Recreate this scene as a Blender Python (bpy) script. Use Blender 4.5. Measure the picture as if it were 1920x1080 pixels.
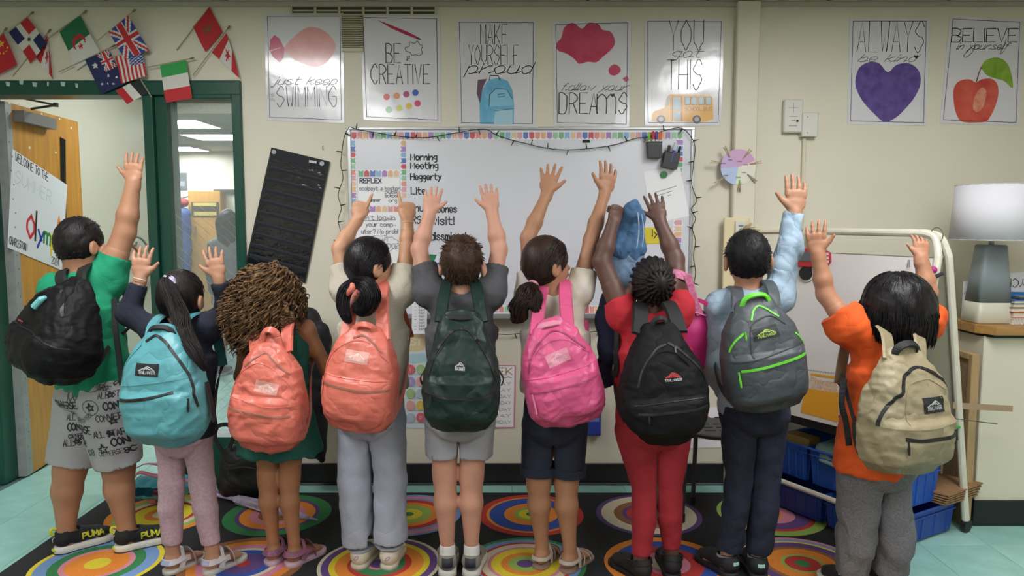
import bpy, math, random
import numpy as np
from mathutils import Vector, Matrix
from mathutils.bvhtree import BVHTree
from mathutils.geometry import tessellate_polygon
rnd = random.Random(7)
for o in list(bpy.data.objects): bpy.data.objects.remove(o)
SC = bpy.context.scene
COL = SC.collection

# ------------------------------------------------------------------ camera
FPX, PITCH, HC, YW = 1400.0, math.radians(5.3), 1.455, 4.0
cam = bpy.data.cameras.new('camera'); camo = bpy.data.objects.new('camera', cam); COL.objects.link(camo)
camo.location = (0, 0, HC); camo.rotation_euler = (math.pi/2 - PITCH, 0, 0)
cam.sensor_width = 36; cam.lens = FPX/1920*36; cam.clip_start = .05
SC.camera = camo
# ------------------------------------------------------------------ world, exposure
w = bpy.data.worlds.new('world'); SC.world = w; w.use_nodes = True
w.node_tree.nodes['Background'].inputs[0].default_value = (.75, .85, 1, 1)
w.node_tree.nodes['Background'].inputs[1].default_value = .25
SC.view_settings.view_transform = 'Standard'; SC.view_settings.look = 'None'
SC.view_settings.gamma = 1; SC.view_settings.use_curve_mapping = False
SC.view_settings.exposure = 0.28
LAMP_W = 17.0         # emission of the room's ceiling lamps
HALL_W = 26.0          # emission of the hallway's lamps
ZC = 2.572            # ceiling height
ROOM_LAMPS = [(-1.5, 2.15), (1.5, 2.15), (-1.5, .1), (1.5, .1), (-1.5, -2.2), (1.5, -2.2)]

# ------------------------------------------------------------------ helpers
CP, SP = math.cos(PITCH), math.sin(PITCH)
def P(px, py, Y):
    """photo pixel -> point of the place at depth Y"""
    u = (px-960)/FPX; v = (540-py)/FPX
    t = Y/(CP+v*SP)
    return Vector((u*t, Y, HC+(-SP+v*CP)*t))
def PF(px, py, z=0.0):
    u = (px-960)/FPX; v = (540-py)/FPX
    t = (z-HC)/(-SP+v*CP)
    return Vector((u*t, (CP+v*SP)*t, z))
def lin(c):
    if isinstance(c, str):
        c = [int(c[i:i+2], 16)/255 for i in (0, 2, 4)]
    return tuple((x/12.92 if x <= .04045 else ((x+.055)/1.055)**2.4) for x in c)+(1.0,)
MATS = {}
def M(name, col='888888', rough=.6, metal=0, var=0, vscale=8, bump=0, bscale=200, bstretch=(1,1,1), spec=.5,
      col2=None, sheen=0, emit=0, alpha=1, trans=0, coat=0, vstretch=(1,1,1), sss=0, wr=0, wscale=20, wstretch=(1,1,1)):
    """procedural material: base colour, colour variation by noise, fine relief by noise"""
    if name in MATS: return MATS[name]
    m = bpy.data.materials.new(name); m.use_nodes = True
    nt = m.node_tree; N = nt.nodes; L = nt.links; b = N['Principled BSDF']
    c = lin(col); b.inputs['Base Color'].default_value = c
    b.inputs['Roughness'].default_value = rough; b.inputs['Metallic'].default_value = metal
    b.inputs['Specular IOR Level'].default_value = spec
    if sheen: b.inputs['Sheen Weight'].default_value = sheen
    if coat: b.inputs['Coat Weight'].default_value = coat; b.inputs['Coat Roughness'].default_value = .08
    if trans: b.inputs['Transmission Weight'].default_value = trans
    if sss:
        b.inputs['Subsurface Weight'].default_value = sss; b.inputs['Subsurface Radius'].default_value = (.012, .005, .003)
        b.inputs['Subsurface Scale'].default_value = .6
    if alpha < 1: b.inputs['Alpha'].default_value = alpha
    if emit:
        b.inputs['Emission Color'].default_value = c; b.inputs['Emission Strength'].default_value = emit
    def noise(scale, stretch, detail=4):
        tc = N.new('ShaderNodeTexCoord'); mp = N.new('ShaderNodeMapping'); mp.inputs['Scale'].default_value = stretch
        nz = N.new('ShaderNodeTexNoise'); nz.inputs['Scale'].default_value = scale; nz.inputs['Detail'].default_value = detail
        L.new(tc.outputs['Object'], mp.inputs['Vector']); L.new(mp.outputs['Vector'], nz.inputs['Vector'])
        return nz
    if var or col2:
        nz = noise(vscale, vstretch); r = N.new('ShaderNodeValToRGB'); e = r.color_ramp.elements
        e[0].position = .32; e[1].position = .68
        if col2: e[0].color = c; e[1].color = lin(col2)
        else:
            e[0].color = tuple(x*(1-var) for x in c[:3])+(1,); e[1].color = tuple(min(1, x*(1+var)) for x in c[:3])+(1,)
        L.new(nz.outputs['Fac'], r.inputs['Fac']); L.new(r.outputs['Color'], b.inputs['Base Color'])
    if bump:
        nz = noise(bscale, bstretch, 3); bp = N.new('ShaderNodeBump'); bp.inputs['Strength'].default_value = bump
        bp.inputs['Distance'].default_value = .004
        L.new(nz.outputs['Fac'], bp.inputs['Height']); L.new(bp.outputs['Normal'], b.inputs['Normal'])
        if wr:
            # creases: ridged noise under the fine relief
            n2 = noise(wscale, wstretch, 2); mr = N.new('ShaderNodeMath'); mr.operation = 'SUBTRACT'; mr.inputs[1].default_value = .5
            ab = N.new('ShaderNodeMath'); ab.operation = 'ABSOLUTE'; pw_ = N.new('ShaderNodeMath'); pw_.operation = 'POWER'; pw_.inputs[1].default_value = .6
            b2 = N.new('ShaderNodeBump'); b2.inputs['Strength'].default_value = wr; b2.inputs['Distance'].default_value = .02
            L.new(n2.outputs['Fac'], mr.inputs[0]); L.new(mr.outputs[0], ab.inputs[0]); L.new(ab.outputs[0], pw_.inputs[0]); L.new(pw_.outputs[0], b2.inputs['Height']); L.new(b2.outputs['Normal'], bp.inputs['Normal'])
    MATS[name] = m
    return m

ROOTLOC = {}
def props(o, label=None, cat=None, group=None, kind=None):
    if label: o['label'] = label
    if cat: o['category'] = cat
    if group: o['group'] = group
    if kind: o['kind'] = kind
    return o
def thing(name, label, cat, loc=(0,0,0), group=None, kind=None):
    o = bpy.data.objects.new(name, None); o.empty_display_size = .05; o.location = loc; COL.objects.link(o)
    props(o, label, cat, group, kind); ROOTLOC[o.name] = Vector(loc)
    return o
def link(name, me, mat=None, parent=None, smooth=False):
    o = bpy.data.objects.new(name, me); COL.objects.link(o)
    if mat is not None and len(me.materials) == 0:
        for m in (mat if isinstance(mat, (list, tuple)) else [mat]): me.materials.append(m)
    if smooth: me.polygons.foreach_set('use_smooth', [True]*len(me.polygons))
    if parent is not None:
        o.parent = parent
        l = ROOTLOC.get(parent.name)
        if l is not None: o.matrix_parent_inverse = Matrix.Translation(-l)
    return o
def pyd(name, V, F, mat=None, parent=None, smooth=False, mi=None):
    me = bpy.data.meshes.new(name); me.from_pydata([tuple(v) for v in V], [], F)
    o = link(name, me, mat, parent, smooth)
    if mi is not None: me.polygons.foreach_set('material_index', mi)
    me.update(); return o
def npm(name, V, Q, mat=None, parent=None, smooth=True):
    """mesh from numpy vertices and quads/tris"""
    me = bpy.data.meshes.new(name); n, k = Q.shape
    me.vertices.add(len(V)); me.vertices.foreach_set('co', np.ascontiguousarray(V, dtype=np.float32).ravel())
    me.loops.add(n*k); me.loops.foreach_set('vertex_index', np.ascontiguousarray(Q, dtype=np.int32).ravel())
    me.polygons.add(n); me.polygons.foreach_set('loop_start', np.arange(0, n*k, k, dtype=np.int32))
    me.update(calc_edges=True)
    return link(name, me, mat, parent, smooth)

class MB:
    """collects boxes, prisms, tubes into one mesh"""
    def __init__(s): s.V = []; s.F = []; s.I = []; s.mi = 0
    def add(s, V, F):
        o = len(s.V); s.V += [Vector(v) for v in V]; s.F += [tuple(i+o for i in f) for f in F]; s.I += [s.mi]*len(F); return s
    def box(s, a, b, bev=0, mat=None):
        x0, y0, z0 = (min(a[i], b[i]) for i in range(3)); x1, y1, z1 = (max(a[i], b[i]) for i in range(3))
        bev = min(bev, (x1-x0)*.45, (y1-y0)*.45, (z1-z0)*.45)
        if bev <= 0:
            V = [(x, y, z) for x in (x0, x1) for y in (y0, y1) for z in (z0, z1)]
            F = [(0,1,3,2), (4,6,7,5), (0,4,5,1), (2,3,7,6), (0,2,6,4), (1,5,7,3)]
        else:
            c = Vector(((x0+x1)/2, (y0+y1)/2, (z0+z1)/2)); h = Vector(((x1-x0)/2, (y1-y0)/2, (z1-z0)/2))
            V = []; idx = {}
            for sx in (-1, 1):
                for sy in (-1, 1):
                    for sz in (-1, 1):
                        S = (sx, sy, sz)
                        for ax in range(3):
                            p = [c[i]+S[i]*(h[i] if i == ax else h[i]-bev) for i in range(3)]
                            idx[S, ax] = len(V); V.append(p)
            F = []
            for ax in range(3):
                o1, o2 = (ax+1) % 3, (ax+2) % 3
                for sg in (-1, 1):
                    q = []
                    for (a1, a2) in ((-1,-1), (1,-1), (1,1), (-1,1)):
                        S = [0]*3; S[ax] = sg; S[o1] = a1; S[o2] = a2; q.append(idx[tuple(S), ax])
                    F.append(tuple(q if sg > 0 else q[::-1]))
                for a1 in (-1, 1):
                    for a2 in (-1, 1):
                        q = []
                        for sg, fa in ((-1, o1), (1, o1), (1, o2), (-1, o2)):
                            S = [0]*3; S[ax] = sg; S[o1] = a1; S[o2] = a2; q.append(idx[tuple(S), fa])
                        F.append(tuple(q if a1*a2 < 0 else q[::-1]))
            for sx in (-1, 1):
                for sy in (-1, 1):
                    for sz in (-1, 1):
                        q = [idx[(sx,sy,sz), 0], idx[(sx,sy,sz), 1], idx[(sx,sy,sz), 2]]
                        F.append(tuple(q if sx*sy*sz > 0 else q[::-1]))
        if mat is not None: V = [mat @ Vector(v) for v in V]
        return s.add(V, F)
    def tube(s, pts, r, n=8, caps=True, closed=False):
        pts = [Vector(p) for p in pts]; m = len(pts)
        rr = r if isinstance(r, (list, tuple)) else [r]*m
        V = []; prev = None
        for i, p in enumerate(pts):
            a = pts[(i-1) % m] if (closed or i > 0) else p; b = pts[(i+1) % m] if (closed or i < m-1) else p
            t = (b-a); t = t.normalized() if t.length > 1e-9 else Vector((0,0,1))
            if prev is None:
                up = Vector((0,0,1)) if abs(t.z) < .9 else Vector((1,0,0)); x = t.cross(up).normalized()
            else:
                x = (prev-t*prev.dot(t)); x = x.normalized() if x.length > 1e-6 else t.orthogonal().normalized()
            prev = x; y = t.cross(x)
            for k in range(n):
                a_ = 2*math.pi*k/n; V.append(p+(x*math.cos(a_)+y*math.sin(a_))*rr[i])
        F = []
        for i in range(m if closed else m-1):
            j = (i+1) % m
            for k in range(n): F.append((i*n+k, i*n+(k+1) % n, j*n+(k+1) % n, j*n+k))
        if caps and not closed: F += [tuple(range(n))[::-1], tuple((m-1)*n+k for k in range(n))]
        return s.add(V, F)
    def lathe(s, prof, c, n=24, sq=None):
        """profile of (r, z) turned about the vertical through c"""
        V = []; c = Vector(c)
        for (r, z) in prof:
            for k in range(n):
                a = 2*math.pi*k/n; V.append(c+Vector((r*math.cos(a), r*math.sin(a), z)))
        F = [(i*n+k, i*n+(k+1) % n, (i+1)*n+(k+1) % n, (i+1)*n+k) for i in range(len(prof)-1) for k in range(n)]
        F += [tuple(range(n))[::-1], tuple((len(prof)-1)*n+k for k in range(n))]
        return s.add(V, F)
    def prism(s, poly, fr, depth):
        """outline (u,v) in frame fr=(o,U,V,N) given thickness along N (front at +depth)"""
        o, U, W, N_ = fr; n = len(poly)
        area = sum(poly[i][0]*poly[(i+1) % n][1]-poly[(i+1) % n][0]*poly[i][1] for i in range(n))
        if area < 0: poly = poly[::-1]
        A = [o+U*p[0]+W*p[1]+N_*depth for p in poly]; B = [o+U*p[0]+W*p[1] for p in poly]
        tri = tessellate_polygon([[Vector((p[0], p[1], 0)) for p in poly]])
        F = []
        for t in tri:
            a = [poly[i] for i in t]
            ar = (a[1][0]-a[0][0])*(a[2][1]-a[0][1])-(a[2][0]-a[0][0])*(a[1][1]-a[0][1])
            t = tuple(t) if ar > 0 else tuple(t[::-1])
            F.append(t); F.append(tuple(i+n for i in t[::-1]))
        F += [(i, i+n, (i+1) % n+n, (i+1) % n) for i in range(n)]
        return s.add(A+B, F)
    def build(s, name, mat=None, parent=None, smooth=False):
        multi = isinstance(mat, (list, tuple))
        return pyd(name, s.V, s.F, mat, parent, smooth, s.I if multi else None)
def box(name, a, b, mat, parent=None, bev=0): return MB().box(a, b, bev).build(name, mat, parent)
def struct(o, label=None, cat=None):
    o['kind'] = 'structure'
    if label: o['label'] = label
    if cat: o['category'] = cat
    return o
def copyo(o, loc=None, parent='same', rot=None, name=None):
    c = o.copy(); COL.objects.link(c)
    if loc is not None: c.location = loc
    if rot is not None: c.rotation_euler = rot
    if parent != 'same':
        c.parent = parent
        l = ROOTLOC.get(parent.name) if parent else None
        if l is not None: c.matrix_parent_inverse = Matrix.Translation(-l)
    return c
def crom(pts, n=6, closed=False):
    """smooth curve through points"""
    pts = [Vector(p) for p in pts]; m = len(pts); out = []
    rng = range(m if closed else m-1)
    for i in rng:
        g = lambda k: pts[k % m] if closed else pts[max(0, min(m-1, k))]
        p0, p1, p2, p3 = g(i-1), g(i), g(i+1), g(i+2)
        for j in range(n):
            t = j/n
            out.append(.5*((2*p1)+(p2-p0)*t+(2*p0-5*p1+4*p2-p3)*t*t+(3*p1-p0-3*p2+p3)*t**3))
    if not closed: out.append(pts[-1])
    return out

# ------------------------------------------------------------------ pen lettering (strokes on a grid: baseline 2, x-height 6, capitals 8)
GL = {
'A':"022842 1434",'B':"0208 ~0828473525 05 ~052544433202",'C':"~4738281706041322324 3",'D':"0208 ~08284746443202",'E':"48080242 0535",
'F':"480802 0535",'G':"~473828170604132232434 5 4525",'H':"0208 4248 0545",'I':"0802",'J':"~48443322120 3",'K':"0208 4804 1542",'L':"080242",
'M':"0208244842",'N':"02084248",'O':"~2817060413223344463728",'P':"0208 ~082847462505",'Q':"~2817060413223344463728 3442",
'R':"0208 ~082847462505 2542",'S':"~473828170625354433221203",'T':"0848 2822",'U':"~08041322334448",'V':"082248",'W':"0812253248",
'X':"0842 0248",'Y':"082548 2522",'Z':"08480242",
'a':"~36261605041222 33 3632",'b':"0802 ~05152635332212 03",'c':"~3526160504122233",'d':"3832 ~3526160504122233",
'e':"~0434352616050412223 3",'f':"~3728171612 0626",'g':"~36261605041323 34 ~36312010 01",'h':"0802 ~0415263532",'i':"0602 0807",
'j':"~16110001 1817",'k':"0802 3604 1432",'l':"0802",'m':"0602 ~05162522 ~25364542",'n':"0602 ~0415263532",
'o':"~160504122233352616",'p':"0600 ~05162635332212 03",'q':"3630 ~3616050413223334",'r':"0602 ~04152636",'s':"~352616052433221203",
't':"~18132232 0636",'u':"~06031222333 6 3632",'v':"062236",'w':"0612243246",'x':"0632 0236",'y':"0623 3600",'z':"06360232",
'0':"~2817060413223344463728",'1':"172822",'2':"~07182847350242",'3':"~0718284735 25 ~25443322 03",'4':"380444 3832",'5':"4808 05 ~05354433220 3",
'6':"~3815041322334435 2504",'7':"084812",'8':"~25160728474635 25 ~2504132233443525",'9':"~4615061728474612",
'!':"0804 0302",'?':"~071828373525 24 2322",'-':"0434",'/':"0038",'.':"0203",',':"0301","'":"0807",'@':"~3433233435362614041222 32",'+':"0545 2723",'_':"0242"}
def glyph(ch):
    st = []; wid = 0
    s = GL.get(ch, '')
    # single stray digits are completed by the next token
    toks = s.split(' '); out = []; i = 0
    while i < len(toks):
        t = toks[i]; body = t.lstrip('~')
        while len(body) % 2 and i+1 < len(toks):
            i += 1; t += toks[i]; body = t.lstrip('~')
        out.append(t); i += 1
    for t in out:
        sm = t[0] == '~'; b = t.lstrip('~')
        pts = [(int(b[k])/1.0, int(b[k+1])-2.0) for k in range(0, len(b)-1, 2)]
        if not pts: continue
        wid = max(wid, max(p[0] for p in pts))
        if sm and len(pts) > 2: pts = [(p.x, p.y) for p in crom([(p[0], p[1], 0) for p in pts], 4)]
        st.append(pts)
    return st, wid
def strokes(text, h, wx=1.0, gap=1.3, slant=0, cursive=False, jit=0):
    """list of polylines for a line of text of capital height h; returns strokes, width"""
    u = h/6.0; x = 0; out = []; last = None
    for ch in text:
        if ch == ' ': x += 3*u*wx; last = None; continue
        st, wd = glyph(ch); dy = rnd.uniform(-jit, jit)*h
        for s in st: out.append([(x+p[0]*u*wx+p[1]*u*slant, p[1]*u+dy) for p in s])
        if cursive and last and st: out.append([last, (x+.3*u, .9*u)])
        last = (x+wd*u*wx, .25*u)
        x += (wd+gap)*u*wx
    return out, x-gap*u*wx
def ribbons(sts, w, subdiv=None):
    """flat pen strokes -> 2D verts, faces"""
    V = []; F = []
    for s in sts:
        p = [Vector((a[0], a[1], 0)) for a in s]
        if subdiv:
            q = [p[0]]
            for a, b in zip(p, p[1:]):
                k = max(1, int((b-a).length/subdiv)); q += [a.lerp(b, (j+1)/k) for j in range(k)]
            p = q
        p = [p[0]]+[b for a, b in zip(p, p[1:]) if (b-a).length > 1e-6]
        if len(p) < 2: continue
        n = len(p); o = len(V)
        for i in range(n):
            t = (p[min(n-1, i+1)]-p[max(0, i-1)])
            t = t.normalized() if t.length > 1e-9 else Vector((1, 0, 0))
            e = Vector((0, 0, 0))
            if i == 0: e = -t*w*.4
            if i == n-1: e = t*w*.4
            nn = Vector((-t.y, t.x, 0))*w/2
            V += [p[i]+nn+e, p[i]-nn+e]
        F += [(o+2*i, o+2*i+1, o+2*i+3, o+2*i+2) for i in range(n-1)]
    return V, F
def frame(o, U, W, N_): return (Vector(o), Vector(U).normalized(), Vector(W).normalized(), Vector(N_).normalized())
def place2d(V, fr, lift=.0006):
    o, U, W, N_ = fr; return [o+U*v[0]+W*v[1]+N_*lift for v in V]
def write(name, text, fr, x, y, h, w, mat, parent, wx=1.0, gap=1.3, slant=0, cursive=False, anchor='l', lift=.0008, jit=0, rot=0, fit=None):
    st, wd = strokes(text, h, wx, gap, slant, cursive, jit)
    if fit: k = fit/max(wd, 1e-6); st = [[(p[0]*k, p[1]) for p in s] for s in st]; wd = fit
    dx = -wd/2 if anchor == 'c' else (-wd if anchor == 'r' else 0)
    c, s_ = math.cos(rot), math.sin(rot)
    st = [[(x+(p[0]+dx)*c-p[1]*s_, y+(p[0]+dx)*s_+p[1]*c) for p in s] for s in st]
    V, F = ribbons(st, w)
    return pyd(name, place2d(V, fr, lift), F, mat, parent)
def line2d(name, sts, w, fr, mat, parent, lift=.0008):
    V, F = ribbons(sts, w); return pyd(name, place2d(V, fr, lift), F, mat, parent)
def poly2d(name, poly, fr, mat, parent, th=.0006, base=0.0002):
    o, U, W, N_ = fr
    return MB().prism(poly, (o+N_*base, U, W, N_), th).build(name, mat, parent)
def ellpts(cx, cy, rx, ry, n=24, a0=0, a1=2*math.pi, wob=0):
    return [(cx+rx*math.cos(a0+(a1-a0)*i/n)*(1+rnd.uniform(-wob, wob)), cy+ry*math.sin(a0+(a1-a0)*i/n)*(1+rnd.uniform(-wob, wob))) for i in range(n)]
def sm2(pts, n=5, closed=True): return [(p.x, p.y) for p in crom([(a, b, 0) for a, b in pts], n, closed)]
# ================================================================== the setting
X_, Y_, Z_ = Vector((1,0,0)), Vector((0,1,0)), Vector((0,0,1))
XL, XR, YB = -3.35, 3.45, -4.2          # room limits
wallm = M('wall_paint', 'D8D3C0', .55, var=.03, vscale=1.5, bump=.06, bscale=60)
hallm = M('hall_paint', 'D2CEBB', .5, var=.03, vscale=1.2)
greenm = M('green_enamel', '0F4638', .35, var=.08, vscale=5)
ceilm = M('ceiling_tile', 'C9C4B8', .9, var=.08, vscale=40, bump=.3, bscale=120)
steel = M('brushed_steel', '8E9294', .38, .85, var=.06, vscale=30)
darkm = M('dark_gap', '151716', .7)
base = pyd('floor', *(lambda m: (m.V, m.F))(MB().box((XL-.2, YB-.2, -.10), (XR+.2, YW, -.004)).box((-6.6, YW, -.10), (-.5, 10.6, -.004))), M('tile_joint', '4E6A66', .8))
struct(base, 'teal vinyl tile floor under the rug and hallway', 'floor')
tms = [M('tile_teal', '8FC0B6', .35, var=.10, vscale=9, bump=.05, bscale=25, col2=None), M('tile_teal_pale', '97C6BC', .33, var=.09, vscale=7, bump=.05, bscale=25),
       M('tile_teal_worn', '85B5AC', .4, var=.12, vscale=11, bump=.05, bscale=25)]
tp = .305; protos = []
for t in tms:
    o = MB().box((.0008, .0008, -.004), (tp-.0008, tp-.0008, 0), .0007).build('tile', t, base); protos.append(o)
nt_ = 0
for i in range(-11, 12):
    for j in range(7, 24):
        x, y = i*tp, j*tp-.13
        if y > 3.75 and (x > -1.3 or x < -3.0): 
            if y > 3.98 or x < -3.0: continue
        if y > 3.98 and y > 6.6: continue
        if x > -2.0 and x+tp < 1.45 and y+tp < 3.75: continue
        if y+tp < 2.3: continue
        k = rnd.choice((0, 0, 1, 2))
        if nt_ < 3: protos[nt_].location = (x, y, 0)
        else: copyo(protos[k], (x, y, 0))
        nt_ += 1
# back wall with the doorway
DX0, DX1 = -2.85, -1.425; DZ = 2.175
m = MB()
m.box((DX1, YW, 0), (XR, YW+.12, ZC+.02)).box((DX0, YW, DZ), (DX1, YW+.12, ZC+.02)).box((XL, YW, 0), (DX0, YW+.12, ZC+.02))
struct(m.build('wall_back', wallm), 'cream painted classroom wall behind the children', 'wall')
struct(box('wall_left', (XL-.1, YB, 0), (XL, YW+.12, ZC+.02), wallm), 'cream side wall left of the doorway', 'wall')
struct(box('wall_right', (XR, YB, 0), (XR+.1, YW+.12, ZC+.02), wallm), 'cream side wall beyond the counter', 'wall')
struct(box('wall_rear', (XL, YB-.1, 0), (XR, YB, ZC+.02), wallm), 'cream wall behind the viewer', 'wall')
ce = struct(box('ceiling', (XL, YB, ZC+.012), (XR, YW, ZC+.09), M('ceiling_grid', 'B9B5AA', .6)), 'suspended ceiling of speckled panels', 'ceiling')
cp = None
for i in range(11):
    for j in range(7):
        x = XL+.02+i*.62; y = YW-.6-j*1.22+.58
        if any(abs(x+.3-lx) < .32 and y-1.2 < ly < y for lx, ly in ROOM_LAMPS): pass
        if cp is None: cp = MB().box((.006, -1.208, .002), (.614, -.006, .014), .004).build('panel', ceilm, ce); cp.location = (x, y, ZC)
        else: copyo(cp, (x, y, ZC))
lampm = M('lamp_diffuser', 'FBFAFC', .5, emit=LAMP_W)
def troffer(x, y, lab, mt, zc, sx=.3, sy=.6):
    t = thing('ceiling_lamp', lab, 'lamp', (x, y, zc-.03), 'ceiling lamps')
    fm = MB(); e = .025
    fm.box((x-sx-e, y-sy-e, zc-.03), (x-sx, y+sy+e, zc+.002)).box((x+sx, y-sy-e, zc-.03), (x+sx+e, y+sy+e, zc+.002))
    fm.box((x-sx, y-sy-e, zc-.03), (x+sx, y-sy, zc+.002)).box((x-sx, y+sy, zc-.03), (x+sx, y+sy+e, zc+.002))
    fm.build('lamp_frame', M('lamp_frame', 'D8D8D4', .4), t)
    box('diffuser', (x-sx, y-sy, zc-.022), (x+sx, y+sy, zc-.004), mt, t)
for k, (x, y) in enumerate(ROOM_LAMPS):
    troffer(x, y, 'classroom ceiling lamp with pale diffuser, %s row on the %s side' % (('front', 'middle', 'rear')[k//2], ('left', 'right')[k % 2]), lampm, ZC)
# baseboard, pilaster, panels
bbm = M('black_vinyl', '17181A', .42, var=.2, vscale=6)
m = MB(); m.box((DX1+.005, YW-.012, 0), (XR, YW+.001, .118), .004).box((DX1+.005, YW-.03, 0), (XR, YW-.008, .012), .004)
struct(m.build('baseboard_back', bbm), 'black vinyl baseboard along the back wall', 'baseboard')
pil = struct(box('trim_1', (P(1371, 300, YW).x, YW-.05, 0), (P(1413, 300, YW).x, YW+.001, ZC), wallm, None, .006), 'cream boxed pilaster beside the whiteboard', 'trim')
a, b = P(1358, 408, YW-.06), P(1400, 606, YW-.06)
struct(box('trim_2', (a.x, YW-.062, b.z), (b.x, YW-.045, a.z), M('pale_panel', 'DDD0A6', .5, var=.03), None, .004), 'pale yellow cover panel on the pilaster', 'trim')
# crown line between wall and ceiling
struct(box('trim_3', (XL, YW-.022, ZC-.022), (XR, YW+.001, ZC+.002), M('ceiling_angle', 'B4AF9F', .5)), 'pale metal angle where wall meets ceiling', 'trim')

# ---------------------------------------------------------------- doorway: frame, leaf, side light
dr = thing('door_1', 'open orange wooden door in a dark green steel frame', 'door', (DX0, YW, 0), kind='structure')
zt = DZ
fy0, fy1 = YW-.02, YW+.14
mu0, mu1 = P(279, 400, YW).x, P(319, 400, YW).x
jr0 = P(443, 400, YW).x
box('head_jamb', (DX0-.02, fy0, zt-.075), (DX1+.005, fy1, zt), greenm, dr, .004)
box('side_jamb', (DX0-.02, fy0, 0), (DX0+.07, fy1, zt-.075), greenm, dr, .004)
mm = MB().box((mu0, fy0, 0), (mu0+.05, fy1, zt-.075), .004).box((mu0+.05, fy0+.03, 0), (mu1, fy1, zt-.075), .003)
mm.build('mullion', greenm, dr)
m = MB()
tapem = M('torn_tape', 'AEBDB6', .6)
for (px, py, w_) in ((15, 157, 9), (40, 154, 8), (65, 158, 9), (90, 157, 4), (118, 157, 9), (144, 160, 6)):
    q = [P(px-w_/2, py-4, fy0), P(px+w_/2, py-3, fy0), P(px+w_/2-1, py+5, fy0), P(px-w_/3, py+4, fy0)]
    o = len(m.V); m.add([v+Vector((0, -.0008, 0)) for v in q], [(3, 2, 1, 0)])
m.build('tape_scraps', tapem, dr)
# leaf, hinged on the left jamb and swung into the hallway
HG = Vector((-2.735, 4.10, 0)); dd = Vector((-.10, .86, 0)).normalized(); dn = Vector((dd.y, -dd.x, 0))     # dn: face towards the room's right
LF = (HG, dd, Z_, dn)
def onleaf(px, py, lift=0.0):
    """photo pixel -> (u, z) on the leaf's visible face"""
    u = (px-960)/FPX; v = (540-py)/FPX; d = Vector((u, CP+v*SP, -SP+v*CP)); o = Vector((0, 0, HC))
    t = ((HG+dn*lift)-o).dot(dn)/d.dot(dn); p = o+d*t
    return ((p-HG).dot(dd), p.z)
woodm = M('door_wood', 'B98232', .42, var=.16, vscale=5, vstretch=(6, 6, .7), bump=.04, bscale=30, bstretch=(5, 5, .5))
LWID = .86; LH = 2.085
leaf = MB().prism([(0, .008), (LWID, .008), (LWID, LH), (0, LH)], (HG-dn*.045, dd, Z_, dn), .045).build('door_leaf', woodm, dr)
hs = MB().prism([(-.004, .01), (.055, .01), (.055, LH-.01), (-.004, LH-.01)], (HG+dn*.0003, dd, Z_, dn), .003).prism([(-.004, .008), (0, .008), (0, LH), (-.004, LH)], (HG-dn*.045, dd, Z_, dn), .0455)
hs.build('hinge_strip', M('galvanised', '9A9C9B', .5, .35, var=.1, vscale=20), leaf)
m = MB()
for k in range(26):
    c = HG+dd*(.018 if k % 2 else .034)+Z_*(.1+k*.077)+dn*.0035; m.prism(ellpts(0, 0, .005, .005, 8), (c, dd, Z_, dn), .002)
m.build('hinge_rivets', steel, leaf)
def leafpoly(name, pxs, mt, th, base=.0005, parent=None):
    return MB().prism([onleaf(*p) for p in pxs], (HG+dn*base, dd, Z_, dn), th).build(name, mt, parent or leaf)
leafpoly('vision_slot', [(112, 257), (122, 262), (124, 425), (114, 418)], M('slot_glass', '1A1713', .15), .002)
m = MB()
for (px, py) in ((17, 193), (36, 196), (78, 214), (111, 223), (133, 240), (55, 277), (104, 286), (17, 247)):
    q = onleaf(px, py); m.prism(ellpts(q[0], q[1], .011, .008, 8), (HG+dn*.0005, dd, Z_, dn), .001)
m.build('adhesive_dots', M('putty_dot', 'D9D0B8', .7), leaf)
clo = MB(); q0, q1 = onleaf(24, 206), onleaf(88, 243)
cl = clo.prism([(q0[0], q1[1]-.0), (q1[0], q1[1]-.0), (q1[0], q0[1]), (q0[0], q0[1])], (HG+dn*.001, dd, Z_, dn), .055).build('door_closer', M('closer_grey', '7E7C78', .45, .3), leaf)
ja = HG+dd*onleaf(48, 204)[0]+Z_*onleaf(48, 204)[1]+dn*.03
jb = P(105, 197, YW+.30); jc = P(2, 176, YW+.05)
MB().tube([ja, jb], .007, 6).tube([jb, jc], .006, 6).tube([jb-Z_*.01, jb+Z_*.012], .014, 8).build('closer_arm', M('arm_grey', '5E5A52', .4, .7), cl)
# welcome sheet on the leaf
sh = thing('welcome_sign', 'white hand-lettered welcome sign taped to the orange door', 'sign', HG+dd*.3+Z_*1.2+dn*.003)
cs = [(22, 279), (125, 347), (115, 507), (13, 464)]
qs = [onleaf(*c) for c in cs]
SF = (HG+dn*.0025, dd, Z_, dn)
MB().prism(qs, SF, .0015).build('sheet', M('sign_paper', 'D2D4D6', .5), sh)
def bil(q, s, t): return tuple((q[0][i]*(1-s)+q[1][i]*s)*(1-t)+(q[3][i]*(1-s)+q[2][i]*s)*t for i in range(2))
SF2 = (SF[0]+dn*.0018, dd, Z_, dn)
def sline(name, text, s0, s1, t, h, wpen, mt, par=sh):
    st, wd = strokes(text, 1.0, .9, 1.2); wd = max(wd, .05)
    out = [[bil(qs, s0+(s1-s0)*p[0]/wd, t-p[1]*h) for p in s] for s in st]
    V, F = ribbons(out, wpen); return pyd(name, place2d(V, SF2, .0005), F, mt, par)
inkm = M('black_ink', '17171A', .5)
sline('lettering', 'WELCOME TO THE', .05, .62, .10, .085, .006, inkm)
sline('lettering', 'SUMMER', .06, .7, .32, .13, .005, M('faint_pencil', 'B9BEC4', .5))
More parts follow.
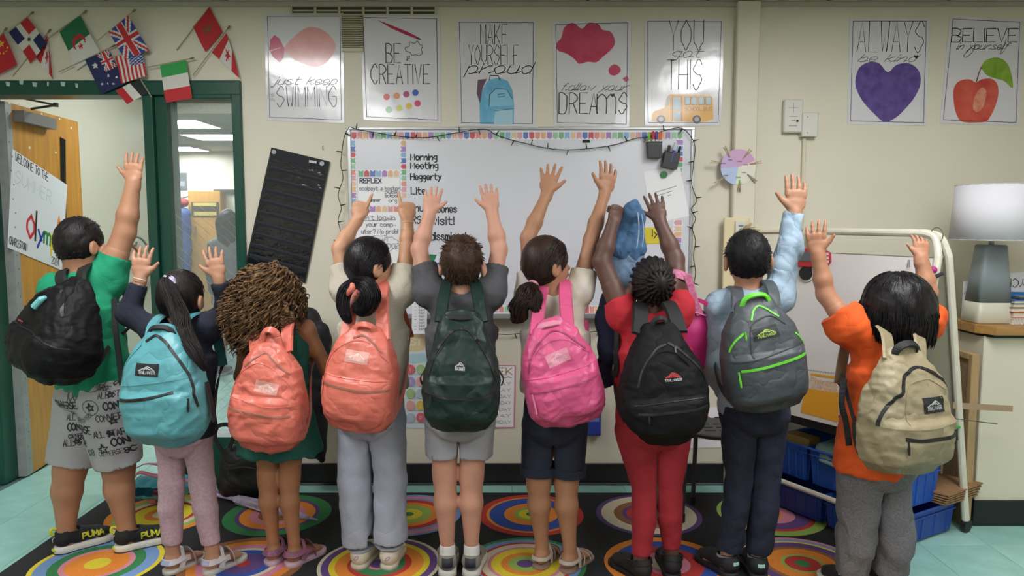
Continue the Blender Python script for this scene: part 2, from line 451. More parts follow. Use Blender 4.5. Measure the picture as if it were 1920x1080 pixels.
for ch, s0, s1, c, h, t in (('O', .30, .42, 'C8242A', .23, .80), ('l', .45, .47, '1F1F22', .30, .80), ('y', .50, .60, '1E3FA0', .18, .80), ('m', .61, .73, '1E7B34', .17, .78),
                         ('p', .76, .84, 'E3C81E', .22, .80), ('i', .87, .885, 'D07A1A', .20, .78), ('c', .91, .97, 'C8242A', .15, .78)):
    sline('lettering', ch, s0, s1, t, h, .02, M('marker_'+c, c, .5))
sline('lettering', 'CHARLESTOWN', .02, .32, .955, .075, .005, inkm)
sline('lettering', '2024', .78, .92, .97, .075, .005, inkm)
fl = [bil(qs, .88+dx, .55-dy) for dx, dy in ((0, 0), (.03, .05), (.02, .1), (-.01, .15), (-.03, .09), (-.035, .04))]
poly2d('torch_flame', fl, SF2, M('flame_orange', 'E08A2A', .5), sh)
# side light with wired glass
sw = thing('window_1', 'tall wired glass side light beside the doorway', 'window', ((mu1+jr0)/2, YW+.06, .25), kind='structure')
zb = P(380, 818, YW).z; zg = P(380, 186, YW).z
m = MB(); m.box((mu1, fy0, zg), (jr0, fy1, zt-.07), .004).box((mu1, fy0, 0), (jr0, fy1, zb), .004).box((jr0, fy0, 0), (DX1+.005, fy1, zt-.07), .004)
m.build('window_frame', greenm, sw)
glass = M('clear_glass', 'DCE6E4', .02, alpha=.13, spec=.6)
pane = box('pane', (mu1, YW+.055, zb), (jr0, YW+.061, zg), glass, sw)
m = MB(); wz1 = P(380, 385, YW).z
x0, x1 = mu1+.002, jr0-.002; W_ = x1-x0; step = .055
for sg in (1, -1):
    k = -60
    while k < 60:
        # diagonal wires cut to the pane
        c = k*step; pts = []
        za = zb if sg > 0 else zb
        A = []
        for x in (x0, x1):
            z = c+sg*(x-x0)*.9+zb
            A.append((x, z))
        (xa, z0), (xb, z1) = A
        lo, hi = zb, wz1
        def clip(xa, z0, xb, z1):
            t0, t1 = 0., 1.
            dz = z1-z0
            for bound, s in ((lo, 1), (hi, -1)):
                f0 = (z0-bound)*s; f1 = (z1-bound)*s
                if f0 < 0 and f1 < 0: return None
                if f0 < 0: t0 = max(t0, f0/(f0-f1))
                if f1 < 0: t1 = min(t1, f0/(f0-f1))
            if t0 >= t1: return None
            return (xa+(xb-xa)*t0, z0+dz*t0), (xa+(xb-xa)*t1, z0+dz*t1)
        r = clip(xa, z0, xb, z1)
        if r and (sg < 0 or r[0][1] < zb+.5): m.tube([(r[0][0], YW+.058, r[0][1]), (r[1][0], YW+.058, r[1][1])], .0008, 3, False)
        k += 1
m.build('wire_mesh', M('mesh_wire', 'B8BDB8', .4, .4), pane)

# ---------------------------------------------------------------- hallway beyond
HX = -3.10; HYA, HY1 = 6.7, 10.4
struct(box('wall_hall_left', (HX-.1, YW+.12, 0), (HX, HYA, 2.8), hallm), 'cream hallway wall seen through the doorway', 'wall')
struct(box('wall_hall_end', (-6.5, HY1, 0), (-.5, HY1+.1, 2.8), hallm), 'cream wall at the far end of the hallway', 'wall')
struct(box('wall_hall_right', (-.6, YW+.121, 0), (-.5, HY1, 2.8), hallm), 'cream hallway wall hidden behind the classroom wall', 'wall')
struct(box('wall_lobby', (-6.6, HYA, 0), (-6.5, HY1, 2.8), hallm), 'cream wall of the lobby beyond the hallway', 'wall')
struct(MB().box((HX, YW+.12, 2.75), (-.5, HYA, 2.8)).box((-6.5, HYA, 2.38), (-.5, HY1, 2.8)).build('ceiling_hall', ceilm), 'speckled hallway ceiling with a lower far part', 'ceiling')
hl = M('hall_diffuser', 'F4FBFF', .5, emit=HALL_W)
for lab, x, y, z in (('nearest', -1.9, 5.3, 2.75), ('second', -3.2, 7.25, 2.38), ('third', -3.25, 8.4, 2.38), ('farthest', -4.35, 9.8, 2.38)): troffer(x, y, 'hallway ceiling lamp, %s of the row behind the glass' % lab, hl, z, .3, .3)
hb = MB().box((HX-.001, 5.05, 0), (HX+.012, HYA, .12)).box((-6.5, HY1-.012, 0), (-.6, HY1+.001, .12))
struct(hb.build('baseboard_hall', bbm), 'black baseboard along the hallway', 'baseboard')
# ================================================================== things on the back wall
def WF(off=0.0): return (Vector((0, YW-off, 0)), X_, Z_, -Y_)
def w2(px, py, off=0.0):
    p = P(px, py, YW-off); return (p.x, p.z)
def w2s(pts, off=0.0): return [w2(a, b, off) for a, b in pts]
PXM = 349.0                                     # pixels per metre on the wall
paperm = M('laminated_paper', 'D9D8DC', .16, bump=.9, bscale=7, spec=.6, coat=.4)
ink = M('poster_ink', '26262A', .4)
def poster(name, label, cs, border=True, cat='poster', mt=None, inset=6):
    ps = w2s(cs); cx = sum(p[0] for p in ps)/4; z0 = min(p[1] for p in ps)
    t = thing(name, label, cat, (cx, YW-.001, z0))
    MB().prism(ps, WF(.001), .002).build('sheet', mt or paperm, t)
    if border:
        c = [(a+(inset if i in (0, 3) else -inset), b+(inset if i < 2 else -inset)) for i, (a, b) in enumerate(cs)]
        q = w2s(c); st = []
        for i in range(4):
            a, b = q[i], q[(i+1) % 4]
            st.append([(a[0]+(b[0]-a[0])*k/10+rnd.uniform(-.0008, .0008), a[1]+(b[1]-a[1])*k/10+rnd.uniform(-.0008, .0008)) for k in range(11)])
        line2d('border_line', st, .0026, WF(.0035), ink, t)
    return t
def pw(t, text, x0, x1, ybase, hpx, pen=.004, mt=None, **k):
    a, b = w2(x0, ybase), w2(x1, ybase)
    return write('lettering', text, WF(.0035), a[0], a[1], hpx/PXM, pen, mt or ink, t, fit=b[0]-a[0], **k)
def pp(t, name, pts, mt, lay=0, smooth=0):
    q = w2s(pts)
    if smooth: q = sm2(q, smooth)
    return poly2d(name, q, WF(.0033+lay*.0005), mt, t, .0004)
def pl(t, name, sts, pen, mt=None, lay=2, smooth=0):
    q = [w2s(s) for s in sts]
    if smooth: q = [sm2(s, smooth, False) for s in q]
    return line2d(name, q, pen, WF(.0035+lay*.0005), mt or ink, t)
wc = lambda n, c, c2=None, s=6: M('print_'+n, c, .2, col2=c2, vscale=s, coat=.3)
# 1 swimming
t = poster('poster', 'laminated poster of a pink fish reading just keep swimming', [(496, 25), (644, 25), (646, 231), (500, 226)])
pp(t, 'fish_body', [(533, 92), (553, 68), (577, 52), (600, 54), (620, 68), (630, 85), (624, 103), (610, 119), (592, 126), (570, 120), (550, 110)], wc('fish', 'D98F92', 'DFA49B', 14), 0, 4)
pp(t, 'fish_tail', [(534, 92), (524, 72), (515, 66), (507, 75), (505, 93), (512, 107), (525, 117), (532, 108)], wc('tail', 'C95673'), 1)
pl(t, 'tail_mark', [[(506, 96), (526, 90)]], .005, wc('pale', 'E6C3CB'))
pw(t, 'just keep', 512, 628, 159, 14, .0028, slant=.5, cursive=True)
pw(t, 'SWIMMING', 520, 631, 200, 36, .0034)
pl(t, 'splash_mark', [[(508, 178), (512, 176), (514, 180), (509, 181)], [(507, 186), (511, 184), (512, 187), (508, 188)], [(512, 189), (515, 187), (515, 191)]], .002)
# 2 creative
t = poster('poster', 'laminated poster with paint dots and brush reading be creative', [(675, 27), (825, 29), (827, 231), (682, 225)])
pp(t, 'brush_print', [(707, 37), (735, 48), (765, 60), (786, 71), (791, 75), (784, 74), (760, 65), (733, 53)], wc('brush', 'B5304F'))
pp(t, 'bristles', [(781, 70), (791, 75), (786, 75), (780, 73)], wc('grey', '4A4640'), 1)
pw(t, 'BE', 724, 751, 118, 34, .0052); pw(t, 'CREATIVE', 696, 806, 157, 34, .005)
pl(t, 'thought_cloud', [[(762, 97), (760, 90), (768, 87), (768, 79), (777, 82), (783, 77), (787, 84), (793, 86), (790, 93), (792, 100), (786, 105), (780, 103), (773, 104), (769, 99), (762, 97)],
   [(763, 107), (768, 105), (768, 109), (764, 110), (763, 107)], [(762, 113), (764, 111), (765, 114), (762, 113)]], .003, smooth=3)
for px, py, c in ((725, 182, 'DB5A63'), (744, 180, 'DE8A45'), (762, 177, 'A8416C'), (779, 174, '3F55B0'), (729, 206, '74B878'), (749, 203, 'CBCB3C'), (767, 199, 'DCB438'), (783, 194, 'CB3E60')):
    pp(t, 'paint_dot', [(px+6*math.cos(a*.35), py+6*math.sin(a*.35)) for a in range(18)], wc(c, c))
# 3 yourself proud
t = poster('poster', 'laminated poster of a blue backpack reading make yourself proud', [(855, 36), (1006, 37), (1004, 238), (860, 236)])
pw(t, 'MAKE', 901, 951, 83, 35, .003); pw(t, 'YOURSELF', 879, 972, 122, 35, .003); pw(t, 'proud', 873, 993, 138, 20, .0046, slant=.3, cursive=True)
bl = wc('bagblue', '5FA9CE', '7FBBD8', 18)
pp(t, 'bag_print', [(900, 233), (899, 190), (906, 165), (916, 150), (936, 146), (952, 152), (961, 170), (964, 200), (963, 233)], bl)
pp(t, 'bag_strap', [(896, 150), (913, 148), (905, 165), (900, 195), (894, 175)], wc('strap', '6C5568'), 1)
pp(t, 'bag_pocket', [(917, 200), (918, 178), (930, 166), (950, 168), (960, 185), (962, 198)], wc('pocket', '8CC4DC'), 1)
pp(t, 'bag_front', [(926, 233), (928, 206), (961, 204), (961, 233)], wc('front', 'A6CFDD'), 2)
pl(t, 'bag_handle', [[(918, 150), (919, 142), (934, 142), (937, 150)]], .005, wc('hand', '38505E'))
pl(t, 'bag_outline', [[(917, 200), (918, 178), (930, 166), (950, 168), (960, 185)], [(928, 208), (962, 204)], [(934, 177), (946, 176), (946, 181), (934, 182), (934, 177)]], .0025, wc('dk', '2A3A48'), 4)
# 4 dreams
t = poster('poster', 'laminated poster of a crimson cloud reading follow your dreams', [(1036, 40), (1183, 37), (1180, 239), (1039, 236)])
pk = wc('cloud', 'BC3A5C', 'C9506B', 12)
pp(t, 'cloud_print', [(1063, 101), (1046, 95), (1043, 82), (1052, 72), (1058, 52), (1074, 43), (1091, 54), (1104, 43), (1122, 46), (1129, 56), (1145, 60), (1153, 78), (1147, 92), (1130, 107), (1118, 117), (1102, 116), (1086, 120), (1077, 111)], pk, 0, 3)
pp(t, 'small_cloud', [(1141, 130), (1147, 123), (1154, 121), (1163, 128), (1162, 136), (1152, 142), (1143, 139)], pk, 0, 3)
pp(t, 'tiny_cloud', [(1167, 148), (1176, 142), (1179, 150), (1173, 154)], pk)
pw(t, 'follow your', 1050, 1174, 170, 13, .0028, slant=.5, cursive=True); pw(t, 'DREA', 1048, 1120, 213, 37, .0052); pw(t, 'm', 1119, 1154, 213, 52, .0052); pw(t, 'S', 1160, 1175, 213, 37, .0052)
pp(t, 'heart_mark', [(1148, 183), (1144, 178), (1145, 175), (1148, 177), (1151, 175), (1153, 178)], ink)
# 5 you got this
t = poster('poster', 'laminated poster of a yellow school bus reading you got this', [(1208, 34), (1358, 35), (1352, 236), (1209, 236)])
pw(t, 'YOU', 1253, 1318, 95, 54, .004); pw(t, 'got', 1257, 1312, 108, 16, .003, slant=.4, cursive=True); pw(t, 'THIS', 1250, 1315, 168, 53, .004)
ye = wc('bus', 'DB9A28', 'E0A93A', 15)
pp(t, 'bus_body', [(1222, 227), (1222, 216), (1226, 209), (1246, 202), (1250, 182), (1256, 177), (1330, 178), (1337, 184), (1337, 224), (1318, 229)], ye)
gl = wc('busglass', '9DB8C0')
for q in ([(1248, 199), (1252, 183), (1256, 183), (1253, 198)], [(1262, 206), (1262, 183), (1276, 183), (1276, 206)], [(1263, 226), (1263, 210), (1276, 210), (1276, 226)]): pp(t, 'bus_window', q, gl, 1)
for k in range(4): pp(t, 'bus_window', [(1284+k*13, 197), (1284+k*13, 182), (1293+k*13, 182), (1293+k*13, 197)], gl, 1)
pl(t, 'window_outline', [[(1284+k*13, 197), (1284+k*13, 182), (1294+k*13, 182), (1294+k*13, 197), (1284+k*13, 197)] for k in range(4)]+[[(1260, 228), (1260, 181), (1278, 181), (1278, 228)]], .0022, wc('busline', '6A4A20'), 4)
pw(t, 'SCHOOL BUS', 1284, 1334, 208, 7, .0018, wc('busline', '6A4A20'))
for cx in (1239, 1306):
    pp(t, 'bus_wheel', [(cx+8*math.cos(a*.3), 224+8*math.sin(a*.3)) for a in range(21)], wc('tyre', '4A4046'), 3)
    pp(t, 'wheel_hub', [(cx+4.5*math.cos(a*.3), 224+4.5*math.sin(a*.3)) for a in range(21)], wc('hub', 'A59C98'), 4)
# 6 heart
t = poster('poster', 'laminated poster of a violet heart reading always be kind', [(1593, 34), (1742, 34), (1737, 236), (1588, 233)])
pw(t, 'ALWAYS', 1606, 1730, 98, 54, .0036); pw(t, 'be kind', 1607, 1712, 116, 13, .0026, slant=.5, cursive=True)
pp(t, 'heart_print', [(1658, 229), (1640, 215), (1620, 194), (1607, 172), (1603, 152), (1610, 128), (1628, 117), (1648, 119), (1664, 136), (1680, 122), (1703, 119), (1720, 130), (1726, 150), (1720, 172), (1705, 195), (1680, 220)], wc('heart', '54407E', '66539A', 20), 0, 3)
pp(t, 'heart_mark', [(1717, 111), (1713, 106), (1714, 103), (1717, 105), (1720, 103), (1721, 106)], ink)
# 7 apple
t = poster('poster', 'curling paper poster of a red apple reading believe in yourself', [(1780, 30), (1917, 36), (1910, 236), (1762, 231)], mt=M('matte_paper', 'D6D3D8', .45))
pw(t, 'BELIEVE', 1783, 1906, 79, 24, .0052, gap=.8); pw(t, 'in yourself', 1792, 1888, 93, 12, .0028, slant=.5, cursive=True)
pl(t, 'flourish', [[(1828, 82), (1822, 98), (1810, 108), (1806, 104), (1820, 90)]], .0026, smooth=4); pl(t, 'flourish', [[(1886, 73), (1880, 88), (1874, 102), (1882, 96)]], .0026, smooth=4)
pp(t, 'apple_print', [(1829, 155), (1840, 149), (1858, 148), (1869, 158), (1871, 177), (1865, 200), (1854, 222), (1844, 229), (1805, 229), (1793, 215), (1788, 195), (1787, 170), (1794, 155), (1808, 149), (1820, 150)], wc('apple', 'C2403A', 'D4604E', 14), 0, 3)
pp(t, 'apple_glow', [(1838, 165), (1848, 170), (1845, 195), (1834, 210), (1824, 205), (1826, 183)], wc('glow', 'DDA184', 'D4745C', 25), 1, 3)
pp(t, 'leaf_print', [(1840, 125), (1848, 113), (1868, 108), (1884, 115), (1894, 133), (1898, 165), (1882, 152), (1860, 146), (1846, 138)], wc('leaf', '6F9A2C', '8FB040', 20), 0, 3)
pl(t, 'apple_stalk', [[(1830, 153), (1834, 138), (1839, 126)]], .006, wc('stalk', '7A4A34'))

# ---------------------------------------------------------------- air vent behind the posters
t = thing('air_vent', 'beige slotted air vent behind the upper posters', 'vent', (w2(680, 60)[0], YW, w2(680, 92)[1]))
vm = M('vent_beige', 'C3BCA2', .5)
a, b = w2(546, 12), w2(817, 27)
m = MB()
for k in range(7):
    x = w2(546+k*45.2, 12)[0]; m.box((x-.006, YW-.008, b[1]), (x+.006, YW, a[1]))
m.box((a[0], YW-.008, a[1]-.004), (b[0], YW, a[1]+.004)).box((a[0], YW-.008, b[1]-.006), (b[0], YW, b[1]))
m.build('slot_frame', vm, t)
box('slot_back', (a[0], YW-.002, b[1]), (b[0], YW-.0005, a[1]), M('vent_dark', '4A463A', .7), t)
for k in range(6):
    x0, x1 = w2(549+k*45.2, 12)[0], w2(588+k*45.2, 12)[0]; z = w2(0, 20)[1]
    box('slot_bar', (x0, YW-.006, z-.004), (x1, YW-.002, z+.003), vm, t)
a, b = w2(640, 27), w2(682, 90)
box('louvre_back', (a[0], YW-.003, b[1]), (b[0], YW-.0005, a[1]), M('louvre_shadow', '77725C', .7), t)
sl = None
for k in range(15):
    z = b[1]+(a[1]-b[1])*(k+.5)/15
    if sl is None: sl = MB().box((a[0], YW-.010, -.0035), (b[0], YW-.003, .0035), .001).build('slat', M('louvre', 'A9A389', .5), t); sl.location = (0, 0, z)
    else: copyo(sl, (0, 0, z))
box('louvre_sill', (a[0], YW-.014, b[1]-.022), (b[0], YW, b[1]), vm, t, .003)

# ---------------------------------------------------------------- whiteboard
wb = thing('whiteboard', 'large wall whiteboard with a schedule written in black marker', 'whiteboard', (w2(970, 590)[0], YW-.02, w2(970, 592)[1]))
A, B = w2(656, 243), w2(1290, 590)
box('board', (A[0], YW-.014, B[1]), (B[0], YW-.001, A[1]), M('whiteboard_enamel', 'D8DBE2', .22, var=.02, vscale=2, spec=.6), wb)
fm = MB(); al = M('aluminium', 'BBBDBE', .35, .7)
fm.box((A[0]-.012, YW-.02, B[1]), (A[0]+.008, YW-.001, A[1]), .003).box((B[0]-.008, YW-.02, B[1]), (B[0]+.012, YW-.001, A[1]), .003)
fm.box((A[0]-.012, YW-.02, A[1]-.004), (B[0]+.012, YW-.001, A[1]+.012), .003)
fm.build('board_frame', al, wb)
MB().box((A[0]-.01, YW-.075, B[1]-.012), (B[0]+.01, YW-.001, B[1]+.006), .005).box((A[0]-.01, YW-.078, B[1]-.012), (B[0]+.01, YW-.070, B[1]+.014), .003).build('marker_tray', al, wb)
BF = (Vector((0, YW-.0145, 0)), X_, Z_, -Y_)
bo = .0145
def bw(text, x0, x1, yb, h, pen=.006, mt=None, par=wb, off=bo, **k):
    a, b = w2(x0, yb, off), w2(x1, yb, off)
    return write('lettering', text, (Vector((0, YW-off, 0)), X_, Z_, -Y_), a[0], a[1], h/PXM, pen, mt or M('marker_black', '24252A', .5), par, fit=b[0]-a[0], **k)
bw('Morning', 770, 819, 300, 11); bw('Meeting', 770, 821, 316, 11); bw('Heggerty', 770, 827, 337, 11); bw('Lite', 771, 797, 364, 12)
bw('nu', 778, 794, 396, 13); bw('bones', 820, 856, 398, 13); bw('RS', 773, 789, 419, 14); bw('visit!', 811, 851, 421, 14); bw('/dissmissal', 800, 873, 450, 14)
box('magnet_bar', (w2(1094, 0)[0], YW-.02, w2(0, 268)[1]), (w2(1108, 0)[0], YW-.0145, w2(0, 263)[1]), darkm, wb)
# pennant border strips
pc = ['C65C68', 'DC958A', 'E0B48A', '79B48A', '9CC8A8', '5C7CBC', '8CB4D8', 'A884BE', 'D8A0AC', 'DCC2A0']
pms = [M('pennant_'+c, c, .45) for c in pc]+[M('pennant_base', 'E9E6EA', .5)]
def strip(label, x0, y0, x1, y1, flip=1, side='down'):
    """a strip of pennants printed along an edge; (x0,y0)-(x1,y1) its rectangle"""
    m = MB(); a = w2(x0, y0, bo); b = w2(x1, y1, bo); hor = abs(b[0]-a[0]) > abs(b[1]-a[1])
    m.mi = len(pc); xa, xb = sorted((a[0], b[0])); za, zb_ = sorted((a[1], b[1]))
    fr0 = (Vector((0, YW-bo, 0)), X_, Z_, -Y_); fr1 = (Vector((0, YW-bo-.0008, 0)), X_, Z_, -Y_)
    m.prism([(xa, za), (xb, za), (xb, zb_), (xa, zb_)], fr0, .0006)
    L = (xb-xa) if hor else (zb_-za); D = (zb_-za) if hor else (xb-xa); n = max(1, round(L/.031)); s = L/n; k0 = rnd.randrange(10)
    for k in range(n):
        m.mi = (k+k0)*3 % len(pc) if k % 2 else (k+k0+4) % len(pc); g = .0022; p0, p1 = k*s+g, (k+1)*s-g
        f = rnd.choice((0, 1)); tip = .35
        if f: q = [(p0, D*.06), (p1, D*.06), (p1, D*.72), ((p0+p1)/2, D*.95), (p0, D*.72)]
        else: q = [(p0, D*.06), (p1, D*.06), (p1, D*.95), ((p0+p1)/2, D*.74), (p0, D*.95)]
        if hor: q = [(xa+u, (zb_-v) if side == 'down' else (za+v)) for u, v in q]
        else: q = [((xa+v) if side == 'right' else (xb-v), za+u) for u, v in q]
        m.prism(q, fr1, .0004)
    o = m.build('border_trim', pms)
    props(o, label, 'border trim', 'pennant border strips'); return o
strip('long pennant border strip along the whiteboard top', 658, 247, 1280, 262)
strip('pennant border strip down the whiteboard left edge', 657, 263, 670, 415, side='right')
strip('pennant border strip between the pointers and the schedule', 750, 263, 763, 372, side='left')
strip('short pennant border strip above the word reflex', 671, 318, 749, 332, side='up')
strip('short pennant border strip below the word reflex', 671, 385, 749, 398, side='up')
strip('pennant border strip down the right edge beside the pen cups', 1266, 262, 1280, 335, side='left')
strip('pennant border strip beside the yellow word card', 1262, 412, 1278, 478, side='left')
strip('pennant border strip low on the board left of the green backpack', 773, 572, 812, 586, side='up')
strip('pennant border strip low on the board between green and pink backpacks', 915, 572, 965, 586, side='up')
strip('pennant border strip low on the board right of the pink backpack', 1075, 572, 1125, 588, side='up')
# sheets on the board
def sheet(name, label, cs, cat='paper', mt=None, off=.0155, rot=0):
    ps = w2s(cs, off); t = thing(name, label, cat, (sum(p[0] for p in ps)/len(ps), YW-off, min(p[1] for p in ps)))
    MB().prism(ps, (Vector((0, YW-off, 0)), X_, Z_, -Y_), .0008).build('sheet', mt or M('plain_paper', 'EDEEF0', .6), t); return t
pn = M('pencil_grey', '6E7076', .6)
t = sheet('note_sheet', 'white note sheet headed reflex in marker', [(671, 333), (749, 333), (749, 385), (671, 385)])
bw('REFLEX', 675, 715, 343, 8, .005, M('navy_marker', '2B2F5A', .5), t, .0167); bw('ocolpoyt @ boston', 674, 750, 357, 7, .003, pn, t, .0167); bw('public', 722, 748, 363, 6, .003, pn, t, .0167)
bw('schools', 722, 750, 370, 6, .003, pn, t, .0167); bw('summer', 690, 714, 378, 6, .003, pn, t, .0167); bw('org', 729, 744, 379, 6, .003, pn, t, .0167)
t = sheet('note_sheet', 'white note sheet about logging in with a drawn cloud', [(668, 398), (750, 398), (750, 478), (668, 478)])
bw("can't log-in", 672, 740, 412, 8, .0034, pn, t, .0167); bw('your comp-', 686, 742, 425, 8, .0034, pn, t, .0167); bw('uter? No prob!', 678, 746, 438, 8, .0034, pn, t, .0167)
bw('ANY', 716, 728, 452, 7, .003, pn, t, .0167); bw('BADGE', 712, 747, 465, 8, .003, pn, t, .0167)
q = [w2(712+36*math.cos(a*.2)*(1+.06*math.sin(a*2.6)), 457+15*math.sin(a*.2)*(1+.1*math.sin(a*2.6)), .0167) for a in range(32)]
line2d('drawn_cloud', [q, [w2(682, 414, .0167), w2(742, 412, .0167)]], .0028, (Vector((0, YW-.0167, 0)), X_, Z_, -Y_), pn, t)
t = sheet('note_sheet', 'blank white sheet beside the black ponytail girl', [(725, 478), (748, 478), (747, 524), (724, 526)])
t = sheet('note_sheet', 'white sheet lettered in green beside the black ponytail', [(715, 527), (748, 525), (748, 560), (715, 560)])
bw('GL', 717, 733, 543, 12, .004, M('teal_marker', '3B6B6A', .5), t, .0167)
t = sheet('note_sheet', 'white list sheet hanging below the board beside green backpack', [(773, 556), (801, 560), (800, 626), (772, 626)], off=.08)
for k in range(9): bw('- list', 777, 797, 571+k*6, 4, .0018, pn, t, .0812)
t = sheet('note_sheet', 'large tilted white sheet under the pen cups', [(1206, 322), (1275, 313), (1293, 405), (1222, 420)])
line2d('ruled_lines', [[w2(1228, 361, .017), w2(1268, 349, .017)], [w2(1232, 367, .017), w2(1260, 358, .017)], [w2(1252, 367, .017), w2(1258, 365, .017)]], .0028, (Vector((0, YW-.0167, 0)), X_, Z_, -Y_), pn, t)
t = thing('magnet', 'round green magnet holding the tilted white sheet', 'magnet', (w2(1243, 328)[0], YW-.017, w2(1243, 328)[1]))
c = w2(1243, 328); MB().prism(ellpts(c[0], c[1], .019, .019, 20), (Vector((0, YW-.017, 0)), X_, Z_, -Y_), .008).prism(ellpts(c[0], c[1], .013, .013, 20), (Vector((0, YW-.025, 0)), X_, Z_, -Y_), .002).build('magnet_disc', M('green_magnet', '1E7A45', .35), t)
t = sheet('word_card', 'yellow word card lettered ly on the whiteboard', [(1202, 427), (1258, 426), (1258, 457), (1202, 458)], 'card', M('yellow_card', 'D8C62E', .6))
bw('ly', 1223, 1234, 443, 12, .005, None, t, .0167)
# striped star cloth sheet behind the grey shirt child
t = sheet('star_paper', 'paper with green corner, blue stars and red tip beside grey shirt child', [(800, 478), (816, 477), (850, 500), (850, 547), (800, 547)], 'paper', M('star_white', 'D8DBE4', .6))
FR = (Vector((0, YW-.0167, 0)), X_, Z_, -Y_)
poly2d('green_corner', w2s([(797, 482), (806, 477), (819, 478), (808, 505), (800, 512)], .0167), FR, M('star_green', '1C7A4A', .6), t)
poly2d('red_tip', w2s([(848, 520), (848, 548), (826, 548)], .0167), FR, M('star_red', 'C8482E', .6), t)
m = MB()
for i in range(4):
    for j in range(5):
        cx, cy = 814+i*8+(j % 2)*4, 494+j*10
        if cx > 846 or cx < 809: continue
        m.prism(w2s([(cx+(3.2 if k % 2 == 0 else 1.3)*math.sin(k*math.pi/5), cy-(3.2 if k % 2 == 0 else 1.3)*math.cos(k*math.pi/5)) for k in range(10)], .0167), (FR[0]-Y_*.0003, X_, Z_, -Y_), .0004)
m.build('stars', M('star_blue', '2B4FA8', .6), t)
# pen cups
def cup(label, cs, pens):
    off = .0155; ps = w2s(cs, off); t = thing('pen_cup', label, 'pen cup', (sum(p[0] for p in ps)/4, YW-.05, min(p[1] for p in ps)), 'black magnetic pen cups')
    m = MB(); fr = (Vector((0, YW-off, 0)), X_, Z_, -Y_)
    c = Vector((sum(p[0] for p in ps)/4, sum(p[1] for p in ps)/4)); k = [(c.x+(p[0]-c.x)*.82, c.y+(p[1]-c.y)*.9) for p in ps]
    n = 4; V = [fr[0]+X_*p[0]+Z_*p[1] for p in ps]+[fr[0]+X_*p[0]+Z_*p[1]-Y_*.055 for p in ps]
    m.add(V, [(0,1,2,3), (7,6,5,4), (3,2,6,7), (1,5,6,2), (0,3,7,4)])
    up = (V[0]+V[1]-V[2]-V[3]).normalized(); ri = (V[1]-V[0]).normalized()
    # rim walls with thickness
    m.tube([V[0], V[1], V[5], V[4]], .0022, 5, closed=True)
    m.build('cup', M('black_plastic', '141416', .35), t)
    w_ = (V[1]-V[0]).length; mid = (V[0]+V[1]+V[4]+V[5])/4
    for f, fy, h, r, c1, c2 in pens:
        b0 = mid+ri*f*w_-Y_*fy-up*.05; b1 = mid+ri*f*w_*1.15-Y_*fy+up*h
        pe = thing('marker', 'marker pen with %s standing in a %s' % (c2[0], 'left pen cup' if 'left' in label else 'right pen cup'), 'marker', b0, 'markers in the pen cups')
        MB().tube([b0, b0.lerp(b1, .62)], r, 8).build('barrel', M('pen_'+c1, c1, .35), pe)
        MB().tube([b0.lerp(b1, .6), b1-up*.004, b1], [r*1.12, r*1.1, r*.7], 8).build('cap', M('pen_'+c2[1], c2[1], .3), pe)
cup('upright black pen cup of bright markers, left on the board', [(1211, 268), (1238, 268), (1237, 297), (1213, 297)],
    [(-.33, .012, .05, .007, 'DADADA', ('green cap', '6CC02E')), (-.08, .02, .055, .007, 'DADADA', ('red cap', 'C23A34')), (.12, .014, .055, .007, 'DADADA', ('purple cap', '5B3FA0')), (.35, .02, .052, .007, 'DADADA', ('orange cap', 'E5672A'))])
cup('tilted black pen cup of dark markers, right on the board', [(1245, 285), (1272, 291), (1265, 319), (1238, 313)],
    [(-.3, .012, .035, .007, 'CFCFD4', ('black cap', '1A1A1C')), (.02, .02, .055, .009, '4A4AA0', ('grey cap', 'C9CBD2')), (.33, .014, .04, .007, '2A2A2E', ('dark cap', '131316'))])

# ---------------------------------------------------------------- string lights
def string_lights(label, px, off=.03, bulbs=None):
    t = thing('string_lights', label, 'string lights', P(px[0][0], px[0][1], YW-off))
    pts = crom([P(a, b, YW-off-rnd.uniform(0, .012)) for a, b in px], 5)
    MB().tube(pts, .0023, 5).build('cable', M('dark_green_cable', '1D2A22', .5), t)
    L = 0; nxt = .03; proto = getattr(string_lights, 'proto', None); sg = 1
    for a, b in zip(pts, pts[1:]):
        L += (b-a).length
        if L > nxt:
            nxt = L+.088; d = (b-a).normalized(); n = Vector((-d.z, 0, d.x))*sg; sg = -sg if rnd.random() < .8 else sg
            ang = math.atan2(n.x, n.z)+rnd.uniform(-.3, .3)
            if proto is None:
                m = MB(); m.tube([(0, 0, -.002), (0, 0, .014)], .0038, 6).tube([(0, 0, .013), (0, 0, .024), (0, 0, .030)], [.0028, .0026, .0008], 6)
                proto = m.build('bulb', M('bulb_dark', '20261F', .3)); me = proto.data; bpy.data.objects.remove(proto); string_lights.proto = proto = me
            o = link('bulb', proto, None, t); o.location = b; o.rotation_euler = (0, ang, 0)
    return t
string_lights('dark string lights draped along the whiteboard top and right side', [(657, 238), (672, 243), (700, 248), (750, 256), (800, 258), (850, 250), (907, 242), (930, 253), (957, 262), (990, 270), (1020, 277), (1057, 281), (1100, 279), (1150, 272), (1190, 260), (1215, 257), (1245, 245), (1275, 240), (1292, 252), (1303, 275), (1300, 310), (1297, 345), (1306, 376), (1296, 392), (1304, 410), (1298, 428), (1304, 452), (1300, 480), (1304, 512), (1299, 545), (1302, 590), (1298, 640)])
string_lights('dark string lights hanging down the whiteboard left side', [(655, 238), (646, 255), (641, 285), (639, 310), (643, 335), (634, 365), (640, 390), (634, 412), (638, 435), (633, 465), (636, 500), (633, 540)])
string_lights('dark string lights sagging below the marker tray', [(735, 618), (765, 622), (790, 624), (850, 622), (925, 626), (955, 627), (985, 625), (1050, 628), (1110, 622), (1160, 618)], .02)

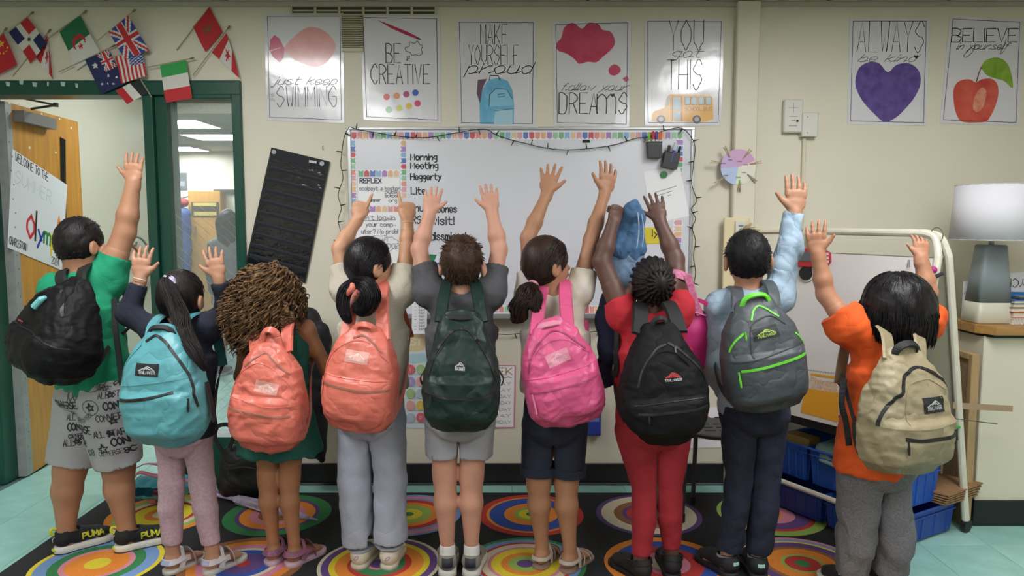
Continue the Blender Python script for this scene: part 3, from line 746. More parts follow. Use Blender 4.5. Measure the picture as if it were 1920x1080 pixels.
# ---------------------------------------------------------------- black pocket chart
cs = [(511, 277), (619, 303), (573, 530), (461, 500)]
ps = w2s(cs); t = thing('pocket_chart', 'black fabric pocket chart hanging crooked beside the green frame', 'pocket chart', (sum(p[0] for p in ps)/4, YW-.01, min(p[1] for p in ps)))
nav = M('chart_fabric', '14161F', .75, bump=.1, bscale=300)
MB().prism(ps, WF(.006), .005).build('backing', nav, t)
def bq(s, tt): return bil(ps, s, tt)
for k in range(10):
    t0 = .085+k*.092
    MB().prism([bq(.02, t0), bq(.98, t0), bq(.98, t0+.060), bq(.02, t0+.060)], WF(.0115), .003).build('pocket', M('clear_vinyl', '0E1018', .14, bump=.9, bscale=16, bstretch=(1, 1, 2), spec=.9), t)
    MB().prism([bq(.02, t0+.060), bq(.98, t0+.060), bq(.98, t0+.074), bq(.02, t0+.074)], WF(.0115), .004).build('pocket_seam', M('seam_fabric', '20232E', .7), t)
line2d('edge_binding', [[bq(.005, .005), bq(.995, .005), bq(.995, .995), bq(.005, .995), bq(.005, .005)]], .008, WF(.012), M('binding', '0C0C10', .6), t)
for s in (.05, .88):
    c = bq(s, .03); MB().prism(ellpts(c[0], c[1], .012, .012, 16), WF(.0115), .002).prism(ellpts(c[0], c[1], .006, .006, 12), WF(.0135), .003).build('grommet', steel, t)
    cc = Vector((c[0], YW-.014, c[1])); MB().tube([cc, cc+Vector((0, -.004, .012)), cc+Vector((.001, .012, .016))], .0016, 5).build('hook', steel, t)
c = bq(.72, .03); poly2d('maker_tag', [(c[0]-.02, c[1]-.006), (c[0]+.02, c[1]-.012), (c[0]+.021, c[1]), (c[0]-.018, c[1]+.006)], WF(.0118), M('tag_white', 'C4C6C8', .5), t)
c = P(606, 278, YW); o = MB().tube([c+Vector((0, -.002, .012)), c+Vector((0, -.014, .006)), c+Vector((0, -.012, -.008)), c+Vector((0, -.001, -.010))], .0016, 5).build('wall_hook', steel); props(o, 'bare wire hook beside the black pocket chart', 'hook')

# ---------------------------------------------------------------- lower charts
t = poster('calendar_chart', 'pale blue chart of round numbered pockets behind the children', [(755, 660), (862, 655), (862, 805), (757, 802)], False, 'chart', M('chart_blue', 'C7D3D6', .5))
poly2d('chart_head', w2s([(756, 664), (861, 659), (861, 676), (756, 680)]), WF(.0032), M('chart_head', '9FC4CC', .5), t)
cc = ['C9606A', '9F8FC0', '9AB57E', 'D49A92', 'A9B7C4', 'C8B04A']
for i in range(5):
    for j in range(6):
        x, y = 770+i*19, 692+j*22.5
        if y > 795: continue
        q = w2(x, y); MB().prism(ellpts(q[0], q[1], .024, .027, 18), WF(.0032), .006).build('number_dot', M('dot_%d' % ((i*2+j) % 6), cc[(i*2+j) % 6], .45), t)
        write('lettering', str((i*7+j*3+1) % 10), WF(.0095), q[0]-.006, q[1]-.009, .018, .003, M('tag_white', 'C4C6C8', .5), t, .8)
st = [[w2(757, 680+k*22.5), w2(861, 680+k*22.5)] for k in range(6)]+[[w2(757+k*21, 664), w2(757+k*21, 800)] for k in range(6)]
line2d('grid_line', st, .002, WF(.0036), M('chart_line', 'AEBCC0', .5), t)
t = poster('week_chart', 'white days of the week chart with pink border', [(872, 682), (967, 683), (965, 803), (872, 803)], False, 'chart', M('plain_paper', 'D5D6DA', .6))
line2d('pink_border', [w2s([(873, 684), (966, 685), (964, 801), (873, 801), (873, 684)])], .009, WF(.0035), M('pink_edge', 'CF7F92', .5), t)
pw(t, 'WEEK', 905, 960, 702, 13, .006, M('week_tan', 'B99A7C', .5))
pl(t, 'scallop', [[(905+k*6, 706+(2 if k % 2 else 0)) for k in range(10)]], .0025)
for k, d in enumerate(('SUNDAY', 'MONDAY', 'TUESDAY', 'WEDNESDAY', 'THURSDAY', 'FRIDAY', 'SATURDAY')): pw(t, d, 898, 958, 722+k*12, 6, .0022, pn)
t = poster('letter_sheet', 'white phonics sheet with red mouth drawing behind the stool', [(1288, 765), (1372, 762), (1372, 838), (1290, 840)], False, 'paper', M('plain_paper', 'D5D6DA', .6))
pw(t, 'a', 1338, 1349, 792, 15, .008); pl(t, 'mouth_drawing', [[(1318, 789), (1321, 783), (1327, 781), (1333, 785), (1334, 790)], [(1322, 788), (1328, 786), (1331, 790)]], .007, M('mouth_red', 'B25A5A', .5))
pl(t, 'red_mark', [[(1307, 790), (1312, 786)]], .012, M('mouth_red', 'B25A5A', .5)); pl(t, 'fold_line', [[(1305, 822), (1360, 820)]], .002, pn)
# faint brown emblem above the calendar chart
t = thing('emblem', 'faint tan round emblem reading est above the calendar chart', 'emblem', (w2(775, 660)[0], YW-.001, w2(775, 660)[1]))
c = w2(775, 640); MB().prism(ellpts(c[0], c[1], .075, .065, 8), WF(.0005), .0012).build('disc', M('emblem_tan', 'CDBC93', .5), t)
write('lettering', 'EST', WF(.002), c[0]-.035, c[1]-.02, .035, .008, M('emblem_pale', 'DDD3B8', .5), t, .9)
# ---------------------------------------------------------------- spinner wheel with clothes pegs, alarm, switch, conduits
yo = .051
t = thing('chore_wheel', 'pastel paper wheel ringed by wooden pegs on the pilaster', 'wheel', (P(1384, 345, YW-yo).x, YW-yo, P(1384, 345, YW-yo).z))
c = P(1384, 313, YW-yo); FRW = (Vector((c.x, YW-yo, c.z)), X_, Z_, -Y_); R_ = .092
for a0, a1, col in ((20, 130, 'C9A0C4'), (130, 185, 'BFA6D0'), (185, 262, 'AFC0E0'), (262, 285, 'CFE0C0'), (285, 375, 'DEDCCF'), (375, 380, 'E8C2BC')):
    MB().prism([(0, 0)]+[(R_*math.cos(math.radians(a0+(a1-a0)*k/10)), R_*math.sin(math.radians(a0+(a1-a0)*k/10))) for k in range(11)], FRW, .003).build('sector', M('wheel_'+col, col, .3), t)
pegm = M('peg_wood', 'B3A07E', .7)
for px, py, a in ((1362, 282, 120), (1340, 304, 175), (1347, 340, 215), (1386, 352, 270), (1412, 336, 320), (1420, 305, 10), (1402, 287, 50)):
    q = P(px, py, YW-yo-.005); d = Vector((math.cos(math.radians(a)), 0, math.sin(math.radians(a)))); n = Vector((-d.z, 0, d.x))
    m = MB(); fr = (Vector((q.x, YW-yo-.003, q.z)), d, n, -Y_)
    m.prism([(-.04, -.001), (.022, -.008), (.022, -.003), (-.04, .001)], fr, .008).prism([(-.04, .001), (.022, .003), (.022, .008), (-.04, .002)], fr, .008)
    m.tube([fr[0]+n*-.006-Y_*.008, fr[0]+n*.006-Y_*.008], .002, 5)
    m.build('peg', pegm, t)
    write('lettering', 'name', (fr[0]-d*.055-Y_*.0005, X_, Z_, -Y_), -.018, -.004, .008, .0012, pn, t)
wp = M('alarm_white', 'D2D1C8', .4)
t = thing('alarm_box', 'white wall alarm box with cross shaped grille', 'alarm', (w2(1484, 250)[0], YW, w2(1484, 250)[1]))
a, b = w2(1467, 188), w2(1500, 250); box('case', (a[0], YW-.035, b[1]), (b[0], YW, a[1]), wp, t, .006)
fa = (Vector((0, YW-.0352, 0)), X_, Z_, -Y_); e = lambda x, y: w2(x, y, .035)
line2d('grille_lines', [[e(1478, 202), e(1497, 202)], [e(1488, 193), e(1488, 211)]], .002, fa, pn, t)
[line2d('printed_line', [q_], .003, fa, pn, t) for q_ in ([e(1480, 218), e(1495, 218)], [e(1484, 226), e(1491, 226)], [e(1479, 236), e(1494, 236)])]
q = e(1495, 227); poly2d('button', ellpts(q[0], q[1], .006, .006, 12), fa, darkm, t, .003)
t = thing('junction_box', 'small white junction box beside the alarm', 'box', (w2(1513, 258)[0], YW, w2(1513, 258)[1]))
a, b = w2(1499, 213), w2(1527, 258); box('case', (a[0], YW-.045, b[1]), (b[0], YW, a[1]), wp, t, .004)
for py in (219, 249):
    q = w2(1514, py, .045); poly2d('screw', ellpts(q[0], q[1], .003, .003, 8), (Vector((0, YW-.0452, 0)), X_, Z_, -Y_), pn, t, .001)
cd = M('conduit_cream', 'D2CBB2', .45)
m = MB(); x = w2(1506, 260)[0]; m.box((x-.008, YW-.018, w2(0, 432)[1]-.006), (x+.012, YW, w2(0, 258)[1]), .004)
m.box((w2(1416, 0)[0], YW-.018, w2(0, 432)[1]-.012), (x+.012, YW, w2(0, 432)[1]+.008), .004)
props(m.build('conduit', cd), 'cream surface conduit running down from the junction box', 'conduit')
t = thing('wall_switch', 'white wall switch plate on the pilaster panel', 'switch', (P(1388, 440, YW-.063).x, YW-.063, P(1388, 440, YW-.063).z))
a, b = P(1378, 414, YW-.063), P(1398, 438, YW-.063); box('plate', (a.x, YW-.075, b.z), (b.x, YW-.062, a.z), wp, t, .003)
c = (a+b)/2; box('toggle', (c.x-.012, YW-.082, c.z+.006), (c.x+.012, YW-.074, c.z+.011), pn, t)
MB().prism(ellpts(c.x, c.z-.014, .009, .009, 12), (Vector((0, YW-.075, 0)), X_, Z_, -Y_), .006).build('key_lock', steel, t)
m = MB(); q = P(1388, 436, YW-.085)
for k in range(22):
    a = math.radians(rnd.uniform(-5, 65)); l = rnd.uniform(.06, .10); d = Vector((math.cos(a), rnd.uniform(-.3, .1), math.sin(a)*.7))
    m.tube(crom([q, q+d*l*.5+Vector((0, 0, .008)), q+d*l], 3), [.002]*7, 4)
props(m.build('raffia_tuft', M('raffia', 'B7A57A', .8)), 'dry raffia tuft tucked behind the wall switch', 'raffia')
# ---------------------------------------------------------------- small flags
fcol = {'r': 'B8242C', 'w': 'D0CDC6', 'b': '1B2352', 'g': '1C6B42', 'k': '1A1A1C', 'y': 'E0B030', 'B': '2A3C8E', 'G': '2E9A4A', 'n': '4A3A2A'}
fmats = {k: M('flag_'+k+v, v, .7) for k, v in fcol.items()}; fkeys = list(fcol)
def flag(label, pole, quad, pat, off, name='hand_flag'):
    a, b = P(*pole[0], YW-off), P(*pole[1], YW-off)
    t = thing(name, label, 'flag', b, 'paper flags taped above the doorway')
    MB().tube([a, b], .0028, 6).build('stick', M('flag_stick', 'A89A80', .5), t)
    d = (a-b).normalized(); MB().tube([a-d*.004, a+d*.006, a+d*.016, a+d*.020], [.003, .0055, .005, .001], 8).build('finial', M('finial_gold', '7E7058', .4, .5), t)
    NU, NV = 40, 26; V = []; F = []; I = []; q = w2s(quad, off); ph = rnd.uniform(0, 6)
    for i in range(NU+1):
        for j in range(NV+1):
            u, v = i/NU, j/NV; p = bil([q[0], q[3], q[2], q[1]], u, 1-v)
            V.append((p[0], YW-off-.002-.006*u*(1+math.sin(u*5+v*2+ph)), p[1]))
    for i in range(NU):
        for j in range(NV):
            k = i*(NV+1)+j; F.append((k, k+1, k+NV+2, k+NV+1)); I.append(fkeys.index(pat((i+.5)/NU, (j+.5)/NV)))
    pyd('cloth', V, F, [fmats[k] for k in fkeys], t, True, I)
    return t
def star(u, v, cu, cv, r, asp=1.5):
    x, y = (u-cu)*asp, v-cv; d = math.hypot(x, y); a = math.atan2(x, y) % (2*math.pi/5); a = abs(a-math.pi/5)
    return d < r*(.42+.58*(a/(math.pi/5))**2)
def f_dr(u, v):
    if abs(u-.5) < .09 or abs(v-.5) < .12: return 'g' if math.hypot((u-.5)*1.5, v-.5) < .06 else 'w'
    return 'b' if (u < .5) == (v > .5) else 'r'
def f_dr2(u, v):
    if abs(u-.5) < .09 or abs(v-.5) < .12: return 'n' if math.hypot((u-.5)*1.5, v-.5) < .07 else 'w'
    return 'r' if (u < .5) == (v > .5) else 'b'
def f_alg(u, v):
    d = math.hypot((u-.5)*1.4, v-.5); d2 = math.hypot((u-.57)*1.4, v-.5)
    if d < .26 and d2 > .21: return 'r'
    if star(u, v, .6, .5, .12): return 'r'
    return 'g' if u < .5 else 'w'
def f_uk(u, v):
    x, y = (u-.5)*2, (v-.5)*2
    if abs(x) < .12 or abs(y) < .2: return 'r'
    if abs(x) < .2 or abs(y) < .33: return 'w'
    e = min(abs(x-y), abs(x+y))
    if e < .1: return 'r'
    return 'w' if e < .26 else 'B'
def f_aus(u, v):
    if u < .5 and v > .5: return {'B': 'b'}.get(f_uk(u*2, v*2-1), f_uk(u*2, v*2-1))
    for cu, cv, r in ((.25, .25, .13), (.75, .82, .07), (.62, .55, .07), (.88, .6, .07), (.75, .2, .07), (.8, .42, .04)):
        if star(u, v, cu, cv, r): return 'w'
    return 'b'
def f_usa(u, v):
    if u < .42 and v > .46: return 'w' if (int(u*26)+int(v*18)) % 3 == 0 else 'B'
    return 'r' if int((1-v)*13) % 2 == 0 else 'w'
def f_it(u, v): return 'G' if u < .33 else ('w' if u < .67 else 'r')
def f_mar(u, v): return 'g' if star(u, v, .5, .5, .24) and not star(u, v, .5, .5, .12) else 'r'
def f_can(u, v):
    if u < .27 or u > .73: return 'r'
    return 'r' if star(u, v, .5, .52, .27) or (abs(u-.5) < .02 and .2 < v < .5) else 'w'
def f_eg(u, v): return 'r' if v > .67 else ('w' if v > .33 else 'k')
def f_cn(u, v): return 'y' if star(u, v, .2, .72, .16) or any(star(u, v, cu, cv, .06) for cu, cv in ((.4, .9), (.46, .76), (.46, .62), (.4, .5))) else 'r'
flag('red hand flag with gold stars at the far left', [(9, 57), (-36, 112)], [(7, 62), (-27, 97), (-2, 142), (36, 122)], f_cn, .022)
flag('hand flag with white cross and blue and red quarters', [(58, 26), (14, 62)], [(52, 33), (17, 61), (60, 120), (91, 82)], f_dr2, .014)
flag('narrow red white and blue flag hanging behind the cross flag', [(91, 60), (24, 143)], [(89, 66), (68, 108), (102, 150), (96, 100)], f_can, .004)
flag('green and white hand flag with red crescent and star', [(157, 24), (88, 73)], [(150, 28), (112, 60), (146, 132), (190, 100)], f_alg, .010)
flag('union cross hand flag in red white and blue', [(249, 22), (182, 77)], [(240, 28), (204, 60), (236, 112), (280, 94)], f_uk, .046)
flag('navy hand flag with small cross corner and white stars', [(211, 87), (110, 135)], [(204, 92), (160, 112), (191, 178), (237, 158)], f_aus, .028)
flag('striped red and white hand flag with starry blue canton', [(272, 98), (212, 106)], [(268, 101), (216, 106), (230, 158), (277, 142)], f_usa, .038)
flag('red white and black flag drooping below the striped flag', [(262, 146), (284, 182)], [(258, 150), (279, 174), (240, 196), (217, 170)], lambda u, v: f_eg(v, u), .024)
flag('green white and red hand flag hanging over the frame', [(357, 110), (277, 126)], [(349, 113), (300, 123), (313, 193), (361, 184)], f_it, .034)
flag('red hand flag with a dark green star', [(397, 7), (331, 94)], [(393, 13), (362, 50), (386, 98), (418, 60)], f_mar, .010)
flag('red and white maple leaf hand flag, rightmost', [(427, 54), (362, 141)], [(425, 62), (397, 98), (450, 147), (440, 108)], f_can, .022)
# ================================================================== continuous surfaces from smooth distance fields
f32 = np.float32
class Fld:
    def __init__(s, lo, hi, h):
        s.h = h; s.lo = np.array(lo, float); n = np.ceil((np.array(hi, float)-s.lo)/h).astype(int)+1
        s.ax = [(s.lo[i]+h*np.arange(n[i])).astype(f32) for i in range(3)]; s.n = n
        s.F = np.full(tuple(n), 1.0, f32)
    def sub(s, lo, hi):
        a = np.clip(np.floor((np.array(lo)-s.lo)/s.h).astype(int), 0, s.n); b = np.clip(np.ceil((np.array(hi)-s.lo)/s.h).astype(int)+1, 0, s.n)
        if np.any(b <= a): return None
        sl = tuple(slice(a[i], b[i]) for i in range(3))
        x, y, z = s.ax[0][sl[0]][:, None, None], s.ax[1][sl[1]][None, :, None], s.ax[2][sl[2]][None, None, :]
        return sl, x, y, z
    def put(s, sl, d, k, op):
        A = s.F[sl]
        if op == '+':
            if k > 0:
                t = np.clip(.5+.5*(A-d)/k, 0, 1); s.F[sl] = A+(d-A)*t-k*t*(1-t)
            else: s.F[sl] = np.minimum(A, d)
        else:
            d = -d
            if k > 0:
                t = np.clip(.5+.5*(d-A)/k, 0, 1); s.F[sl] = A+(d-A)*t+k*t*(1-t)
            else: s.F[sl] = np.maximum(A, d)
    def cone(s, a, b, ra, rb, k=.012, flat=False, xdir=None, op='+', flat0=False):
        """limb from a to b; ra/rb radius or (across, deep) pair with xdir the across direction"""
        a = np.array(a, float); b = np.array(b, float); el = xdir is not None
        ra = ra if el else (ra, ra); rb = rb if el else (rb, rb)
        if not isinstance(ra, (tuple, list)): ra = (ra, ra)
        if not isinstance(rb, (tuple, list)): rb = (rb, rb)
        m = max(ra+rb if isinstance(ra, tuple) else list(ra)+list(rb))+k+2*s.h
        q = s.sub(np.minimum(a, b)-m, np.maximum(a, b)+m)
        if q is None: return s
        sl, x, y, z = q; ab = b-a; L = np.linalg.norm(ab)+1e-9; t_ = (ab/L).astype(f32)
        dx, dy, dz = x-f32(a[0]), y-f32(a[1]), z-f32(a[2])
        sa = dx*t_[0]+dy*t_[1]+dz*t_[2]; tc = np.clip(sa/f32(L), 0, 1); ov = np.abs(sa-tc*f32(L)); ax_ = np.maximum(-sa, sa-f32(L)); a1_ = sa-f32(L)
        if not el:
            px, py, pz = dx-sa*t_[0], dy-sa*t_[1], dz-sa*t_[2]
            rad = np.sqrt(px*px+py*py+pz*pz); r = ra[0]+(rb[0]-ra[0])*tc
            if flat or flat0:
                side = rad-r
                if flat0: d = np.where(sa < 0, np.sqrt(rad*rad+ov*ov)-r, np.maximum(side, a1_))
                else: d = np.maximum(side, ax_)
            else: d = np.sqrt(rad*rad+ov*ov)-r
        else:
            xd = np.array(xdir, float); xd -= t_*xd.dot(t_); xd /= np.linalg.norm(xd); yd = np.cross(t_, xd)
            u = dx*f32(xd[0])+dy*f32(xd[1])+dz*f32(xd[2]); v = dx*f32(yd[0])+dy*f32(yd[1])+dz*f32(yd[2])
            rx = ra[0]+(rb[0]-ra[0])*tc; ry = ra[1]+(rb[1]-ra[1])*tc; mn = np.minimum(rx, ry)
            if flat: d = np.maximum((np.sqrt((u/rx)**2+(v/ry)**2)-1)*mn, ax_)
            elif flat0: d = np.where(sa < 0, (np.sqrt((u/rx)**2+(v/ry)**2+(ov/mn)**2)-1)*mn, np.maximum((np.sqrt((u/rx)**2+(v/ry)**2)-1)*mn, a1_))
            else: d = (np.sqrt((u/rx)**2+(v/ry)**2+(ov/mn)**2)-1)*mn
        s.put(sl, d.astype(f32), k, op); return s
    def ell(s, c, r, R=None, k=.01, op='+'):
        c = np.array(c, float); m = max(r)+k+2*s.h; q = s.sub(c-m, c+m)
        if q is None: return s
        sl, x, y, z = q; dx, dy, dz = x-f32(c[0]), y-f32(c[1]), z-f32(c[2])
        R = np.eye(3) if R is None else R
        u, v, w = [(dx*f32(R[i][0])+dy*f32(R[i][1])+dz*f32(R[i][2])) for i in range(3)]
        d = (np.sqrt((u/r[0])**2+(v/r[1])**2+(w/r[2])**2)-1)*min(r)
        s.put(sl, d.astype(f32), k, op); return s
    def half(s, p, n, k=.004):
        """cut away everything on the side n points to"""
        x, y, z = s.ax[0][:, None, None], s.ax[1][None, :, None], s.ax[2][None, None, :]
        d = -((x-f32(p[0]))*f32(n[0])+(y-f32(p[1]))*f32(n[1])+(z-f32(p[2]))*f32(n[2]))
        s.put((slice(None),)*3, d.astype(f32), k, '-'); return s
    def mesh(s):
        F = s.F; S = F < 0
        c = [S[i:S.shape[0]-1+i, j:S.shape[1]-1+j, k:S.shape[2]-1+k] for i in (0, 1) for j in (0, 1) for k in (0, 1)]
        any_ = c[0] | c[1] | c[2] | c[3] | c[4] | c[5] | c[6] | c[7]; all_ = c[0] & c[1] & c[2] & c[3] & c[4] & c[5] & c[6] & c[7]
        I, J, K = np.nonzero(any_ & ~all_); n = len(I)
        idm = np.full(any_.shape, -1, np.int32); idm[I, J, K] = np.arange(n)
        co = [(i, j, k) for i in (0, 1) for j in (0, 1) for k in (0, 1)]
        val = np.stack([F[I+i, J+j, K+k] for i, j, k in co], 1)
        acc = np.zeros((n, 3)); cnt = np.zeros(n)
        for a in range(8):
            for ax in range(3):
                if co[a][ax] == 0:
                    o = list(co[a]); o[ax] = 1; b = co.index(tuple(o)); va, vb = val[:, a], val[:, b]
                    mk = (va < 0) != (vb < 0); t = np.where(mk, va/np.where(mk, va-vb, 1), 0)
                    p = np.tile(np.array(co[a], float), (n, 1)); p[:, ax] += t; acc += p*mk[:, None]; cnt += mk
        V = (acc/np.maximum(cnt, 1)[:, None]+np.stack([I, J, K], 1))*s.h+s.lo
        Q = []
        for ax in range(3):
            sl0 = [slice(1, -1)]*3; sl1 = [slice(1, -1)]*3; sl0[ax] = slice(0, -1); sl1[ax] = slice(1, None)
            A, B = S[tuple(sl0)], S[tuple(sl1)]
            for flip in (0, 1):
                I, J, K = np.nonzero((A & ~B) if not flip else (~A & B))
                off = [1, 1, 1]; off[ax] = 0; g = [I+off[0], J+off[1], K+off[2]]
                a1, a2 = (ax+1) % 3, (ax+2) % 3; ids = []
                for d1, d2 in ((0, 0), (1, 0), (1, 1), (0, 1)):
                    h_ = [x.copy() for x in g]; h_[a1] -= d1; h_[a2] -= d2; ids.append(idm[h_[0], h_[1], h_[2]])
                q = np.stack(ids, 1); q = q[np.all(q >= 0, 1)]
                Q.append(q if not flip else q[:, ::-1])
        return V, np.concatenate(Q)
def vnorm(V, Q):
    n = np.cross(V[Q[:, 2]]-V[Q[:, 0]], V[Q[:, 3 if Q.shape[1] > 3 else 1]]-V[Q[:, 1 if Q.shape[1] > 3 else 0]])
    N = np.zeros_like(V)
    for k in range(Q.shape[1]):
        for i in range(3): N[:, i] += np.bincount(Q[:, k], n[:, i], len(V))
    return N/np.maximum(np.linalg.norm(N, axis=1), 1e-12)[:, None]
def smooth_mesh(V, Q, it=2, lam=.5):
    e = np.concatenate([Q[:, [i, (i+1) % Q.shape[1]]] for i in range(Q.shape[1])]); n = len(V)
    deg = np.bincount(e[:, 0], minlength=n)+np.bincount(e[:, 1], minlength=n)
    for _ in range(it):
        A = np.stack([np.bincount(e[:, 0], V[e[:, 1], i], n)+np.bincount(e[:, 1], V[e[:, 0], i], n) for i in range(3)], 1)/np.maximum(deg, 1)[:, None]
        V = V+lam*(A-V)
    return V
def waves(Pt, seed, freq, n=6, aniso=(1, 1, 1)):
    r = np.random.RandomState(seed); out = np.zeros(len(Pt))
    for i in range(n):
        k = r.normal(size=3)*np.array(aniso); k = k/np.linalg.norm(k)*freq*r.uniform(.6, 1.6)
        out += np.sin(Pt@k+r.uniform(0, 6.28)+1.2*np.sin(Pt@(k[[1, 2, 0]]*.6)+i))
    return out/n
def folds(V, Q, seed, amp=.004, freq=45, aniso=(1, 1, 1)):
    N = vnorm(V, Q); w_ = waves(V, seed, freq, 6, aniso); w2_ = waves(V, seed+9, freq*2.1, 5, aniso)
    return V+N*((np.sign(w_)*np.abs(w_)**.8)*amp+w2_*amp*.4)[:, None]
ZV0 = np.array((0, 0, 1.))
def nv(v): return np.array(v, float)
def unit(v): v = nv(v); return v/max(np.linalg.norm(v), 1e-9)

skins = {}
def skin(c): return M('skin_'+c, c, .5, var=.06, vscale=14, bump=.05, bscale=140, sss=.12, spec=.4)

def hand_into(fl, W, tip, side, pose='open', roll=0., curl=.14, spread=1.0, rw=.022, n0=(0, 1, 0)):
    """palm and five fingers; side +1: thumb towards +x"""
    W, tip = nv(W), nv(tip); d = unit(tip-W); L = np.linalg.norm(tip-W); n = nv(n0); n = unit(n-d*n.dot(d))
    s = unit(np.cross(n, d)); s = s if s[0]*side > 0 else -s
    if roll: c_, s_ = math.cos(roll), math.sin(roll); n, s = n*c_+s*s_, s*c_-n*s_
    S = L if pose in ('open',) else L
    if pose in ('point',): S = max(L/.97, .138)
    if pose == 'fist': S = L/.72
    pl = .52*S; hw = .235*S
    fl.cone(W-d*.02, W+d*pl*.45, (rw*1.1, rw*.85), (hw*.92, .085*S), .012, xdir=s)
    fl.cone(W+d*pl*.3, W+d*pl*.9, (hw*.9, .085*S), (hw, .075*S), .01, xdir=s)
    fr = .056*S
    lens = {1: .43, 2: .48, 3: .45, 4: .36}
    for i in (1, 2, 3, 4):
        off = (2.5-i)*.138*S; b0 = W+d*(pl*(.93 if i < 4 else .86))+s*off; ang = (2.5-i)*.10*spread
        fd = unit(d*math.cos(ang)+s*math.sin(ang)); l = lens[i]*S
        cu = curl*(1+.25*(i-1))
        if pose == 'point' and i != 1: cu = 1.35
        if pose == 'fist': cu = 1.45
        p = b0-fd*.01; a = cu*(.55 if cu < 1 else .95); segs = (.42, .32, .26)
        for q in range(3):
            v = fd*math.cos(a)+n*math.sin(a); e = p+v*l*segs[q]
            r0, r1 = fr*(1-.1*q), fr*(.9-.12*q)
            fl.cone(p, e, r0, r1, .004 if q else .006); p = e; a += cu
    # thumb leaves the side of the palm near its base
    tb = W+d*pl*.28+s*hw*.62
    if pose == 'open': t1 = unit(d*.62+s*.78-n*0.0+n*.1); t2 = unit(d*.72+s*.62)
    else: t1 = unit(d*.75+s*.35+n*.6); t2 = unit(d*.5-s*.55+n*.75)
    e1 = tb+t1*.22*S; e2 = e1+t2*.20*S
    fl.cone(tb-t1*.02, e1, .075*S, .06*S, .010); fl.cone(e1, e2, .059*S, .045*S, .004)

def foot_frame(h, yaw): f = nv((math.sin(yaw), math.cos(yaw), 0)); r = nv((math.cos(yaw), -math.sin(yaw), 0)); return nv(h), f, r
FOOT = [(-.0, .0), (.012, .020), (.035, .030), (.08, .029), (.125, .037), (.16, .039), (.185, .032), (.2, .014), (.204, 0)]
def footprint(h, f, r, L=.2, grow=0., asym=1):
    k = L/.2; pts = []
    for sg in (1, -1):
        row = [(a*k, b) for a, b in FOOT]
        row = row if sg > 0 else row[::-1][1:-1]
        for a, b in row: pts.append(h+f*(a+grow*(1 if a > .1*k else -1))+r*sg*(b*k**.6+grow))
    return pts
def sole(name, h, f, r, L, z0, z1, grow, mt, parent, bev=.004):
    rings = []
    for z, g in ((z0, -bev), (z0+bev, 0), (z1-bev*.6, 0), (z1, -bev*.5)):
        P_ = crom([Vector(p) for p in footprint(h, f, r, L, grow+g)], 3, True); rings.append([(p.x, p.y, z) for p in P_])
    n = len(rings[0]); V = [v for g in rings for v in g]
    F = [(i*n+k, i*n+(k+1) % n, (i+1)*n+(k+1) % n, (i+1)*n+k) for i in range(3) for k in range(n)]
    F += [tuple(range(n))[::-1], tuple(3*n+k for k in range(n))]
    F = [q[::-1] for q in F] if name else F
    return pyd(name, V, F, mt, parent, True)
def upper_field(h, f, r, L, st, top=.085, low=False, grow=.007, ar=.026):
    """shoe upper as a field around the foot; st sole thickness"""
    k = L/.2; z = nv((0, 0, 1)); lo = h-nv((.28, .28, 0)); hi = h+nv((.28, .28, .16)); lo[2] = -.002
    fl = Fld(lo, hi, .0045)
    fl.cone(h+f*.032*k+z*(st+.028), h+f*.075*k+z*(st+.03), (.030*k+grow*.5, .034), (.031*k+grow*.5, .034), .01, xdir=r)
    fl.cone(h+f*.075*k+z*(st+.030), h+f*.15*k+z*(st+.018), (.031*k+grow*.5, .036), (.037*k+grow*.5, .024), .014, xdir=r)
    fl.cone(h+f*.15*k+z*(st+.018), h+f*.182*k+z*(st+.014), (.037*k+grow*.5, .022), (.024*k, .014), .01, xdir=r)
    fl.cone(h+f*.034*k+z*(st+.03), h+f*.05*k+z*top, (max(.030*k+grow*.3, ar+.005), .036*k), (max(.033*k+grow*.2, ar+.009), max(.040, ar+.012)), .012, flat=True, xdir=r); fl.ell(h+f*.030*k+ZV0*(st+.03), (.031*k+.003, .037*k, .036), np.stack([r, f, ZV0]), .012)
    fl.cone(h+f*.034*k+z*(st+.03), h+f*.036*k+z*(top+.008), (.022, .022), (.020, .016), .01, xdir=r)
    fl.cone(h+f*.047*k+z*(top-.014), h+f*.052*k+z*(top+.04), (ar+.001, ar+.004), (ar+.003, ar+.008), .004, xdir=r, op='-', flat=True)
    fl.half(z*(st-.002), -z, .002)
    return fl
def ring_band(name, c, n, rx, ry, xd, w, th, mt, parent, a0=0, a1=2*math.pi, seg=28, sag=0.):
    """flat band around an ellipse: centre c, axis n"""
    c, n, xd = Vector(c), Vector(n).normalized(), Vector(xd); xd = (xd-n*xd.dot(n)).normalized(); yd = n.cross(xd); full = abs(a1-a0) > 6.28
    V = []; F = []; m = seg if full else seg+1
    for i in range(m):
        a = a0+(a1-a0)*i/seg; o = xd*math.cos(a)*rx+yd*math.sin(a)*ry; u = o.normalized(); sg = n*sag*math.sin(a)
        for (dr, dz) in ((0, -w/2), (th, -w/2), (th, w/2), (0, w/2)): V.append(c+o+sg+u*dr+n*dz)
    for i in range(seg):
        j = (i+1) % m
        for k in range(4): F.append((i*4+k, i*4+(k+1) % 4, j*4+(k+1) % 4, j*4+k))
    return pyd(name, V, F, mt, parent)

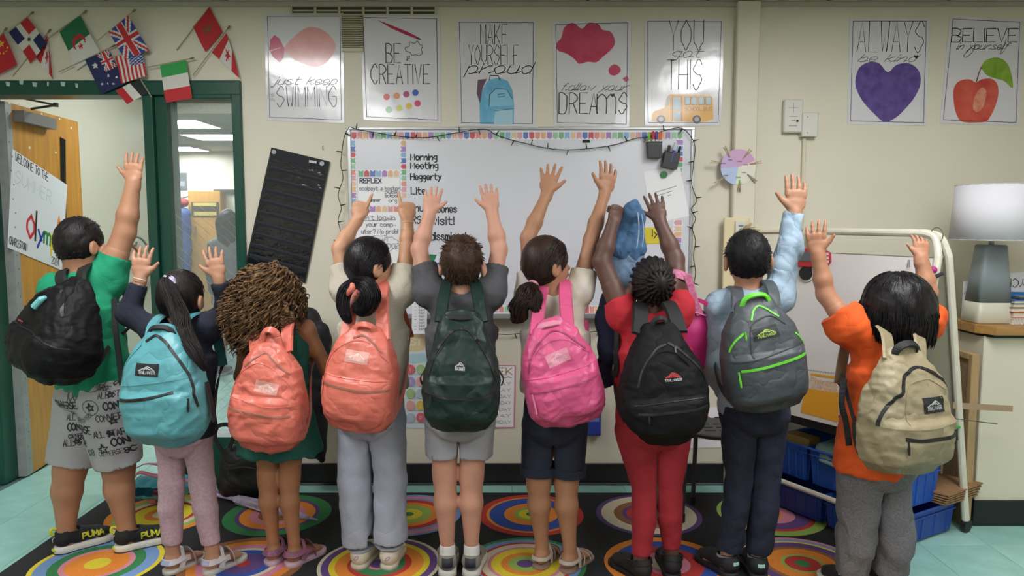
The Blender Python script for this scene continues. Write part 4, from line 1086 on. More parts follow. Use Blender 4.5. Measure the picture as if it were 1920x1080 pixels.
def strap_mesh(pts, nrm, w, th, n=8):
    """flat strap along points with given surface normals; returns V,F"""
    ps = crom(pts, n); ns = crom(nrm, n); V = []; F = []; m = len(ps)
    for i in range(m):
        t = (ps[min(m-1, i+1)]-ps[max(0, i-1)]).normalized(); N_ = ns[i]-t*ns[i].dot(t); N_ = N_.normalized() if N_.length > 1e-6 else t.orthogonal().normalized()
        s = t.cross(N_)
        ww = w[0]+(w[1]-w[0])*i/(m-1) if isinstance(w, tuple) else w
        for a, b in ((-.5, 0), (-.42, 1), (.42, 1), (.5, 0), (0, -.15)): V.append(ps[i]+s*a*ww+N_*b*th)
    for i in range(m-1):
        for k in range(5): F.append((i*5+k, i*5+(k+1) % 5, (i+1)*5+(k+1) % 5, (i+1)*5+k))
    F += [(0, 1, 2, 3, 4), tuple((m-1)*5+k for k in (4, 3, 2, 1, 0))]
    return V, F

class Tubes:
    """many thin strands joined into one mesh, numpy"""
    def __init__(s): s.V = []; s.Q = []; s.n = 0
    def add(s, pts, r, k=3):
        p = np.array(pts, float); m = len(p); t = np.gradient(p, axis=0); t /= np.maximum(np.linalg.norm(t, axis=1), 1e-9)[:, None]
        ref = np.array((.31, .52, .79)); x = np.cross(t, ref); x /= np.maximum(np.linalg.norm(x, axis=1), 1e-9)[:, None]; y = np.cross(t, x)
        r = np.broadcast_to(np.array(r, float), (m,)); a = np.arange(k)*2*np.pi/k
        V = p[:, None, :]+(x[:, None, :]*np.cos(a)[None, :, None]+y[:, None, :]*np.sin(a)[None, :, None])*r[:, None, None]
        i = np.arange(m-1)[:, None]; j = np.arange(k)[None, :]; j2 = (j+1) % k
        Q = np.stack([i*k+j, i*k+j2, (i+1)*k+j2, (i+1)*k+j], -1).reshape(-1, 4)+s.n
        s.V.append(V.reshape(-1, 3)); s.Q.append(Q); s.n += m*k; return s
    def build(s, name, mt, parent, extra=None):
        V, Q = s.V, s.Q
        if extra is not None: V = V+[extra[0]]; Q = Q+[extra[1]+s.n]
        return npm(name, np.concatenate(V), np.concatenate(Q), mt, parent)
def bez(p, n=8): return np.array([tuple(v) for v in crom([Vector(tuple(a)) for a in p], n)])
def hairm(c, c2, rough=.5): return M('hair_'+c, c, rough, col2=c2, vscale=60, vstretch=(1, 1, .25), bump=.5, bscale=220, bstretch=(1, 1, .12), spec=.22)
# ================================================================== the children
ZV = nv((0, 0, 1))
def person(sp):
    """build one child from measured joints; returns a dict of useful frames"""
    D = {}
    fL, fR = PF(*sp['heel'][0]), PF(*sp['heel'][1])
    yl, yr = [math.radians(a) for a in sp['fyaw']]
    FLf = foot_frame(fL, yl); FRf = foot_frame(fR, yr)
    k = sp.get('foot', .2)/.2
    aL = FLf[0]+FLf[1]*.042*k+ZV*.085; aR = FRf[0]+FRf[1]*.042*k+ZV*.085
    Yc = sp.get('Y') or float((aL[1]+aR[1])/2); D['Y'] = Yc
    J = lambda q: nv(P(q[0], q[1], Yc+(q[2] if len(q) > 2 else 0)))
    yaw = math.radians(sp.get('yaw', 0)); f = nv((math.sin(yaw), math.cos(yaw), 0)); r = nv((math.cos(yaw), -math.sin(yaw), 0))
    root = thing('person', sp['label'], 'person', ((aL[0]+aR[0])/2, Yc, 0), 'children in a row with backpacks'); D['root'] = root
    bw_ = sp.get('bw', 1.0); NB = J(sp['neck']); PV = J(sp['pelvis']); H = J(sp['head'])
    CH = PV+(NB-PV)*.70; WA = PV+(NB-PV)*.33
    SL, SR = J(sp['sL']), J(sp['sR']); EL, ER = J(sp['eL']), J(sp['eR']); WL, WR = J(sp['wL']), J(sp['wR'])
    KL, KR = J(sp['kL']), J(sp['kR'])
    hw = sp.get('hip', .062)*bw_
    HL, HR = PV-r*hw-ZV*.03, PV+r*hw-ZV*.03
    D.update(f=f, r=r, NB=NB, PV=PV, CH=CH, WA=WA, SL=SL, SR=SR, EL=EL, ER=ER, WL=WL, WR=WR, KL=KL, KR=KR, HL=HL, HR=HR, aL=aL, aR=aR, H=H, FLf=FLf, FRf=FRf, bw=bw_)
    ru, re_, rf, rw = sp.get('arm', (.037, .032, .033, .021)); rt, rk, rc, ra = sp.get('leg', (.064, .046, .045, .025))
    D['arm'] = (ru, re_, rf, rw); D['leg'] = (rt, rk, rc, ra)
    # head frame
    hy = math.radians(sp.get('hyaw', sp.get('yaw', 0))); hp = math.radians(sp.get('hpitch', 8)); ht = math.radians(sp.get('htilt', 0))
    hf = nv((math.sin(hy)*math.cos(hp), math.cos(hy)*math.cos(hp), math.sin(hp))); hu = unit(ZV-hf*ZV.dot(hf)); hr_ = unit(np.cross(hf, hu))
    hr2 = hr_*math.cos(ht)+hu*math.sin(ht); hu = hu*math.cos(ht)-hr_*math.sin(ht); hr_ = hr2
    R = np.stack([hr_, hf, hu]); D['R'] = R
    HD = sp.get('skull', (.074, .090, .098)); D['HD'] = HD
    hl = lambda x, y, z: H+hr_*x+hf*y+hu*z
    D['hl'] = hl
    allp = np.stack([NB, PV, CH, SL, SR, HL, HR, KL, KR, aL, aR, H]); pad = .16
    fl = Fld(allp.min(0)-pad, np.maximum(allp.max(0)+pad, 0), .006); 
    c = fl.cone
    # head: skull, jaw, face, ears, neck
    fl.ell(H, HD, R, 0)
    fl.ell(hl(0, .022, -.045), (HD[0]*.80, HD[1]*.72, HD[2]*.62), R, .02)
    c(hl(0, HD[1]*.86, -.005), hl(0, HD[1]*1.10, -.034), .007, .012, .010)          # nose
    fl.ell(hl(0, HD[1]*.93, -.058), (.024, .010, .010), R, .008)                     # lips
    for s in (-1, 1):
        fl.ell(hl(s*.030, HD[1]*.93, .002), (.014, .010, .009), R, .006, '-')          # eye sockets
        fl.ell(hl(s*(HD[0]+.009), -.008, -.022), (.011, .020, .031), R, .005); fl.ell(hl(s*(HD[0]+.019), -.002, -.020), (.006, .010, .018), R, .004, '-')
    c(hl(0, -.016, -.05), NB, sp.get('nr', .043), sp.get('nr', .046)+.006, .025)
    # trunk
    X = lambda a, b: (a*bw_, b*bw_)
    c(PV-ZV*.02, WA, X(.118, .088), X(.104, .08), .03, xdir=r); c(WA, CH, X(.104, .08), X(.118, .084), .03, xdir=r)
    c(CH, NB-ZV*.045, X(.118, .084), X(.085, .06), .03, xdir=r)
    for S in (SL, SR): c(NB-ZV*.03, S, .045, ru*1.15, .03)
    for E, S, W in ((EL, SL, WL), (ER, SR, WR)): c(S, S+(E-S)*.55, ru*1.12, ru, .03)
    # legs and feet
    for Hh, K, A, (h0, ff, rr) in ((HL, KL, aL, FLf), (HR, KR, aR, FRf)):
        c(Hh, K, rt*bw_, rk, .012); c(K+ZV*.02, K+(A-K)*.33-ff*.008, rk*.98, rc, .02); c(K+(A-K)*.33-ff*.008, A+ZV*.02, rc, ra, .02); c(A+ZV*.02, A-ZV*.02, ra, ra*1.02, .01)
        so = sp.get('sole', .018)
        fl.ell(h0+ff*.036*k+ZV*(so+.026), (.026*k, .034*k, .028), np.stack([rr, ff, ZV]), .02)
        c(h0+ff*.05*k+ZV*(so+.032), h0+ff*.14*k+ZV*(so+.018), (.027*k, .028), (.034*k, .016), .02, xdir=rr)
        c(h0+ff*.14*k+ZV*(so+.016), h0+ff*.178*k+ZV*(so+.011), (.034*k, .014), (.028*k, .010), .01, xdir=rr)
    Vs, Qs = [], []; v, q = fl.mesh(); Vs.append(v); Qs.append(q); n = len(v)
    # arms with hands, finer
    for side, S, E, W, hk in ((1, SL, EL, WL, 'hL'), (-1, SR, ER, WR, 'hR')):
        hs = sp[hk]; T = J(hs[0]); ap = np.stack([S, E, W, T]); g = Fld(ap.min(0)-.075, ap.max(0)+.075, .0034)
        g.cone(S+(E-S)*.1, E, ru, re_*1.02, .01); g.cone(E, E+(W-E)*.35, re_, rf, .014); g.cone(E+(W-E)*.35, W, rf, rw, .014)
        kw = dict(hs[1]) if len(hs) > 1 else {}
        hand_into(g, W, T, side, rw=rw, **kw)
        v, q = g.mesh(); Vs.append(v); Qs.append(q+n); n += len(v)
    sk = skin(sp['skin']); D['skin'] = sk
    npm('body', np.concatenate(Vs), np.concatenate(Qs), sk, root)
    # eyes
    for s in (-1, 1):
        e = hl(s*.030, HD[1]*.855, .002); m = MB(); a = [Vector(x) for x in (hr_, hf, hu)]
        for i_, (rr_, o_) in enumerate(((.0125, 0), (.0062, .0085))):
            m.mi = i_; Vv = []; Ff = []
            for i in range(7):
                for j in range(12):
                    th, ph = math.pi*i/6, 2*math.pi*j/12; Vv.append(Vector(e)+a[1]*o_+a[0]*rr_*math.sin(th)*math.cos(ph)+a[1]*rr_*(1 if i_ == 0 else .9)*math.sin(th)*math.sin(ph)+a[2]*rr_*math.cos(th))
            for i in range(6):
                for j in range(12): Ff.append((i*12+j, i*12+(j+1) % 12, (i+1)*12+(j+1) % 12, (i+1)*12+j))
            m.add(Vv, Ff)
        m.build('eye', [M('eye_white', 'E4E0DC', .2), M('eye_dark', '2A1A12', .15)], root, True)
    return D

def cloth(name, D, fl, mt, seed, amp=.004, freq=45, an=(1, 1, 1), it=2):
    V, Q = fl.mesh(); V = smooth_mesh(V, Q, it, .5); V = folds(V, Q, seed, amp*1.7, freq, an)
    return npm(name, V, Q, mt, D['root'])
def shirt(D, mt, hem, sleeves=(.55, .55), loose=.016, name='shirt', seed=1, amp=.004, hemw=None, sl_r=.016, neck=.054, cuff=True):
    """hem: world z; sleeves: fraction of the arm covered (0..1 upper arm, 1..2 forearm)"""
    PV, CH, NB, WA, r, f, bw_ = [D[k] for k in ('PV', 'CH', 'NB', 'WA', 'r', 'f', 'bw')]
    pts = np.stack([NB, PV, D['SL'], D['SR'], D['EL'], D['ER']]+([D['WL']] if sleeves[0] > 1 else [])+([D['WR']] if sleeves[1] > 1 else []))
    lo, hi = pts.min(0)-.17, pts.max(0)+.12; lo[2] = min(lo[2], hem-.02)
    fl = Fld(lo, hi, .0055); X = lambda a, b: (a*bw_+loose, b*bw_+loose)
    ax = unit(PV-CH); hp = CH+ax*((CH[2]-hem)/max(.2, -ax[2]))
    hwid = hemw or X(.125, .096)
    fl.cone(CH, hp, X(.120, .086), hwid, .02, flat=True, xdir=r)
    fl.cone(CH, NB-ZV*.045, X(.120, .086), (.085*bw_+loose*.8, .06*bw_+loose*.8), .03, xdir=r)
    ru, re_, rf, rw = D['arm']
    for S, E, W, sf in ((D['SL'], D['EL'], D['WL'], sleeves[0]), (D['SR'], D['ER'], D['WR'], sleeves[1])):
        fl.cone(NB-ZV*.035, S, .05, ru*1.12+sl_r*.8, .03)
        fl.cone(CH+ZV*.03+(S-CH)*.5, S, .07*bw_, ru*1.1+sl_r*.8, .04)
        if sf <= 1:
            e = S+(E-S)*sf; fl.cone(S, e, ru*1.12+sl_r*.8, ru+sl_r, .025, flat0=True)
            u = unit(E-S); fl.cone(e-u*.03, e+u*.02, ru+sl_r*.45, ru+sl_r*.6, .003, op='-', flat=True)
        else:
            fl.cone(S, E, ru*1.12+sl_r*.8, re_+sl_r, .025); e = E+(W-E)*(sf-1); u = unit(W-E)
            fl.cone(E, e, re_+sl_r, rw+sl_r*.55+.004, .02, flat0=True); fl.cone(e-u*.02, e+u*.02, rw+.005, rw+.007, .003, op='-', flat=True)
    fl.cone(NB-ZV*.012, NB+(D['H']-NB)*.9, neck, neck+.02, .006, op='-')
    fl.cone(hp+ZV*.02, hp-ZV*.03, (hwid[0]-.012, hwid[1]-.012), (hwid[0]-.01, hwid[1]-.01), .003, xdir=r, op='-', flat=True)
    return cloth(name, D, fl, mt, seed, amp)
def trousers(D, mt, ends, wid, name='trousers', seed=2, amp=.003, loose=.012, top=.04, endr=None, kn=None):
    """ends: fraction hip->knee (0..1) or knee->ankle (1..2) for both legs; wid: leg radius at the end"""
    PV, r, bw_ = D['PV'], D['r'], D['bw']; rt, rk, rc, ra = D['leg']
    pts = np.stack([PV, D['KL'], D['KR']]+([D['aL'], D['aR']] if max(ends) > 1 else [])); fl = Fld(pts.min(0)-.19, pts.max(0)+.19, .0056)
    fl.cone(PV+ZV*(.06+top), PV-ZV*.03, (.112*bw_+loose, .086*bw_+loose), (.124*bw_+loose, .098*bw_+loose), .02, flat=True, xdir=r)
    fl.ell(PV-D['f']*.05*bw_-ZV*.035, (.095*bw_+loose, .06*bw_+loose, .07), np.stack([r, D['f'], ZV]), .03)
    kr = kn or (rk+loose)
    for Hh, K, A, en in ((D['HL'], D['KL'], D['aL'], ends[0]), (D['HR'], D['KR'], D['aR'], ends[1])):
        tr = rt*bw_+loose
        if en <= 1:
            e = Hh+(K-Hh)*en; u = unit(K-Hh); fl.cone(Hh, e, tr, wid, .007, flat0=True)
        else:
            e = K+(A-K)*(en-1); u = unit(A-K); fl.cone(Hh, K, tr, kr, .007); fl.cone(K, e, kr, wid, .012, flat0=True); cm = K+(A-K)*.33; ff_ = D['FLf' if K is D['KL'] else 'FRf'][1]; fl.cone(K, cm-ff_*.008, kr, max(rc+loose, kr*.9), .012); fl.cone(cm-ff_*.008, K+(A-K)*min(.85, en-1-.06), max(rc+loose, kr*.9), wid*.99, .012)
        fl.cone(e-u*.035, e+u*.02, wid-.008, wid-.006, .003, op='-', flat=True)
    ka = (D['KL']+D['KR'])/2; cr = (D['HL']+D['HR'])/2-ZV*.055; en = max(ends)
    bt = cr+(ka-cr)*min(1, en)*1.02 if en <= 1 else ka+((D['aL']+D['aR'])/2-ka)*(en-1)
    if D['bw'] < 1.15: fl.cone(cr, bt, (.0022, .2), (.008, .2), .005, xdir=r, op='-', flat=True)          # the gap between the legs
    return cloth(name, D, fl, mt, seed, amp, 45, (1, 1, .6))

def sneaker(D, which, L, up_c, sole_c, st=.024, name='shoe', tab=None, lining=None, top=.085, midc=None, label=None, laces=True):
    h, f, r = D['FLf'] if which == 'L' else D['FRf']
    fl = upper_field(h, f, r, L, st, top, ar=D['leg'][3]); V, Q = fl.mesh(); V = smooth_mesh(V, Q, 1)
    o = npm(name, V, Q, up_c, D['root'])
    if label: o['label'] = label
    sole('sole', h, f, r, L, .001, st, .006, sole_c, o)
    if midc: sole('outsole', h, f, r, L, 0, .008, .0075, midc, o, .003)
    k = L/.2
    if lining: ring_band('collar', h+f*.049*k+ZV*(top-.002), ZV+f*.1, max(.030*k, D['leg'][3]+.003), max(.036*k, D['leg'][3]+.006), r, .010, .005, lining, o)
    if tab:
        bvh = BVHTree.FromPolygons([tuple(v) for v in V], [tuple(int(i) for i in q) for q in Q])
        m = MB(); g = {}
        for i in range(7):
            for j in range(5):
                x = (i/6-.5)*.042*k; z = st+.018+(top+.004-st-.018)*j/4
                p0 = Vector(h-f*.06+r*x+ZV*z); hit = bvh.ray_cast(p0, Vector(f), .2)
                if hit[0] is not None: g[i, j] = len(m.V); m.V.append(hit[0]-Vector(f)*.002)
        for i in range(6):
            for j in range(4):
                q = [(i, j), (i+1, j), (i+1, j+1), (i, j+1)]
                if all(a in g for a in q): m.F.append(tuple(g[a] for a in q)); m.I.append(0)
        m.build('heel_tab', tab, o, True)
    if laces:
        m = MB()
        for t in (.095, .112, .13):
            zc = st+.052-(t-.09)*.45; c0 = h+f*t*k+ZV*zc
            m.tube(crom([c0-r*.022-ZV*.010, c0-r*.012+ZV*.002, c0+ZV*.005, c0+r*.012+ZV*.002, c0+r*.022-ZV*.010], 3), .0022, 5)
        m.build('laces', lining or sole_c, o)
    return o, V, Q
def sandal(D, which, L, strap_c, sole_c, kind='strap', st=.018, deco=None):
    h, f, r = D['FLf'] if which == 'L' else D['FRf']; k = L/.2
    o = sole('sandal', h, f, r, L, 0, st, .005, sole_c, D['root'])
    def band(pts, w, nm='strap', mt=None, th=.003):
        c0 = h+f*.07*k+ZV*.035
        V, F = strap_mesh([Vector(p) for p in pts], [Vector(nv(p)-c0).normalized() for p in pts], w, th, 5); return pyd(nm, V, F, mt or strap_c, o)
    q = lambda x, y, z: h+r*x*k+f*y*k+ZV*z
    wide = kind == 'sport'
    hz = st+(.034 if not wide else .036); hwd = .016 if not wide else .026
    hs = band([q(-.034, .075, hz+.004), q(-.034, .045, hz), q(-.028, .012, hz), q(0, -.004, hz+.002), q(.028, .012, hz), q(.034, .045, hz), q(.034, .075, hz+.004)], hwd, 'heel_strap')
    if deco is not None: band([q(-.024, .006, hz), q(0, -.008, hz+.002), q(.024, .006, hz)], hwd*.8, 'heel_badge', deco, .0025)
    band([q(-.036, .062, st), q(-.034, .066, st+.04), q(-.02, .072, st+.07), q(0, .078, st+.074), q(.02, .072, st+.07), q(.034, .066, st+.04), q(.036, .062, st)], .015, 'ankle_strap')
    if kind == 'sport':
        band([q(-.040, .12, st), q(-.036, .12, st+.03), q(0, .12, st+.046), q(.036, .12, st+.03), q(.040, .12, st)], .05, 'toe_cover')
        for s in (-1, 1): band([q(s*.037, .055, st), q(s*.037, .07, st+.03), q(s*.036, .10, st+.03)], .024, 'side_strap')
    else:
        band([q(-.040, .15, st), q(-.033, .135, st+.028), q(0, .12, st+.042), q(.033, .105, st+.03), q(.038, .09, st)], .010, 'cross_strap')
        band([q(.040, .15, st), q(.033, .135, st+.028), q(0, .12, st+.042), q(-.033, .105, st+.03), q(-.038, .09, st)], .010, 'cross_strap')
        band([q(-.040, .165, st), q(-.03, .165, st+.022), q(0, .165, st+.028), q(.03, .165, st+.022), q(.040, .165, st)], .010, 'toe_strap')
    return o

# ------------------------------------------------------------------ hair
def cap_field(D, grow, cut_n, cut_c, h=.0055, low=None, extra=None):
    """hair mass round the skull; cut plane in head space (n.p > c kept)"""
    H, R, HD, hl = D['H'], D['R'], D['HD'], D['hl']; fl = Fld(H-.2, H+.2, h)
    fl.ell(hl(0, -.006, .006), tuple(a+grow for a in HD), R, 0)
    if extra: extra(fl)
    for s_ in (-1, 1): fl.ell(hl(s_*(HD[0]+.012), .004, -.030), (.022, .034, .046), R, .006, '-')
    n = unit(R.T@nv(cut_n)); p = H+n*cut_c
    fl.half(p, -n, .008)
    return fl
def scalp(rs, D, n, zmin=-.55, grow=.01, back=None):
    """random directions on the hair-bearing part of the head, head space unit-ellipsoid"""
    out = []
    while len(out) < n:
        v = rs.normal(size=3); v /= np.linalg.norm(v)
        line = zmin if v[1] < -.1 else (zmin+(v[1]+.1)*1.35)
        if v[2] > line and not (abs(v[0]) > .80 and v[2] < .08 and v[1] > -.5): out.append(v)
    return np.array(out)
def headpt(D, v, s=1.0, add=0.0):
    HD, R = nv(D['HD']), D['R']; p = v*HD*s; return D['H']+(p+unit(v)*add)@R
def hair_short(D, mt, seed, ln=.016, grow=.009, nape=-.48, n=1500, up=.5, messy=.4):
    rs = np.random.RandomState(seed)
    fl = cap_field(D, grow, (0, -.62, .78), nape*D['HD'][2]); V, Q = fl.mesh(); V = smooth_mesh(V, Q, 1); V = folds(V, Q, seed, .0022, 160)
    T = Tubes(); R = D['R']
    for v in scalp(rs, D, n, nape-.12):
        a = headpt(D, v, 1, grow-.004); nrm = unit((v/nv(D['HD']))@R)
        fl_ = unit((nv((rs.normal()*.5, -.35+rs.normal()*.4, up-1.0*(v[2] < .5)))@R)); d = unit(nrm*.28+fl_*.95+rs.normal(size=3)*messy*.4)
        b = a+d*ln*rs.uniform(.6, 1.2); c = b+unit(d+fl_*.8)*ln*.5
        T.add([a, b, c], [.0016, .0013, .0003])
    return T.build('hair', mt, D['root'], (V, Q))
def slick(D, T, rs, tie, n, grow=.012, r=.0017, zmin=-.6, wavy=0.):
    """combed-back strands running over the head to the tie point (head-space direction)"""
    tie = unit(tie)
    for v in scalp(rs, D, n, zmin):
        pts = []; m = 9
        for i in range(m):
            t = i/(m-1); w_ = unit(v*(1-t)+tie*t*.98+1e-4); pts.append(headpt(D, w_, 1, grow+.003*math.sin(math.pi*t)+rs.normal()*.0006+wavy*rs.normal()*.002))
        T.add(pts, [r*.6]+[r]*(m-2)+[r*.7])
def tail(T, rs, spine, radii, n, r=.0018, wave=.0, strag=0.12):
    sp_ = bez(spine, 7); m = len(sp_); rad = np.interp(np.linspace(0, 1, m), np.linspace(0, 1, len(radii)), radii)
    t = np.gradient(sp_, axis=0); t /= np.linalg.norm(t, axis=1)[:, None]; x = np.cross(t, (.2, 1, .1)); x /= np.linalg.norm(x, axis=1)[:, None]; y = np.cross(t, x)
    for k in range(n):
        a, q = rs.uniform(0, 6.28), math.sqrt(rs.uniform(0, 1)); tw = rs.normal()*.5; e = rs.uniform(.82, 1.02); ph = rs.uniform(0, 6.28)
        i1 = max(4, int(m*e)); s_ = np.linspace(0, 1, m)[:i1]
        an = a+tw*s_; ww = wave*np.sin(s_*15+ph*.4)
        p = sp_[:i1]+(x[:i1]*np.cos(an)[:, None]+y[:i1]*np.sin(an)[:, None])*(rad[:i1]*q*(1+strag*rs.normal()*s_))[:, None]+x[:i1]*ww[:, None]
        rr = np.full(i1, r); rr[-1] = .0004; T.add(p, rr)
def solid_tail(spine, radii, seed, h=.005):
    sp_ = bez(spine, 4); m = len(sp_); rad = np.interp(np.linspace(0, 1, m), np.linspace(0, 1, len(radii)), radii)*.9
    fl = Fld(sp_.min(0)-.07, sp_.max(0)+.07, h)
    for i in range(m-1): fl.cone(sp_[i], sp_[i+1], rad[i], rad[i+1], .006)
    V, Q = fl.mesh(); return V, Q
def cat2(*ms):
    n = 0; Vs = []; Qs = []
    for v, q in ms: Vs.append(v); Qs.append(q+n); n += len(v)
    return np.concatenate(Vs), np.concatenate(Qs)
JH = lambda D, q: nv(P(q[0], q[1], D['Y']+(q[2] if len(q) > 2 else 0)))
zpx = lambda D, x, y: P(x, y, D['Y']).z
jersey = lambda n, c, **k: M(n, c, .85, var=k.get('var', .06), vscale=k.get('vscale', 200), bump=.12, bscale=400, col2=k.get('col2'), wr=.35, wscale=9)
# ---- 1: green tee, printed shorts, right arm up
d1 = person(dict(label='child in bright green tee and printed grey shorts raising one arm by the door', skin='A87A5E', heel=[(104, 1040), (217, 1036)], fyaw=(42, 52), yaw=36, hyaw=22, hpitch=0, foot=.225,
    neck=(152, 520), pelvis=(180, 722), head=(150, 455), bw=1.2, sL=(112, 548, -.02), sR=(200, 522, .02), eL=(118, 630, .12), eR=(234, 436, .05), wL=(172, 668, .26), wR=(250, 342, .06),
    hL=[(195, 660, .32)], hR=[(250, 276, .07), dict(spread=.5)], kL=(132, 880), kR=(222, 876), skull=(.080, .092, .098), nr=.056,
    arm=(.052, .044, .044, .027), leg=(.082, .066, .060, .037), hip=.07, sole=.03))
shirt(d1, jersey('green_jersey', '0E8A62'), zpx(d1, 200, 742), (.55, .50), seed=11, sl_r=.022, loose=.018, hemw=(.182, .15))
s1 = trousers(d1, M('print_fleece', 'A3A4A6', .9, var=.07, vscale=300, bump=.1, bscale=300), (.93, .92), .100, 'shorts', 12, loose=.022)
hair_short(d1, hairm('0F0E10', '201C1A'), 21, .010, .008, messy=.3, nape=-.46)
for w_ in 'LR':
    o, V, Q = sneaker(d1, w_, .235, M('knit_navy', '12151C', .8, bump=.25, bscale=300), M('foam_white', 'D2CFC6', .5), .034, top=.094, midc=M('sole_dark', '1B1C20', .6), lining=M('knit_navy', '12151C', .8), laces=True)
    h, f, r = d1['F%sf' % w_]
    bvh = BVHTree.FromPolygons([tuple(v) for v in V], [tuple(int(i) for i in q) for q in Q])
    MB().tube(crom([h-f*.002+ZV*.088, h-f*.014+ZV*.1, h-f*.010+ZV*.116, h+f*.008+ZV*.112], 4), .006, 6).build('pull_tab', M('neon_yellow', 'BFC22A', .6), o)
    sole_y = MB(); n0 = Vector(r); st, wd = strokes('PUMA', .024, 1.1, 1.0); vv, ff = ribbons(st, .0058, .008)
    pts = []; 
    for v in vv:
        p0 = Vector(h+f*(.098+v[0]*1.0)+r*.12+ZV*(.052+v[1])); hit = bvh.ray_cast(p0, -n0, .3); pts.append((hit[0] if hit[0] else p0-n0*.08)+n0*.0012)
    pyd('logo_lettering', pts, ff, M('neon_yellow', 'BFC22A', .6), o)
    cat_ = [[(-.008, .012), (-.002, .004), (.004, .006), (.010, .016)], [(-.002, .004), (-.004, -.010)], [(.003, .005), (.003, -.008)]]
    vv, ff = ribbons(cat_, .0035, .004); pts = []
    for v in vv:
        p0 = Vector(h-f*.08+r*v[0]+ZV*(.066+v[1])); hit = bvh.ray_cast(p0, Vector(f), .3); pts.append((hit[0] if hit[0] else p0+Vector(f)*.07)-Vector(f)*.0012)
    pyd('heel_logo', pts, ff, M('logo_white', 'D8D8D8', .5), o)
    q = footprint(h, f, r, .235, .008); V2 = []
    band = [q[i] for i in (15, 0, 1, 2, 3)] if False else [h+f*.03+r*.037, h+f*.07+r*.036, h+f*.11+r*.043]
    MB().tube([tuple(h-f*.004+ZV*.020-r*.016), tuple(h-f*.007+ZV*.021), tuple(h-f*.004+ZV*.020+r*.016)], .006, 6).build('heel_plug', M('neon_yellow', 'BFC22A', .6), o)
# print on the shorts, laid onto the cloth
def decal(obj, text, c, h, pen, mt, parent, rot=0, n=(0, 1, 0), up=(0, 0, 1), start=.3, wx=1.0, name='lettering', sts=None, lift=.0015):
    me = obj.data; bvh = BVHTree.FromPolygons([v.co for v in me.vertices], [tuple(p.vertices) for p in me.polygons])
    n = Vector(n).normalized(); up = Vector(up); up = (up-n*up.dot(n)).normalized(); ri = n.cross(up)
    if sts is None:
        sts, wd = strokes(text, h, wx, 1.0); sts = [[(p[0]-wd/2, p[1]-h/2) for p in s] for s in sts]
    cr, sr = math.cos(rot), math.sin(rot); sts = [[(p[0]*cr-p[1]*sr, p[0]*sr+p[1]*cr) for p in s] for s in sts]
    V, F = ribbons(sts, pen, .012); pts = []; ok = []
    for v in V:
        p0 = Vector(c)-n*start+ri*v[0]+up*v[1]; hit = bvh.ray_cast(p0, n, 2*start); ok.append(hit[0] is not None); pts.append((hit[0] if hit[0] else p0+n*start)-n*lift)
    F = [f_ for f_ in F if all(ok[i] for i in f_) and max((pts[a]-pts[b]).length for a in f_ for b in f_) < .04]
    if not F: return None
    return pyd(name, pts, F, mt, parent)
bp_, gp_ = M('print_black', '26272B', .8), M('print_grey', '65666C', .85)
def starst(R_): return [[(R_*(1 if k % 2 == 0 else .42)*math.sin(k*math.pi/5), R_*(1 if k % 2 == 0 else .42)*math.cos(k*math.pi/5)) for k in range(11)]]
PS = lambda x, y: P(x, y, d1['Y']-.12)
rs_ = random.Random(3)
for tx, x, y, h, pen, mt, rot in (('CONVERSE', 193, 722, .020, .004, bp_, -.35), ('108', 143, 738, .045, .008, gp_, .05), ('ALL STAR', 215, 737, .026, .005, gp_, .05), ('CONVERSE', 126, 757, .032, .009, bp_, .03),
    ('808', 133, 775, .03, .006, gp_, .02), ('ALL STAR', 135, 787, .026, .005, gp_, .03), ('CONVERSE', 146, 805, .034, .009, bp_, .02), ('CONVERSE', 134, 823, .018, .005, bp_, .02), ('ALL STAR', 134, 835, .03, .006, bp_, .02),
    ('CONVERSE', 232, 757, .034, .009, bp_, .05), ('CONVERSE', 215, 780, .030, .006, gp_, .04), ('ALL STAR', 205, 812, .030, .006, bp_, .05), ('CONVERSE', 240, 828, .036, .009, bp_, .06), ('CONVERSE', 205, 850, .022, .004, gp_, .1), ('808 808', 245, 848, .028, .007, bp_, .1), ('108', 168, 850, .03, .007, gp_, .1), ('80', 218, 716, .03, .007, gp_, 0), ('CONVERSE', 170, 780, .018, .004, gp_, .6)):
    decal(s1, tx, PS(x, y), h*.95, pen*.62, mt, s1, rot, wx=.62)
for x, y, R_ in ((179, 708, .024), (180, 760, .018), (195, 842, .022), (215, 788, .014), (212, 738, .012), (132, 834, .012), (209, 812, .012)): decal(s1, '', PS(x, y), 0, .008, bp_, s1, .2, sts=starst(R_), name='star_print')
for x, y, R_ in ((179, 708, .052), (180, 760, .032)): decal(s1, '', PS(x, y), 0, .003, gp_, s1, 0, sts=[[(R_*math.cos(a*.26), R_*math.sin(a*.26)) for a in range(25)]], name='ring_print')
# ---- 2: navy top, ponytail, pink leggings
d2 = person(dict(label='child in navy top and pale pink leggings with high ponytail and both hands up', skin='B08268', heel=[(309, 1080), (384, 1080)], fyaw=(28, 30), yaw=12, hyaw=4, hpitch=2, foot=.19,
    neck=(343, 607), pelvis=(344, 805), head=(339, 556), sL=(296, 622), sR=(388, 616), eL=(243, 590, .02), eR=(424, 586, .17), wL=(264, 521, .04), wR=(410, 520, .14),
    hL=[(266, 453, .04), dict(spread=1.3)], hR=[(393, 455, .14), dict(spread=1.1)], kL=(322, 905), kR=(380, 905), skull=(.076, .086, .094), bw=.95, arm=(.036, .031, .032, .021), leg=(.060, .043, .041, .027)))
navy = M('navy_fleece', '161B2B', .9, var=.1, vscale=40, bump=.15, bscale=250, wr=.4, wscale=12)
shirt(d2, navy, zpx(d2, 340, 812), (1.82, 1.85), seed=22, sl_r=.016)
